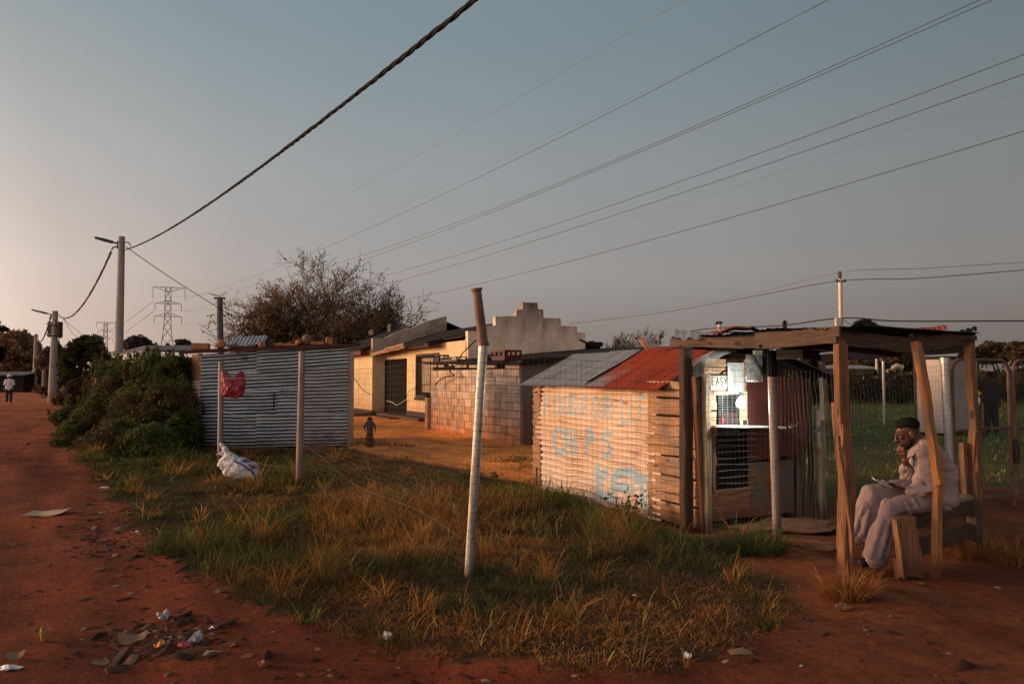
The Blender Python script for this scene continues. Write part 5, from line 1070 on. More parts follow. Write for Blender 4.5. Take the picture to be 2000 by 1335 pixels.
def bulb():
    p = W(1447, 781, 7.95); t = thing('light_bulb', tuple(p), 'glaring white light bulb hanging at the serving window', 'light bulb'); mb = MB()
    prof = [(-.085, .004), (-.08, .024), (-.062, .042), (-.038, .048), (-.012, .043), (.015, .028), (.035, .017)]
    mb.tube([p+ZZ*z for z, r in prof], [r for z, r in prof], 16); mb.build('glass', M['bulb'], parent=t, smooth=True)
    mb = MB(); mb.tube([p+ZZ*.035, p+ZZ*.08], .019, 10); mb.build('socket', M['crate_dark'], parent=t)
    mb = MB(); q = W(1432, 709, 7.95); mb.tube([p+ZZ*.07, p+ZZ*.2+dd*.03, p+ZZ*.33+dd*.05-ee*.02, W(1458, 715, 8.0), W(1440, 709, 7.95), W(1415, 712, 7.95)], .005, 5); mb.build('flex', M['poster'], parent=t)
    l = bpy.data.lights.new('bulb_light', 'POINT'); l.energy = 23; l.color = (.93, 1, .93); l.shadow_soft_size = .05
    o = bpy.data.objects.new('bulb_light', l); COL.objects.link(o); o.location = p-dd*.10-ee*.05-ZZ*.03
bulb()
lump('red_bottle', KP(FT(1404, 815)[0], -.05, FT(1404, 829)[1]), (.035, .035, .09), M['bag_red'], 'small red bottle on the shop counter', 'bottle', seed=4, rough=.08)
def jar_box():
    mb = MB(); fbox(mb, 1449, 818, 1461, 830, .04, .07); fbox(mb, 1451, 820, 1459, 829, .07, .072, 1); tag(mb.build('tin', [M['yellow_board'], M['wood_dark']]), 'small square tin at the right end of the counter opening', 'tin')
jar_box()
def twigs():
    mb = MB(); p = KP(FT(1523, 833)[0], -.16, FT(1523, 835)[1]+.01)
    for k in range(9): mb.tube([p, p+ee*random.uniform(-.03, .09)+ZZ*random.uniform(.01, .07)-dd*random.uniform(-.03, .05)], .002, 4)
    tag(mb.build('wire_bundle', M['bars']), 'little bundle of bright wire ends on the shelf behind the fence post', 'wire')
twigs()
def black_bag():
    p = W(1584, 725, 8.9); lump('black_bag', p-ZZ*.13, (.22, .16, .30), M['dark_cloth'], 'black bag hanging from the rear corner of the shelter', 'bag', seed=11, rough=.25)
black_bag()
# roof oddments
def ridge_roll():
    mb = MB(); p = W(1263, 664, 9.6); mb.tube([W(1252, 660, 9.55), W(1266, 677, 9.6), W(1283, 676, 9.7)], [.045, .05, .03], 12, cap=False); tag(mb.build('curled_sheet', M['zinc_warm'], smooth=True), 'curled pale sheet end sticking up at the red roof ridge', 'metal sheet')
ridge_roll()
# ================================================================== shelter
PA, PB, PC, PD = G(1342, 1038), G(1660, 1121), G(1905, 1062), G(1608, 1012)
def top(px, py, p): return W(px, py, p.y)
def shelter():
    c = (PA+PB+PC+PD)/4; t = thing('shelter', (c.x, c.y, 0), 'open timber shelter with sheet roof beside the shop', 'shelter')
    def post(name, parts, mat):
        mb = MB()
        for p0, p1, w, h, ref in parts: mb.timber(p0, p1, w, h, ref, jit=.008)
        return mb.build(name, mat, parent=t)
    post('post', [(PA-ZZ*.1, top(1338, 676, PA), .125, .10, ee), ], M['wood_dark'])
    mb = MB(); mb.timber(PB-ZZ*.1, top(1645, 785, PB), .118, .10, ee, jit=.014, wander=.02); mb.timber(PB+dd*.055+ee*.03-ZZ*.05, top(1648, 800, PB)+dd*.055, .06, .05, ee, jit=.014, wander=.02); mb.timber(PB-dd*.05-ee*.03-ZZ*.05, top(1636, 850, PB)-dd*.045-ee*.01, .035, .03, ee, jit=.010, wander=.015)
    mb.timber(top(1636, 824, PB)-dd*.06, top(1632, 672, PB)-dd*.06, .115, .035, ee, jit=.006); mb.timber(top(1643, 830, PB), top(1640, 662, PB), .10, .07, ee, jit=.006)
    mb.build('post', M['wood_orange'], parent=t)
    mb = MB(); tC = top(1893, 668, PC); mid = top(1900, 860, PC); mb.timber(PC-ZZ*.1, mid+ZZ*.1, .10, .085, ee, jit=.016, wander=.03); mb.timber(mid-ZZ*.3+ee*.005-dd*.03, tC, .085, .07, ee, jit=.007)
    mb.timber(PC-ee*.085-ZZ*.05, top(1882, 864, PC)-ee*.02, .055, .055, ee, jit=.010); mb.build('post', M['wood_orange'], parent=t)
    mb = MB(); tD = top(1598, 705, PD); mb.timber(PD-ZZ*.1, W(1602, 800, PD.y), .085, .07, ee, jit=.008); mb.timber(W(1603, 820, PD.y)-dd*.05, tD-dd*.05, .07, .05, ee, jit=.006, m=0); mb.build('post', M['wood_grey'], parent=t)
    # beams
    mb = MB(); A0 = W(1312, 670.5, PA.y+.1); Am = W(1484, 665, 7.02); B0 = W(1641, 655, PB.y-.05)
    mb.timber(A0-dd*.0, Am, .112, .045, ZZ, jit=.011, wander=.012); mb.timber(Am-ee*.03+ZZ*.008, B0+ZZ*.02, .115, .045, ZZ, jit=.011, wander=.015); mb.timber(Am+(B0-Am)*.1-ee*.045-ZZ*.042, B0-ee*.045-ZZ*.045, .06, .03, ZZ, jit=.010, wander=.012)
    mb.build('front_beam', M['wood_brown'], parent=t)
    mb = MB(); q0 = W(1644, 658, PB.y); q1 = W(1785, 676, 6.75); q2 = W(1893, 665, PC.y)
    mb.timber(q0, q1+(q1-q0)*.1, .125, .045, ZZ, jit=.011, wander=.015); mb.timber(q1-(q1-q0)*.15+dd*.04, q2+ee*.06, .145, .05, ZZ, jit=.014, wander=.02); mb.timber(W(1780, 655, 7.0), W(1906, 660, 7.35), .05, .05, ZZ, jit=.014); mb.build('right_beam', M['wood_brown'], parent=t)
    mb = MB(); mb.timber(A0+ee*.03, W(1598, 695, PD.y), .09, .05, ZZ); mb.timber(W(1598, 700, PD.y), W(1893, 678, PC.y), .09, .05, ZZ); mb.timber(W(1500, 668, 6.9), W(1760, 690, 8.0), .07, .05, ZZ); mb.build('rear_beam', M['wood_dark'], parent=t)
    # diagonal brace and its short prop
    Pp = G(1828, 1125); mb = MB(); tb = W(1786, 668, 6.35); bt = W(1838, 946, 6.12); mb.timber(tb, bt, .078, .06, ee, jit=.009, seg=16, wander=.02); mb.build('brace', M['wood_warm'], parent=t)
    mb = MB(); mb.timber(Pp-ZZ*.05, W(1832, 912, 6.16), .072, .055, ee, jit=.006); mb.build('prop', M['wood_warm'], parent=t)
    mb = MB(); mb.tube([W(1829, 892, 6.08), W(1834, 900, 6.07), W(1838, 914, 6.07), W(1832, 915, 6.08), W(1846, 915, 6.07)], .003, 5); mb.build('wire_tie', M['wire_steel'], parent=t)
    # roof sheets, warped and overlapping
    def sheet(p0, p1, p2, p3, m, seed, warp=.02, lift=0, amp=.012, along='v'):
        p0, p1, p2, p3 = map(Vector, (p0, p1, p2, p3)); Lu = (p1-p0).length; n = max(8, int(Lu/.076*8))
        def fn(a, b):
            p = p0*(1-a)*(1-b)+p1*a*(1-b)+p2*a*b+p3*(1-a)*b
            rag = (p0-p3).normalized()*(.05*mnoise.noise(Vector((a*7, seed, 1)))+.02*mnoise.noise(Vector((a*23, seed, 4))))*(1 if b < .05 else 0); p = p+rag; return p+ZZ*(lift+amp*math.cos(2*math.pi*a*Lu/.076)+warp*mnoise.noise(Vector((a*2.5+seed, b*2.5, seed)))), (a*Lu, b*(p3-p0).length)
        mb.grid(fn, n, 12, m)
    zA = A0.z+.060; zB = B0.z+.058; zC = q2.z+.062
    a = Vector((A0.x-.03, A0.y-.12, zA)); b = Vector((B0.x+.08, B0.y-.16, zB)); c = Vector((q2.x+.1, q2.y-.02, zC)); d = Vector((PD.x+.05, PD.y+.3, W(1598, 690, PD.y).z+.03))
    L = lambda p, q, k: p+(q-p)*k
    mb = MB(); sheet(L(a, b, .0), L(a, b, .45), L(d, c, .4), L(d, c, .0), 1, 1); sheet(L(a, b, .38), L(a, b, .78), L(d, c, .72), L(d, c, .33), 1, 2, lift=.016, warp=.03); sheet(L(a, b, .70), L(a, b, 1.02), c, L(d, c, .66), 1, 3, lift=.006, warp=.02)
    mb.build('roof', [M['galv_rust'], M['roof_dark']], parent=t, smooth=True)
    mb = MB(); sheet(W(1795, 652, 7.1), W(1852, 650, 7.3), W(1850, 640, 8.3), W(1790, 646, 8.1), 0, 7, warp=.012, lift=.03, amp=.003); mb.build('red_roof_sheet', M['rust_red'], parent=t, smooth=True); mb = MB(); sheet(W(1440, 640, 8.3)-ZZ*.05, W(1398, 650, 7.9), W(1330, 655, 8.6), W(1400, 646, 8.9), 0, 9, warp=.012, amp=.003); mb.build('red_roof_sheet', M['rust_red'], parent=t, smooth=True)
    mb = MB(); sheet(W(1318, 661, 7.70), W(1402, 660, 7.55), W(1402, 651, 7.62), W(1318, 643, 7.76), 0, 4, warp=.004, amp=.002); mb.build('grey_roof_sheet', M['galv_rust'], parent=t, smooth=True)
    mb = MB(); 
    def lf(a_, b_): p = W(1796+112*a_, 657-21*a_**1.6+9*(1-b_), 6.9+.5*a_+.5*b_); return p+ZZ*(.010*math.cos(a_*60)), (a_, b_)
    mb.grid(lf, 40, 6); mb.build('lifted_sheet', M['roof_dark'], parent=t, smooth=True)
shelter()
def bent_ridge():
    mb = MB()
    def fn(a, b): x = 1384+114*a; y = 652-16*math.sin(min(1, a*1.25)*1.57)+(20*max(0, a-.72)/.28); return W(x, y+2*math.sin(a*12)+5*(1-b), 8.0+.2*a+.5*b)+ZZ*.02*math.cos(b*9), (a, b)
    mb.grid(fn, 26, 8, 0, lambda a, b: 1 if .66 < a < .74 else (2 if a >= .74 else 0)); tag(mb.build('bent_sheet', [M['rust_red'], M['yellow'], M['black']], smooth=True), 'bent orange red sheet with a yellow edge rising over the shelter beam', 'metal sheet')
bent_ridge()
def tile_piece():
    mb = MB()
    def fn(a, b): return W(1548+44*a, 641-4*abs(math.sin(a*6.3)), 7.6+.3*b), (a, b)
    mb.grid(fn, 20, 4); tag(mb.build('roof_tile', M['brick'], smooth=True), 'wavy orange roof tile lying on the shelter roof', 'roof tile')
tile_piece()
# ================================================================== wire fence
F0, F1, F2, F3, F4 = G(430, 900), G(584, 944), G(915, 1130), G(1518, 1056), XY(1853, 9.0)
def wpost(mb, base, topp, r, n=14): mb.tube([base-ZZ*.1, base, base.lerp(topp, .5), topp], r, n)
def mesh_panel(a, b, zt0, zt1, zb, off, sp=.052, wav=.012, seed=0, drop=None):
    """welded mesh: upright and level wires, sagging a little"""
    mb = MB(); d = (b-a); L = d.length; d.normalize(); n = Vector((d.y, -d.x, 0)); n = n if n.dot(Vector((0, -1, 0))) > 0 else -n
    def P(x, f):
        zt = zt0+(zt1-zt0)*x/L - .05*math.sin(math.pi*x/L); z = zb+(zt-zb)*f
        w = wav*(mnoise.noise(Vector((x*2+seed, z*2, seed)))*1.6+.4*mnoise.noise(Vector((x*8+seed, z*8, 3))))
        sg = .02*mnoise.noise(Vector((x*1.4+seed, z*1.4, 5)))
        return a+d*(x+sg)+n*(off+w)+ZZ*(z+gzf(0, 0)*0+.012*mnoise.noise(Vector((x*3, z*3, seed+9))))
    nv = int(L/sp); nh = int((max(zt0, zt1)-zb)/.06)
    for i in range(nv+1):
        x = L*i/nv
        mb.tube([P(x, f) for f in np.linspace(0, 1, 13)], .0011, 3, cap=False)
    for j in range(nh+1):
        f = j/nh; th = j in (0, nh) or j % 9 == 0
        mb.tube([P(x, f) for x in np.linspace(0, L, int(L/.2)+2)], .0016 if th else .0011, 3, cap=False)
    return mb
def fence_street():
    t = thing('wire_fence', (F1.x, F1.y, 0), 'welded wire fence along the street with two straight posts and one bent corner post', 'fence')
    mb = MB(); wpost(mb, F0, W(432, 706, F0.y), .052); mb.build('post', M['post_dull'], parent=t, smooth=False)
    mb = MB(); wpost(mb, F1, W(590.5, 686, F1.y), .052); mb.build('post', M['post_dull'], parent=t)
    ft = W(944, 668, F2.y); mb = MB(); wpost(mb, F2, ft, .038, 18)
    for z in (.35, .95, 1.25): mb.tube([F2.lerp(ft, z/2)-dd*.05+ee*-.0, F2.lerp(ft, z/2)-dd*.052], .008, 6, m=1)
    post = mb.build('corner_post', [M['post_galv'], M['black']], parent=t, smooth=False)
    mb = MB(); e1 = W(931, 568, F2.y-.05); mb.tube([ft-ZZ*.03, ft], .050, 16); mb.tube([ft-ZZ*.01, ft.lerp(e1, .5), e1], [.041, .039, .038], 16); mb.tube([e1, e1+(e1-ft).normalized()*.025], .048, 16); mb.build('bent_arm', M['post_rust'], parent=post)
    mb = MB()
    for k in range(25):
        c = F2.lerp(ft, .06+.93*(k+random.uniform(-.15, .15))/25); mb.tube([c+Vector((math.cos(a), math.sin(a), .05*math.sin(a*1.3+k)))*.0395 for a in np.linspace(0, 6.283, 17)], .0013, 4, cap=False)
    mb.build('wire_wrap', M['wire'], parent=post)
    mb = mesh_panel(F1, F2, 1.78, 1.80, .10, .06, seed=2); mb.build('wire_mesh', M['wire'], parent=t)
    mb = MB()
    for z0, z1, s in ((1.62, 1.78, .06), (1.0, 1.02, .10), (.32, .25, .12)):
        mb.tube([F0.lerp(F1, q)+ZZ*(z0+(z1-z0)*q-s*math.sin(math.pi*q))-dd*.0+Vector((.0, -.055, 0)) for q in np.linspace(0, 1, 12)], .0018, 4, cap=False)
    mb.tube([F1.lerp(F2, q)+ZZ*(.62-.30*q+.06*math.sin(q*9))+Vector((-.05, -.10, 0)) for q in np.linspace(0, 1, 22)], .0016, 4, cap=False)
    mb.build('strand_wire', M['wire_steel'], parent=t)
fence_street()
def fence_shop():
    t = thing('wire_fence', (F3.x, F3.y, 0), 'welded wire fence running from the bent corner post past the shop to the gate', 'fence')
    mb = MB(); tp = W(1508, 735, F3.y); wpost(mb, F3, tp, .044); mb.tube([tp, W(1507, 684, F3.y)], .047, 14, m=1); mb.build('post', [M['post_dull'], M['black']], parent=t)
    mb = MB(); tp4 = W(1845, 700, F4.y); wpost(mb, F4, tp4, .05); mb.tube([tp4-ZZ*.06, tp4+ZZ*.01], .058, 14, m=0); mb.build('post', M['post_galv'], parent=t)
    mb = mesh_panel(F2, F3, 1.86, 1.78, .06, .055, seed=5, wav=.02); mb.build('wire_mesh', M['wire'], parent=t)
    mb = mesh_panel(F3, F4, 1.72, 1.80, .06, .05, sp=.06, seed=8, wav=.045); mb.build('wire_mesh', M['wire_steel'], parent=t)
fence_shop()
def gate():
    d = ee; t = thing('gate', tuple(F4+d*1.2), 'tube framed chain link gate with rounded corners', 'gate'); LW = 1.16
    def leaf(o, L, name):
        mb = MB(); z0, z1 = .14, 1.86; r = .16
        pts = [o+ZZ*z0, o+ZZ*(z1-r)]+[o+d*(r-r*math.cos(a))+ZZ*(z1-r+r*math.sin(a)) for a in np.linspace(.3, 1.57, 5)]+[o+d*(L-r)+ZZ*z1]+[o+d*(L-r+r*math.sin(a))+ZZ*(z1-r+r*math.cos(a)) for a in np.linspace(.3, 1.57, 5)]+[o+d*L+ZZ*z0, o+ZZ*z0]
        mb.tube(pts, .021, 8); mb.tube([o+ZZ*.98, o+d*L*.5+ZZ*1.0, o+d*L+ZZ*.99], .021, 8); f = mb.build(name, M['post_rust'], parent=t)
        mb = MB(); sp = .055; n = int((L+z1)/sp)
        for k in range(1, n):
            for sg in (1, -1):
                a0 = k*sp; xs = [max(0, a0-(z1-z0)), min(L, a0)]
                if xs[1] <= xs[0]: continue
                q = [(x, z0+(a0-x)) for x in xs]
                if sg < 0: q = [(L-x, z) for x, z in q]
                mb.tube([o+d*x+ZZ*min(z, z1-.02)-dd*(.022+.003*sg) for x, z in q], .0016, 3, cap=False)
        mb.build('chain_link', M['wire_steel'], parent=f)
    leaf(F4+d*.07, LW, 'gate_leaf'); leaf(F4+d*(LW+.17), LW, 'gate_leaf')
    mb = MB(); mb.tube([F4+d*(LW+.12), F4+d*(LW+.11)+ZZ*1.75], .022, 10); mb.tube([F4+d*(LW+.13)-dd*.03+ZZ*z for z in (.55, .7, .85)], [.035, .05, .03], 8, m=1); mb.build('meeting_post', [M['post_rust'], M['wood_dark']], parent=t)
gate()
for px, py0, py1, Y, lb in ((1725, 705, 806, 24, 'thin white field post standing alone between shelter and cabin'), (1655, 704, 760, 30, 'pale field post just right of the front shelter post'), (1712, 699, 722, 60, 'short pale post far back in the field')):
    mb = MB(); b = XY(px, Y); mb.tube([b, W(px, py0, Y)], .045 if Y < 50 else .1, 8); tag(mb.build('field_post', M['zinc_warm'] if Y > 25 else M['post_galv']), lb, 'post', 'posts in the field')
def fallen_post():
    mb = MB(); mb.tube([W(172, 708, 24), W(188, 722, 24.2)], .042, 10); mb.tube([W(188, 722, 24.2), XY(190, 24.3)], .042, 10, m=1); tag(mb.build('bent_post', [M['white'], M['post_rust']]), 'white post with its top bent to the left beside the reddish bush', 'post')
fallen_post()
# ================================================================== cabin, far buildings
def cabin():
    Cn = XY(1847, 20.6); t = thing('cabin', tuple(Cn), 'pale grey panel cabin in the field behind the shelter', 'cabin'); mb = MB()
    mb.box(Cn+ZZ*.08, -ee*.02, dd*.86, ZZ*2.05); mb.build('front_panel', M['cabin'], parent=t)
    mb = MB(); mb.box(Cn+ZZ*.08-dd*.02, ee*1.42, dd*.02, ZZ*2.12); mb.box(Cn+ZZ*.08+dd*.86, ee*1.42, dd*.02, ZZ*2.1); mb.box(Cn+ee*1.4+ZZ*.08, ee*.02, dd*.86, ZZ*2.1); mb.build('side_panel', M['cabin_shade'], parent=t)
    mb = MB(); mb.box(Cn-ee*.06-dd*.06+ZZ*2.14, ee*1.55, dd*1.0, ZZ*.07); mb.build('roof', M['roof_dark'], parent=t)
    mb = MB(); mb.timber(Cn+dd*.88-ee*.03, Cn+dd*.88-ee*.03+ZZ*2.1, .07, .05, ee); mb.timber(Cn+ee*1.46-dd*.02, Cn+ee*1.46-dd*.02+ZZ*2.15, .07, .05, ee); mb.build('corner_board', M['wood_brown'], parent=t)
cabin()
def far_house(name, px0, px1, py0, py1, Y, mat, roofm, label, roof_h=6, win=()):
    a = W(px0, 740, Y); b = W(px1, 740, Y); zt = W((px0+px1)/2, py1, Y).z; t = thing(name, ((a.x+b.x)/2, Y, 0), label, 'building'); mb = MB(); mb.box((a.x, Y, 0), (b.x-a.x, 0, 0), (0, 5, 0), (0, 0, zt)); mb.build('wall', mat, parent=t)
    zr = W((px0+px1)/2, py0, Y).z; mb = MB(); mb.poly_prism([(a.x-.4, Y-.4, zt), (b.x+.4, Y-.4, zt), (b.x+.2, Y+2.6, zr), (a.x-.2, Y+2.6, zr)], (0, 0, -.12)); mb.poly_prism([(a.x-.4, Y+5.4, zt), (b.x+.4, Y+5.4, zt), (b.x+.2, Y+2.6, zr), (a.x-.2, Y+2.6, zr)], (0, 0, -.12)); mb.build('roof', roofm, parent=t)
    for x0, x1, y0, y1 in win: mb = MB(); p = W(x0, y1, Y-.05); q = W(x1, y0, Y-.05); mb.box(p, (q.x-p.x, 0, 0), (0, .08, 0), (0, 0, q.z-p.z)); mb.build('window', M['black'], parent=t)
far_house('far_house', 1926, 2010, 718, 728, 70, M['pink_wall'], M['zinc_warm'], 'far pinkish house with sunlit sheet roof behind the gate', win=((1945, 1953, 731, 738), (1985, 1992, 731, 738)))
far_house('far_house', 1570, 1705, 712, 718, 72, M['cement_dark'], M['galv_rust'], 'long low dark building at the back of the field')
far_house('far_house', -30, 46, 725, 731, 78, M['roof_dark'], M['grey_sheet'], 'low dark house with pale roof edge behind the walker')
def ruin():
    t = thing('broken_wall', tuple(XY(1745, 50)), 'broken pinkish brick wall with an opening far back in the field', 'wall'); mb = MB(); P = lambda x, y: W(x, y, 50)
    for x0, x1, yt in ((1736, 1742, 720), (1742, 1755, 718), (1751, 1757, 722), (1757, 1763, 719), (1690, 1702, 728), (1702, 1712, 732), (1728, 1736, 730)):
        a, b = P(x0, 752), P(x1, yt); mb.box((a.x, 50, 0), (b.x-a.x, 0, 0), (0, .4, 0), (0, 0, b.z+random.uniform(-.1, .1)))
    mb.build('masonry', M['pink_wall'], parent=t); a = P(1749, 717); mb = MB()
    mb.tube([(a.x-.1, 50.2, a.z-.05), (a.x+.2, 50.2, a.z+.12), (a.x+.6, 50.2, a.z)], .16, 8); mb.build('pale_cap', M['zinc_warm'], parent=t)
ruin()
def stub():
    mb = MB(); b = XY(86, 62); mb.tube([b, W(86, 722, 62)], [.16, .13], 8); tag(mb.build('gate_pillar', M['fascia_rust']), 'short orange gate pillar beside the transformer pole', 'pillar')
stub()
# ================================================================== poles, pylons, lines
def conc_pole(px, Y, pyt, r0, r1, label, lamp=True, mat='concrete', transformer=False):
    b = XY(px, Y); tp = W(px, pyt, Y); tp = Vector((b.x, b.y, tp.z)); t = thing('utility_pole', tuple(b), label, 'utility pole', 'concrete poles along the street' if mat == 'concrete' else None)
    mb = MB(); k = 6; mb.tube([b.lerp(tp, i/k) for i in range(k+1)], [r0+(r1-r0)*i/k for i in range(k+1)], 16); mb.build('shaft', M[mat], parent=t, smooth=False)
    if lamp:
        s = tp-ZZ*.28; e = s+Vector((-.93, -.18, .24)).normalized()*.95*(r1/.11); mb = MB(); mb.tube([s, s.lerp(e, .35)], .03, 8); mb.build('lamp_arm', M['lampgrey'], parent=t)
        mb = MB(); q = s.lerp(e, .30); u = (e-q).normalized(); v = u.orthogonal(); mb.tube([q, q+u*.04, q+u*.3, e-u*.04, e], [.03, .055, .06, .045, .02], 10); mb.build('lamp_head', M['lampgrey'], parent=t)
        mb = MB(); mb.box(tp+Vector((-.14, -.05, -.42)), (.06, 0, 0), (0, .1, 0), (0, 0, .26)); mb.tube([tp+Vector((.1, 0, -.2)), tp+Vector((.3, -.1, -.22)), tp+Vector((.42, -.2, -.36))], .02, 6); mb.tube([tp+Vector((-.12, -.05, -.36)), tp+Vector((-.25, -.1, -.4)), tp+Vector((-.28, -.12, -.5))], .025, 6); mb.build('bracket', M['lampgrey'], parent=t)
    if transformer:
        mb = MB(); z = tp.z-1.15
        for sx in (-.23, .24): mb.cbox(b+Vector((sx, .05, z)), .24, .4, .95)
        mb.build('transformer', M['wood_brown'], parent=t)
        mb = MB()
        for dz in (.32, -.33): mb = MB(); mb.cbox(b+Vector((0, -.1, z+dz)), .60, .62, .06); mb.build('bracket', M['concrete'], parent=t)
    return tp
T1 = conc_pole(231, 25.8, 462, .165, .105, 'tall concrete pole with street lamp nearest on the left')
T2 = conc_pole(104, 46, 607, .27, .16, 'concrete pole carrying a street lamp and transformer boxes', transformer=True)
T3 = conc_pole(68, 80, 652, .24, .16, 'farthest small concrete pole on the street')
def dark_pole():
    b = XY(434, 34); tp = W(429, 582, 34); t = thing('crossarm_pole', tuple(b), 'dark pole with short crossarm rising behind the shed', 'utility pole'); mb = MB(); mb.tube([b, tp], [.16, .13], 12); mb.build('shaft', M['pole_dark'], parent=t)
    mb = MB(); mb.cbox(tp, .48, .12, .09); mb.build('crossarm', M['pole_dark'], parent=t)
    mb = MB(); mb.tube([W(408, 571, 34), W(412, 574, 34), W(429, 577.5, 34), W(441, 570, 34), W(444, 572, 34), W(430, 579, 34), W(410, 574, 34)], .012, 5); mb.build('antenna', M['lampgrey'], parent=t)
dark_pole()
def right_pole():
    b = XY(1644, 52); tp = W(1641, 545, 52); t = thing('utility_pole', tuple(b), 'pale pole with insulators rising above the shelter roof', 'utility pole'); mb = MB(); mb.tube([b, tp], [.16, .13], 10); mb.build('shaft', M['zinc_warm'], parent=t)
    mb = MB(); mb.tube([tp, W(1640, 537, 52), W(1639, 530, 52)], [.06, .16, .12], 8); c = W(1642, 549, 52); mb.cbox(c, .6, .2, .12); mb.tube([c+Vector((-.3, 0, -.05)), c+Vector((-.3, 0, .12))], .1, 8); mb.tube([c+Vector((.3, 0, -.05)), c+Vector((.3, 0, .12))], .1, 8); mb.build('insulator', M['pole_dark'], parent=t)
    mb = MB(); p = W(1637, 640, 51.7); mb.cbox(p+ZZ*.15, .35, .3, 1.1); mb.build('meter_box', M['zinc_warm'], parent=t)
    return tp
right_pole()
def lamp_pole():
    b = XY(1405, 75); tp = W(1405, 632, 75); t = thing('small_pole', tuple(b), 'distant pole with a small lamp above the shelter beam', 'utility pole'); mb = MB(); mb.tube([b, tp], .17, 8); mb.build('shaft', M['zinc_warm'], parent=t); mb = MB(); mb.cbox(tp+ZZ*.1, .55, .3, .3); mb.tube([tp, W(1397, 631, 75)], .12, 6); mb.build('lamp', M['pole_dark'], parent=t)
lamp_pole()
def pylon(px, Y, pyt, arms, label, base_hw, r):
    b = XY(px, Y); t = thing('pylon', tuple(b), label, 'pylon', 'lattice pylons'); k = Y/FPX; zt = W(px, pyt, Y).z
    u = Vector((.91, .42, 0)).normalized(); w = Vector((-u.y, u.x, 0)); mb = MB()
    zl = [0, zt*.16, zt*.32, zt*.46, zt*.58, zt*.68, zt*.78, zt*.88, zt]; hw = [base_hw, base_hw*.8, base_hw*.6, base_hw*.42, base_hw*.32, base_hw*.28, base_hw*.26, base_hw*.25, base_hw*.24]
    C = lambda i, j: b+u*hw[i]*(1 if j in (0, 3) else -1)+w*hw[i]*(1 if j < 2 else -1)+ZZ*zl[i]
    for i in range(len(zl)-1):
        for j in range(4):
            mb.tube([C(i, j), C(i+1, j)], r, 4, cap=False); mb.tube([C(i, j), C(i+1, (j+1) % 4)], r*.6, 4, cap=False); mb.tube([C(i, (j+1) % 4), C(i+1, j)], r*.6, 4, cap=False)
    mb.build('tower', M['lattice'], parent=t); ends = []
    mb = MB(); mi = MB()
    for (x0, x1, ya, yb, ins) in arms:
        zc = W(px, ya, Y).z; zb = W(px, yb, Y).z; A = b+u*((x0-px)*k); B = b+u*((x1-px)*k)
        for s in (-.4, .4):
            o = w*s*base_hw*.5
            for E in (A, B): mb.tube([E+ZZ*zc, b+o+ZZ*zc], r*.7, 4, cap=False); mb.tube([E+ZZ*zc, b+o+ZZ*zb], r*.7, 4, cap=False); mb.tube([E.lerp(b, .5)+o*.5+ZZ*zc, E.lerp(b, .5)+o*.5+ZZ*(zc+zb)/2], r*.5, 4, cap=False)
        for E in (A, B):
            e1 = E+ZZ*(zc-ins*k)
            if ins: mi.tube([E+ZZ*zc, e1], r*.9, 5)
            ends.append(e1)
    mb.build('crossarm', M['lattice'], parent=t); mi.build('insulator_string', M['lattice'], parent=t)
    return ends
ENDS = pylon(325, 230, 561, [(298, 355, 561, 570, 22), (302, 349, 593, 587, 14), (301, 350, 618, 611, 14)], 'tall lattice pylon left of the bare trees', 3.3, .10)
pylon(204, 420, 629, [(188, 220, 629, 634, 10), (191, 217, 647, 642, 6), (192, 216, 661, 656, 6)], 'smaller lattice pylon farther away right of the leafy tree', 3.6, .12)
QE = Vector((112, -22, 0))
def line_fit(A, pts, off, r, mat, label, group):
    """conductor from a pylon arm to the next pylon behind the camera: sag fitted to two sightings"""
    B = QE+off; dv = (B-Vector((A.x, A.y, 0))); ts, zs = [0], [A.z]
    for px, py in pts:
        ry = ray(px, py); q = ry.x/ry.y; t = (q*A.y-A.x)/(dv.x-q*dv.y); y = A.y+dv.y*t; ts.append(t); zs.append(CAMH+ry.z/ry.y*y)
    co = np.polyfit(ts, zs, len(ts)-1); tm = 1.0; P = []
    for t in np.linspace(0, tm, 70): P.append(Vector((A.x+dv.x*t, A.y+dv.y*t, float(np.polyval(co, t)))))
    mb = MB(); mb.tube(P, r, 4, cap=False); tag(mb.build('power_line', M[mat]), label, 'power line', group)
GL = 'overhead lines fanning out from the pylon'
e = ENDS; ew0 = Vector((e[0].x, e[0].y, e[0].z+22*230/FPX)); ew1 = Vector((e[1].x, e[1].y, e[1].z+22*230/FPX)); PX = Vector((.42, -.91, 0))
u_ = Vector((.91, .42, 0)).normalized()
for A, pts, off, r, mat, lb in [
    (ew0, [(762, 334), (1336, 0)], -4, .017, 'line_pale', 'topmost faint thin overhead line'), (ew1, [(875, 360), (1482, 69)], 4, .015, 'line_pale', 'faint thin overhead line crossing the dark second line'),
    (e[1], [(875, 375), (1617, 0)], 4.5, .032, 'line', 'dark single overhead line second from the top'), (e[0], [(1062, 369), (1914, 0)], -4.2, .030, 'line', 'upper line of the close dark pair'),
    (e[3], [(1250, 297), (1938, 0)], 3.5, .034, 'line', 'lower line of the close dark pair'), (e[2], [(1250, 382), (2000, 107)], -3.5, .032, 'line', 'dark overhead line just below the close pair'),
    (e[5], [(1250, 404), (2000, 145)], 3.6, .036, 'line', 'dark overhead line third from the bottom'), (e[3], [(1250, 421), (2000, 179)], 3.0, .014, 'line_pale', 'faint thin overhead line second from the bottom'),
    (e[4], [(1250, 474), (2000, 256)], -3.6, .034, 'line', 'lowest dark overhead line crossing the right edge')]:
    line_fit(A, pts, u_*off, r, mat, lb, GL)
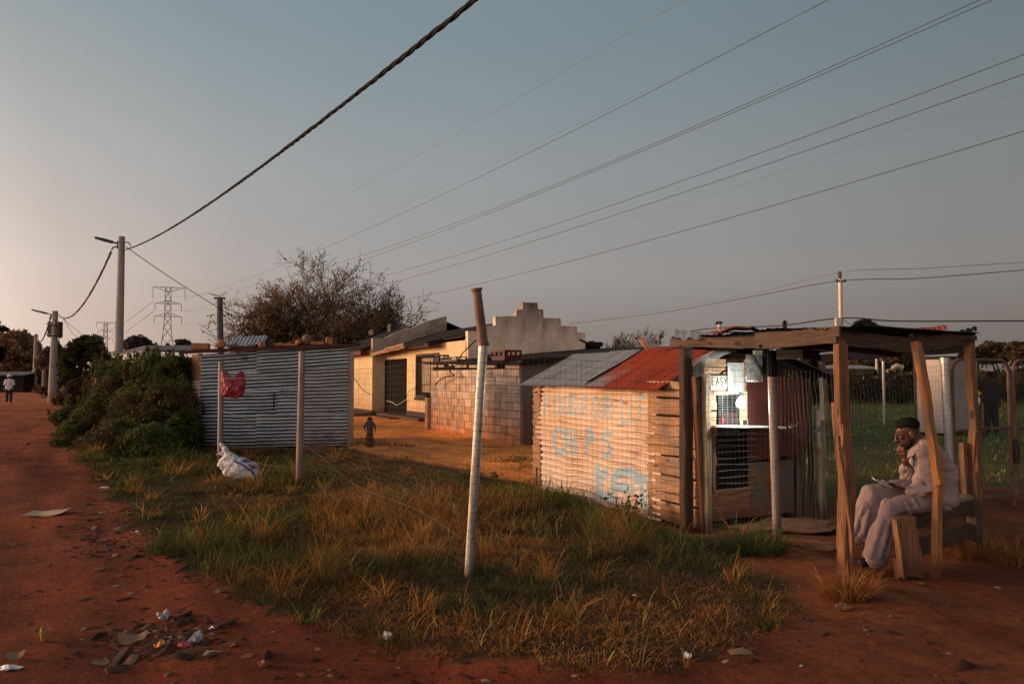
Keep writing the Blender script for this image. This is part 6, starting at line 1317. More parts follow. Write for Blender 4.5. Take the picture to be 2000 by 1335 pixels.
def line_px(pts, r, mat, label, sagn=14, name='power_line', group=None, cat='power line'):   # pts: (px, py, Y) support points, smooth curve through them
    P = [W(*q) for q in pts]; sm = []
    for i in range(len(P)-1):
        for q in np.linspace(0, 1, sagn, endpoint=False):
            p0, p1, p2, p3 = P[max(i-1, 0)], P[i], P[i+1], P[min(i+2, len(P)-1)]; sm.append(.5*((2*p1)+(p2-p0)*q+(2*p0-5*p1+4*p2-p3)*q*q+(3*p1-p0-3*p2+p3)*q**3))
    mb = MB(); mb.tube(sm+[P[-1]], r, 5, cap=False); tag(mb.build(name, M[mat]), label, cat, group)
GR = 'lines on the pale right pole'
line_px([(1110, 631, 90), (1300, 603, 76), (1480, 571, 64), (1639, 532, 52), (1800, 524, 50), (2060, 508, 47)], .022, 'line_pale', 'thin line over the top insulator of the pale right pole', group=GR)
line_px([(1110, 633, 90), (1300, 609, 76), (1480, 577, 64), (1636, 549, 52), (1800, 543, 50), (2060, 522, 47)], .028, 'line', 'line through the left insulator of the pale right pole', group=GR)
line_px([(1330, 650, 80), (1400, 640, 74), (1520, 636, 63), (1643, 621, 52), (1760, 627, 50), (2060, 626, 47)], .045, 'cable', 'thick black cable low on the pale right pole', group=GR, name='overhead_cable', cat='cable')
line_px([(1645, 622, 52), (1662, 634, 51), (1680, 641, 50)], .02, 'cable', 'short dropper wire on the right side of the pale pole', name='dropper_wire', cat='wire')
GS = 'cables on the street poles'
line_px([(246, 482, 25.7), (330, 540, 28), (425, 600, 31), (470, 628, 33)], .014, 'cable', 'thin service cable slanting down from the tall pole behind the trees', group=GS, name='service_cable', cat='cable')
line_px([(122, 620, 46), (150, 645, 45), (185, 668, 43)], .016, 'line_pale', 'upper thin wire dropping from the transformer pole', group=GS, name='service_cable', cat='cable')
line_px([(122, 620, 46), (140, 648, 45), (160, 666, 43)], .016, 'line_pale', 'lower thin wire dropping from the transformer pole', group=GS, name='service_cable', cat='cable')
line_px([(300, 588, 232), (225, 640, 330), (190, 640, 420)], .08, 'line_pale', 'hazy line from the tall pylon to the far pylon, upper', group='lines between the pylons')
line_px([(301, 607, 232), (230, 655, 330), (191, 650, 420)], .08, 'line_pale', 'hazy line from the tall pylon to the far pylon, lower', group='lines between the pylons')
def twisted(pts, r, rad, pitch, label, n=3, mat='cable', samp=.035):
    L = [0]
    for a, b in zip(pts[:-1], pts[1:]): L.append(L[-1]+(b-a).length)
    N = int(L[-1]/samp); mb = MB(); lv = np.array(L); arr = np.array([list(p) for p in pts]); s = np.linspace(0, L[-1], N); C = np.stack([np.interp(s, lv, arr[:, k]) for k in range(3)], 1)
    for k in range(n):
        P = []
        for i in range(N):
            t = Vector(C[min(i+1, N-1)]-C[max(i-1, 0)]).normalized(); a = t.cross(ZZ).normalized(); b = a.cross(t); an = 2*math.pi*(s[i]/pitch+k/n)+.5*math.sin(s[i]*1.3); rr = rad*(1+.3*math.sin(s[i]*2.1+k))
            P.append(Vector(C[i])+a*math.cos(an)*rr+b*math.sin(an)*rr)
        mb.tube(P, r, 5, cap=False)
    tag(mb.build('twisted_cable', M[mat], smooth=True), label, 'cable', GS)
b1 = XY(231, 25.8)
twisted([Vector((b1.x+.542*s, b1.y-.841*s, 6.04-.12*s+.0019*s*s)) for s in np.linspace(-.4, 52, 120)], .0128, .0088, .60, 'thick twisted black cable sweeping from the tall pole over the camera')
def sagcurve(p0, p1, sag, n=60): return [p0.lerp(p1, q)-ZZ*sag*4*q*(1-q) for q in np.linspace(0, 1, n)]
twisted(sagcurve(W(217, 492, 25.8), W(117, 618, 46), .85), .022, .02, .9, 'brown twisted cable sagging between the tall pole and the transformer pole', mat='cable_brown', samp=.12)
twisted(sagcurve(W(100, 616, 46), W(72, 660, 80), .9), .03, .02, 1.5, 'sagging cable between the transformer pole and the farthest pole', mat='cable_brown', samp=.25)
# ================================================================== people: overlapping tapered forms fused into one skin by voxel remesh
def fuse(name, prims, mat, parent, voxel=.006, smooth=4, post=None, mats=None, matf=None):
    mb = MB()
    for p in prims:
        if p[0] == 'cap':                      # ('cap', [points], [radii], flat?) tapered, round ended
            pts = [Vector(q) for q in p[1]]; rs = list(p[2]); P = []; Q = []
            d0 = (pts[0]-pts[1]).normalized(); d1 = (pts[-1]-pts[-2]).normalized()
            for a in (80, 50, 22): P.append(pts[0]+d0*rs[0]*math.sin(R(a))); Q.append(rs[0]*math.cos(R(a)))
            P += pts; Q += rs
            for a in (22, 50, 80): P.append(pts[-1]+d1*rs[-1]*math.sin(R(a))); Q.append(rs[-1]*math.cos(R(a)))
            mb.tube(P, Q, 14)
        else:                                  # ('ell', centre, (rx,ry,rz), rotation matrix)
            c = Vector(p[1]); r = p[2]; M3 = p[3] if len(p) > 3 else Matrix.Identity(3); vs = []; fs = []; nu, nv = 18, 11
            vs.append(c+M3 @ Vector((0, 0, r[2])))
            for j in range(1, nv):
                for i in range(nu): a, b = 2*math.pi*i/nu, math.pi*j/nv; vs.append(c+M3 @ Vector((r[0]*math.sin(b)*math.cos(a), r[1]*math.sin(b)*math.sin(a), r[2]*math.cos(b))))
            vs.append(c+M3 @ Vector((0, 0, -r[2]))); e = len(vs)-1
            for i in range(nu): fs.append((0, 1+i, 1+(i+1) % nu)); fs.append((e, e-nu+(i+1) % nu, e-nu+i))
            for j in range(nv-2):
                for i in range(nu): a = 1+j*nu+i; b = 1+j*nu+(i+1) % nu; fs.append((a, a+nu, b+nu, b))
            mb.add(vs, fs)
    tmp = mb.build(name, mat, parent=parent)
    m = tmp.modifiers.new('r', 'REMESH'); m.mode = 'VOXEL'; m.voxel_size = voxel; m.use_smooth_shade = True
    s = tmp.modifiers.new('s', 'SMOOTH'); s.factor = .5; s.iterations = smooth
    dg = bpy.context.evaluated_depsgraph_get(); me = bpy.data.meshes.new_from_object(tmp.evaluated_get(dg))
    old = tmp.data; tmp.modifiers.clear(); tmp.data = me; bpy.data.meshes.remove(old)
    me.materials.clear(); [me.materials.append(x) for x in (mats or [mat])]
    n = len(me.vertices); co = np.empty(n*3, np.float32); no = np.empty(n*3, np.float32); me.vertices.foreach_get('co', co); me.vertex_normals.foreach_get('vector', no); co = co.reshape(-1, 3); no = no.reshape(-1, 3)
    o0 = np.array(parent_world(parent)) if parent is not None else np.array(tmp.location)
    if post is not None: me.vertices.foreach_set('co', post(co+o0, no).astype(np.float32).ravel()-np.tile(o0, n).astype(np.float32))
    me.polygons.foreach_set('use_smooth', [True]*len(me.polygons))
    if matf is not None:
        for p in me.polygons: p.material_index = matf(Vector(p.center)+Vector(o0))
    me.update(); return tmp
def basis(fwd, up):
    f = Vector(fwd).normalized(); u = Vector(up); u = (u-f*u.dot(f)).normalized(); l = u.cross(f)     # f forward, l left, u up
    return f, l, u, Matrix((f, l, u)).transposed()
def seated_man():
    Y0 = 6.52
    def Q(px, py, dy=0): return W(px, py, Y0+dy)
    t = thing('person', tuple(G(1800, 1098)), 'man with short black hair in mauve grey suit sitting cross legged with a phone', 'person')
    f, l, u, Mb = basis((-.985, .17, 0), (0, 0, 1))
    pel = Q(1832, 968); chest = Q(1822, 900); nb = Q(1800, 866); ll = Vector((.17*-1, -.985, 0)).normalized()   # ll = his left, towards the street
    hd = Q(1772, 846); hf, hl, hu, Mh = basis((-.93, .16, -.32), (-.30, .05, .95))
    H = lambda a, b, c: hd+hf*a+hl*b+hu*c
    lsh, lel, lwr = Q(1811, 886, -.19), Q(1828, 955, -.27), Q(1772, 958, -.14)
    rsh, rel, rwr = Q(1800, 884, .17), Q(1772, 938, .16), Q(1769, 902, .03)
    # hands: palm centre, finger direction, palm normal
    def hand(wr, tip_dir, nrm, thumb, curl, k=1.0):
        d = tip_dir.normalized(); n = (nrm-d*nrm.dot(d)).normalized(); s = d.cross(n).normalized(); P = []
        pc = wr+d*.045*k; P.append(('cap', [wr-d*.01, wr+d*.02*k], [.024*k, .026*k]))
        for q in (-.024, -.008, .008, .024): P.append(('cap', [wr+d*.02*k+s*q*.7*k, wr+d*.085*k+s*q*k], [.013*k, .0115*k]))
        for q, L in ((-.027, .058), (-.009, .074), (.009, .078), (.027, .066)):
            b = wr+d*.085*k+s*q*k; c1 = b+(d*math.cos(curl*.5)-n*math.sin(curl*.5))*L*.42*k; c2 = c1+(d*math.cos(curl*1.1)-n*math.sin(curl*1.1))*L*.32*k; c3 = c2+(d*math.cos(curl*1.6)-n*math.sin(curl*1.6))*L*.26*k
            P.append(('cap', [b, c1, c2, c3], [.0098*k, .0090*k, .0082*k, .0068*k]))
        tb = wr+d*.03*k+s*thumb*.026*k; t1 = tb+(d*.6+s*thumb*.75-n*.3).normalized()*.042*k; t2 = t1+(d*.85+s*thumb*.25-n*.45).normalized()*.032*k
        P.append(('cap', [tb, t1, t2], [.0135*k, .011*k, .0085*k])); return P
    body = [('ell', H(-.012, 0, .035), (.098, .076, .093), Mh), ('ell', H(.022, 0, -.035), (.066, .058, .085), Mh), ('ell', H(.05, 0, -.088), (.030, .034, .028), Mh),
            ('cap', [H(.088, 0, .012), H(.106, 0, -.022), H(.112, 0, -.034)], [.010, .0125, .015]), ('ell', H(.098, .014, -.036), (.011, .009, .009), Mh), ('ell', H(.098, -.014, -.036), (.011, .009, .009), Mh),
            ('cap', [H(.080, .045, .024), H(.092, .012, .026)], [.006, .007]), ('cap', [H(.080, -.045, .024), H(.092, -.012, .026)], [.006, .007]),
            ('ell', H(.066, .034, -.008), (.022, .026, .024), Mh), ('ell', H(.066, -.034, -.008), (.022, .026, .024), Mh),
            ('cap', [H(.086, .016, -.066), H(.092, 0, -.064), H(.086, -.016, -.066)], [.008, .010, .008]), ('cap', [H(.083, .014, -.078), H(.089, 0, -.079), H(.083, -.014, -.078)], [.008, .010, .008]),
            ('ell', H(-.012, .078, -.012), (.022, .010, .034), Mh), ('ell', H(-.012, -.078, -.012), (.022, .010, .034), Mh), ('cap', [H(-.012, .085, .018), H(-.024, .088, -.002), H(-.012, .084, -.034)], [.006, .006, .007]),
            ('cap', [H(-.035, 0, -.03), nb+hf*.01+ZZ*.0, nb-f*.02-ZZ*.06], [.058, .060, .075]),
            ('cap', [nb-ZZ*.03, chest, pel+ZZ*.1, pel], [.09, .115, .11, .11]),
            ('cap', [lsh, lel, lwr], [.048, .040, .026]), ('cap', [rsh, rel, rwr], [.048, .040, .027])]
    lh_d = (Q(1738, 948, -.14)-lwr); body += hand(lwr, lh_d, Vector((0.15, -.35, -1)), -1, .35)
    rh_d = (Q(1752, 868, .0)-rwr); body += hand(rwr, rh_d, Vector((-.8, -.55, .1)), 1, .45)
    fuse('body', body, M['skin'], t, voxel=.0036, smooth=3)
    # eyes, brows
    mb = MB()
    for s in (1, -1): mb.tube([H(.085, s*.024, .006), H(.085, s*.034, .006), H(.079, s*.043, .005)], [.002, .0035, .002], 6)
    mb.build('eye', M['beard'], parent=t)
    fuse('beard', [('ell', H(.050, 0, -.088), (.036, .042, .034), Mh), ('cap', [H(.0, .062, -.045), H(.03, .055, -.085), H(.056, .02, -.104)], [.012, .018, .020]), ('cap', [H(.0, -.062, -.045), H(.03, -.055, -.085), H(.056, -.02, -.104)], [.012, .018, .020]), ('cap', [H(.086, .02, -.058), H(.091, 0, -.055), H(.086, -.02, -.058)], [.004, .005, .004])], M['beard'], t, voxel=.005, smooth=2,
         post=lambda c, n: c+n*(.003*np.sin(c[:, :1]*900)*np.sin(c[:, 2:]*800)))
    fuse('hair', [('ell', H(-.014, 0, .083), (.096, .080, .052), Mh), ('ell', H(-.045, 0, .062), (.078, .082, .068), Mh)], M['beard'], t, voxel=.005, smooth=2,
         post=lambda c, n: c+n*(.0025*np.sin(c[:, :1]*420+c[:, 2:]*150)))
    # jacket
    def folds(k, fx, fz, ang=.5):
        def g(c, n):
            q = c[:, 0]*math.cos(ang)*fx+c[:, 2]*fz+c[:, 1]*9; w = np.array([mnoise.noise(Vector((float(a[0])*5, float(a[1])*5, float(a[2])*5))) for a in c])
            rg = np.array([(1-abs(mnoise.noise(Vector((float(a[0])*fx*.20, float(a[1])*5, float(a[2])*fz*.17)))))**6 for a in c]); r2 = np.array([(1-abs(mnoise.noise(Vector((float(a[2])*fx*.15+5, float(a[1])*6, float(a[0])*fz*.26)))))**8 for a in c])
            d = k*(np.sin(q+w*6)*.35+w*1.0-1.25*rg-.9*r2+.6); return c+n*d[:, None]
        return g
    jb = [('cap', [nb-ZZ*.02+f*.0, chest+ZZ*.02, Q(1828, 940), pel+ZZ*.0], [.092, .130, .134, .140]), ('cap', [chest+ll*.09, pel+ll*.085+ZZ*.04], [.108, .115]), ('cap', [chest-ll*.09, pel-ll*.085+ZZ*.04], [.108, .115]),
          ('cap', [nb+ll*.05-ZZ*.02, lsh+ZZ*.005], [.075, .082]), ('cap', [nb-ll*.05-ZZ*.02, rsh+ZZ*.005], [.075, .082]),
          ('cap', [lsh, lsh.lerp(lel, .5), lel, lel.lerp(lwr, .5), lwr-(lwr-lel).normalized()*.025], [.076, .072, .067, .058, .050]), ('cap', [rsh, rel, rel.lerp(rwr, .7)], [.082, .068, .050]),
          ('cap', [pel+ll*.10+f*.06, pel+ll*.11+f*.20-ZZ*.015], [.11, .07]), ('cap', [pel-ll*.10+f*.05, pel-ll*.10+f*.16], [.11, .07]), ('cap', [Q(1805, 940, -.05), Q(1790, 978, -.1)], [.10, .07])]
    for q, tw in ((.50, .3), (.58, -.2), (.66, .25), (.42, -.3)):                 # cloth bunching round the elbow, armpit and waist
        c0 = lsh.lerp(lel, q*1.4 if q < .6 else 1.0) if q < .6 else lel.lerp(lwr, (q-.6)*4)
        jb.append(('cap', [c0+ll*.050+f*.050-ZZ*tw*.05, c0+ll*.066+ZZ*.0, c0+ll*.040-f*.050+ZZ*tw*.06], [.008, .013, .008]))
    jb += [('cap', [lsh+f*.02, chest+ll*.10+f*.05, Q(1790, 975, -.12)], [.07, .085, .085]), ('cap', [lsh-f*.05, Q(1848, 920, -.10), pel+ll*.10-f*.02], [.075, .095, .11])]
    fuse('jacket', jb, M['suit'], t, voxel=.0065, smooth=9, post=folds(.009, 26, 52))
    # collar, lapel, shirt front
    mb = MB(); mb.tube([nb+f*.045+ZZ*.035-ll*.05, nb+f*.075+ZZ*.02, nb+f*.06+ZZ*.025+ll*.05, nb+ll*.075+ZZ*.035, nb-f*.06+ZZ*.06+ll*.03, nb-f*.07+ZZ*.062], [.016, .02, .02, .018, .016, .014], 8); mb.build('collar', M['suit'], parent=t, smooth=True)
    mb = MB(); a = nb+f*.06+ll*.06+ZZ*.02; mb.poly_prism([a, a+f*.075-ZZ*.075+ll*.02, a+f*.085-ZZ*.135+ll*.015, a+f*.05-ZZ*.11+ll*.055, a+f*.01-ZZ*.03+ll*.06], (-.0, -.008, .0)); mb.build('lapel', M['suit'], parent=t)
    fuse('shirt', [('cap', [nb+f*.055+ZZ*.0, chest+f*.10+ZZ*.0, chest+f*.115-ZZ*.06], [.062, .060, .05])], M['shirt'], t, voxel=.009, smooth=3)
    cu = lwr-(lwr-lel).normalized()*.018; cd = (lwr-lel).normalized(); mb = MB(); mb.tube([cu, cu+cd*.018], [.043, .040], 14); mb.build('cuff', M['white_cloth'], parent=t, smooth=True)
    # trousers: left leg planted, right leg crossed over it
    lk, la = Q(1737, 988, -.10), Q(1710, 1082, -.10); rk, ra = Q(1700, 962, -.01), Q(1674, 1040, .03)
    tr = [('cap', [pel+ll*.09, pel+ll*.09+(lk-pel)*.5, lk], [.102, .090, .074]), ('cap', [lk, lk.lerp(la, .5), la], [.078, .088, .102]), ('cap', [la, la-ZZ*.02], [.106, .104]),
          ('cap', [pel-ll*.08+ZZ*.02, (pel-ll*.08).lerp(rk, .5)+ZZ*.04, rk], [.104, .092, .076]), ('cap', [rk, rk.lerp(ra, .5), ra], [.080, .092, .098]), ('ell', pel-ZZ*.005, (.15, .19, .11))]
    for a_, b_, r_ in ((lk, la, .088), (rk, ra, .088)):                            # hanging pleats below the knees, creases over the thighs
        for an in (-.9, -.1, .6, 1.4):
            o_ = (ll*math.cos(an)+f*math.sin(an)); tr.append(('cap', [a_+o_*r_*.75-ZZ*.03, a_.lerp(b_, .5)+o_*r_*.98, b_+o_*r_*1.10], [.010, .020, .022]))
    for q in (.25, .45, .62, .80):
        c0 = pel.lerp(lk, q)+ll*.08; tr.append(('cap', [c0+ll*.06+ZZ*.05, c0+ll*.085-ZZ*.01-f*.02, c0+ll*.055-ZZ*.065-f*.05], [.010, .016, .009])); c1 = pel.lerp(rk, q)-ll*.06; tr.append(('cap', [c1+ll*.07+ZZ*.055, c1+ZZ*.10-f*.015, c1-ll*.06+ZZ*.08-f*.03], [.010, .015, .010]))
    fuse('trousers', tr, M['suit_dark'], t, voxel=.0065, smooth=4, post=folds(.008, 34, 18, .9))
    for nm, an, toe in (('shoe', la, Q(1682, 1097, -.10)), ('shoe', ra, Q(1646, 1056, .03))):
        an = an-ZZ*.02 if an is la else an+f*.01-ZZ*.01
        heel = Vector((an.x+.03, an.y, toe.z+.015)) if an.z < .2 else an+Vector((.03, 0, -.03)); d = (toe-heel).normalized()
        s = fuse(nm, [('cap', [heel, heel.lerp(toe, .5)+ZZ*.012, toe], [.040, .042, .032]), ('cap', [an+ZZ*.01, heel.lerp(toe, .3)+ZZ*.02], [.045, .042]), ('cap', [heel-ZZ*.018, toe-ZZ*.012], [.034, .030])], M['shoe'], t, voxel=.006, smooth=3)
        mb = MB(); b = heel.lerp(toe, .62)+ll*.039+ZZ*.022; z = Vector((0, 0, 1))
        for p0, p1 in ((b-d*.03+z*.012, b-d*.015-z*.012), (b-d*.03+z*.012, b-d*.038-z*.008), (b+d*.004-z*.014, b+d*.018+z*.008), (b+d*.018+z*.008, b+d*.03-z*.006), (b-d*.036, b-d*.018)): mb.tube([p0, p1], .0042, 5)
        mb.build('mark', M['white'], parent=s)
    return t
seated_man()
def phone():
    Y = 6.36; a, b = W(1709, 938, Y), W(1742, 952, Y); d = (b-a); n = Vector((0, -1, 0)).cross(d).normalized(); n = n if n.z > 0 else -n; w = Vector((0.01, .075, .012))
    t = thing('phone', tuple(a), 'slim phone with pale edge held in the seated man\'s left hand', 'phone'); mb = MB(); mb.box(a+n*.001, d, w, n*.006); mb.build('case', M['phone_edge'], parent=t); mb = MB(); mb.box(a+n*.0075+d*.04+w*.05, d*.92, w*.9, n*.002); mb.build('screen', M['phone'], parent=t)
phone()
def figure(base, hgt, fdir, label, stride=.12, shirt='white_cloth', legs='trouser_dark', hat=None, skirt=False, armsw=.1, child=False, bend=0, extra=None, skin='skin_dark'):
    t = thing('person', tuple(base), label, 'person'); b = Vector(base); s = hgt/1.72; f = Vector(fdir).normalized(); l = ZZ.cross(f)
    P = lambda a, c, z: b+f*a*s+l*c*s+ZZ*z*s + (f*bend*max(0, z-.9)*s)
    wd = 1.15 if child else 1.0; ao = .10 if child else 0
    hz = 1.58 if not child else 1.50; hr = .098 if not child else .15
    body = [('ell', P(.01, 0, hz), (hr*s, hr*.85*s, (.125 if not child else .17)*s)), ('cap', [P(0, 0, hz-.08), P(0, 0, 1.38)], [.055*s, .06*s]), ('cap', [P(0, 0, 1.35), P(0, 0, 1.1), P(0, 0, .95)], [.10*s, .11*s, .11*s]),
            ('cap', [P(0, .17, 1.36), P(-.02, .23+ao, 1.1), P(armsw, .24+ao, .87)], [.045*s, .038*s, .03*s]), ('cap', [P(0, -.17, 1.36), P(-.02, -.23-ao, 1.1), P(-armsw*.5, -.24-ao, .87)], [.045*s, .038*s, .03*s]),
            ('ell', P(armsw+.02, .245+ao, .80), (.04*s, .022*s, .06*s)), ('ell', P(-armsw*.5+.02, -.245-ao, .80), (.04*s, .022*s, .06*s)),
            ('cap', [P(0, .09, .92), P(stride*.5, .1, .5), P(stride, .1, .08)], [.08*s, .055*s, .042*s]), ('cap', [P(0, -.09, .92), P(-stride*.3, -.1, .5), P(-stride, -.1, .08)], [.08*s, .055*s, .042*s]),
            ('cap', [P(stride-.03, .1, .045), P(stride+.14, .11, .035)], [.042*s, .035*s]), ('cap', [P(-stride-.03, -.1, .045), P(-stride+.14, -.11, .035)], [.042*s, .035*s])]
    fuse('body', body, M[skin], t, voxel=.018*s if not child else .012, smooth=2)
    fuse('shirt', [('cap', [P(0, 0, 1.36), P(0, 0, 1.15), P(0, 0, .88)], [.125*s*wd, .14*s*wd, .15*s*wd]), ('cap', [P(0, -.15, 1.36), P(0, .15, 1.36)], [.085*s, .085*s]), ('cap', [P(0, -.06, 1.3), P(0, -.07, .9)], [.12*s, .13*s]), ('cap', [P(0, .06, 1.3), P(0, .07, .9)], [.12*s, .13*s]),
                   ('cap', [P(0, .17, 1.36), P(-.02, .23+ao, 1.12)], [.075*s, .072*s]), ('cap', [P(0, -.17, 1.36), P(-.02, -.23-ao, 1.12)], [.075*s, .072*s])], M[shirt], t, voxel=.02*s if not child else .014, smooth=2)
    if skirt: fuse('skirt', [('cap', [P(0, 0, .92), P(0, 0, .6), P(0, 0, .25)], [.16*s, .20*s, .26*s])], M[legs], t, voxel=.02*s, smooth=2)
    else: fuse('trousers', [('cap', [P(0, .08, .93), P(stride*.5, .1, .5), P(stride, .1, .12)], [.105*s*wd, .085*s*wd**2, .072*s*wd**2]), ('cap', [P(0, -.08, .93), P(-stride*.3, -.1, .5), P(-stride, -.1, .12)], [.105*s*wd, .085*s*wd**2, .072*s*wd**2])], M[legs], t, voxel=.02*s, smooth=2)
    if hat: fuse('hat', [('ell', P(0, 0, hz+.09), (.105*s, .10*s, .085*s)), ('ell', P(0, 0, hz+.04), (.165*s, .16*s, .03*s))], M[hat], t, voxel=.014*s, smooth=2)
    else: fuse('hair', [('ell', P(-.012, 0, hz+.045), (hr*1.05*s, hr*.95*s, .10*s))], M['beard'], t, voxel=.014*s, smooth=2)
    if extra: extra(t, P, s)
    return t
figure(G(17, 786), 1.78, (-.55, .83, 0), 'person in white shirt and white sun hat walking away down the dirt street', hat='white_cloth', stride=.10)
figure(G(722, 874), .74, (.3, .95, 0), 'small child standing in the yard with back turned', shirt='blue_cloth', legs='brown_cloth', stride=.05, skirt=True, child=True, armsw=.12)
def glove(t, P, s):
    fuse('sleeve_band', [('cap', [P(.02, .25, 1.16), P(.10, .30, 1.12)], [.07*s, .07*s])], M['lime'], t, voxel=.02, smooth=2); fuse('sleeve', [('cap', [P(0, .2, 1.35), P(.02, .25, 1.18)], [.1*s, .08*s])], M['dark_cloth'], t, voxel=.02, smooth=2)
    fuse('white_bag', [('ell', P(.10, .30, .92), (.05*s, .05*s, .13*s))], M['white'], t, voxel=.02, smooth=2)
figure(XY(1934, 21), 1.80, (-.2, 1, 0), 'person in black with a lime sleeve band behind the gate', shirt='dark_cloth', legs='dark_cloth', extra=glove, stride=.04)
# ================================================================== bench
def bench():
    t = thing('bench', tuple(G(1850, 1080)), 'rough low timber bench under the shelter', 'bench'); mb = MB()
    a, b = W(1752, 1004, 6.2), W(1820, 998, 6.32)
    e0 = W(1783, 1004, 6.45); d = Vector((.80, .60, 0)).normalized(); o = Vector((e0.x, e0.y, 0)); zt = .51
    nrm = Vector((d.y, -d.x, 0))
    mb = MB(); mb.timber(o-nrm*.14+ZZ*(zt-.02), o-nrm*.14+d*1.25+ZZ*(zt-.02), .25, .045, nrm, jit=.006); mb.timber(o-nrm*.385+ZZ*(zt-.022), o-nrm*.385+d*1.25+ZZ*(zt-.022), .22, .045, nrm, jit=.006); mb.build('seat', M['wood_grey'], parent=t)
    mb = MB(); mb.timber(o-nrm*.02+d*.06+ZZ*(zt-.11), o-nrm*.02+d*1.25+ZZ*(zt-.11), .13, .04, ZZ, jit=.006); mb.timber(o-nrm*.02+d*.12+ZZ*.17, o-nrm*.02+d*1.25+ZZ*.19, .15, .04, ZZ, jit=.008); mb.build('rail', M['wood_brown'], parent=t)
    # front slab leg: broad leaning plank with a broken edge
    P = lambda x, y, dy=0: W(x, y, 6.15+dy); g0 = P(1763, 1118); 
    mb = MB(); mb.poly_prism([P(1746, 1010), P(1789, 1008), P(1790, 1030), P(1794, 1034), P(1794, 1058), P(1800, 1080), P(1803, 1096), P(1804, 1128), P(1766, 1124), P(1757, 1080)], (.01, .06, 0)); mb.build('leg', M['wood_orange'], parent=t)
    mb = MB(); mb.timber(P(1763, 1126, -.02)-ZZ*.03, P(1749, 1012, -.02), .035, .05, ee, jit=.006); mb.timber(P(1756, 1118, .02)-ZZ*.05, P(1754, 1090, .02), .05, .06, ee); mb.build('leg_batten', M['wood_orange'], parent=t)
    mb = MB(); q = o+d*1.15+nrm*.03; mb.timber(q-ZZ*.03, q+ZZ*(zt-.05), .12, .10, d, jit=.008); q = o+d*1.15-nrm*.3; mb.timber(q-ZZ*.03, q+ZZ*(zt-.05), .1, .08, d, jit=.008); mb.build('leg', M['wood_brown'], parent=t)
bench()
# ================================================================== bags, sack, litter
def red_bag():
    c = W(457, 752, F0.y-.15); t = None; mb = MB(); k = (F0.y-.15)/FPX
    # torn carrier bag blown sideways: two handles, belly, hollow mouth
    out = [(433, 716), (437, 722), (443, 731), (449, 736), (455, 738), (461, 737), (466, 729), (471, 723), (476, 727), (479, 738), (480, 752), (477, 765), (472, 775), (462, 778), (450, 777), (440, 775), (433, 770), (432, 750)]
    P = [W(x, y, F0.y-.12) for x, y in out]; cen = sum(P, Vector())/len(P); vs = []; fs = []; uv = []
    P = [p.lerp(P[(i+1) % len(P)], q)+Vector((0, 0, .008*mnoise.noise(Vector((i+q, 3, 1))))) for i, p in enumerate(P) for q in (0, .33, .66)]; n = len(P); rings = 16
    for side in (-1, 1):
        b0 = len(vs)
        for j in range(rings+1):
            q = 1-j/rings
            for i, p in enumerate(P):
                x = cen+(p-cen)*q; bul = .13*math.sqrt(max(0, 1-q*q))*side; w = .035*mnoise.noise(Vector((x.x*12, x.z*12, side*3)))-.035*(1-abs(mnoise.noise(Vector((x.x*22+x.z*6, x.z*9, side)))))**5-.02*(1-abs(mnoise.noise(Vector((x.x*15-x.z*14, x.z*20, side+4)))))**6+.02; vs.append(x+Vector((0, bul+w, 0)))
        for j in range(rings):
            for i in range(n): a = b0+j*n+i; b = b0+j*n+(i+1) % n; fs.append((a, b, b+n, a+n) if side < 0 else (a, a+n, b+n, b))
    mb.add(vs, fs); tag(mb.build('plastic_bag', M['bag_red'], smooth=True, origin=(c.x, c.y, c.z-.4)), 'crimson plastic bag snagged on the left fence post', 'bag')
red_bag()
def sack():
    b = G(468, 938); t = thing('sack', tuple(b), 'stuffed white woven sack leaning at the foot of the bagged fence post', 'sack'); Y = b.y-.05
    Q = lambda x, y, dy=0: W(x, y, Y+dy)
    def crease(c, n):
        w = np.array([mnoise.noise(Vector((float(a[0])*6, float(a[1])*6, float(a[2])*10))) for a in c]); w2 = np.array([mnoise.noise(Vector((float(a[0])*20, float(a[1])*20, float(a[2])*26))) for a in c]); rg = np.array([(1-abs(mnoise.noise(Vector((float(a[0])*9+float(a[2])*7, float(a[1])*8, float(a[2])*13)))))**6 for a in c]); return c+n*(.03*w+.012*w2-.016*rg)[:, None]
    def mf(p):
        a, b_ = Q(462, 898), Q(504, 932); d = (b_-a); q = max(0, min(1, (p-a).dot(d)/d.length_squared)); m = a+d*q+ZZ*.045*math.sin(q*3.1); dz = p.z-m.z
        if p.y < Y+.1 and abs(dz) < .010 and 0 < q < 1: return 1
        if p.y < Y+.1 and .025 < dz < .055 and .2 < q < .75 and mnoise.noise(Vector((p.x*38, 0, p.z*30))) > .02: return 1
        return 0
    fuse('bag', [('cap', [Q(452, 915), Q(470, 914), Q(488, 922), Q(498, 934)], [.14, .19, .17, .12]), ('cap', [Q(445, 898), Q(455, 905)], [.11, .15]), ('cap', [Q(436, 905), Q(448, 915)], [.09, .12])], M['sack'], t, voxel=.016, smooth=3, post=crease, mats=[M['sack'], M['ink_blue']], matf=mf)
    fuse('mouth', [('cap', [Q(446, 890), Q(440, 878)], [.08, .05]), ('cap', [Q(436, 876, .1), Q(434, 868, .1)], [.05, .03]), ('cap', [Q(440, 884), Q(424, 886)], [.05, .03])], M['sack'], t, voxel=.014, smooth=2, post=crease)
sack()
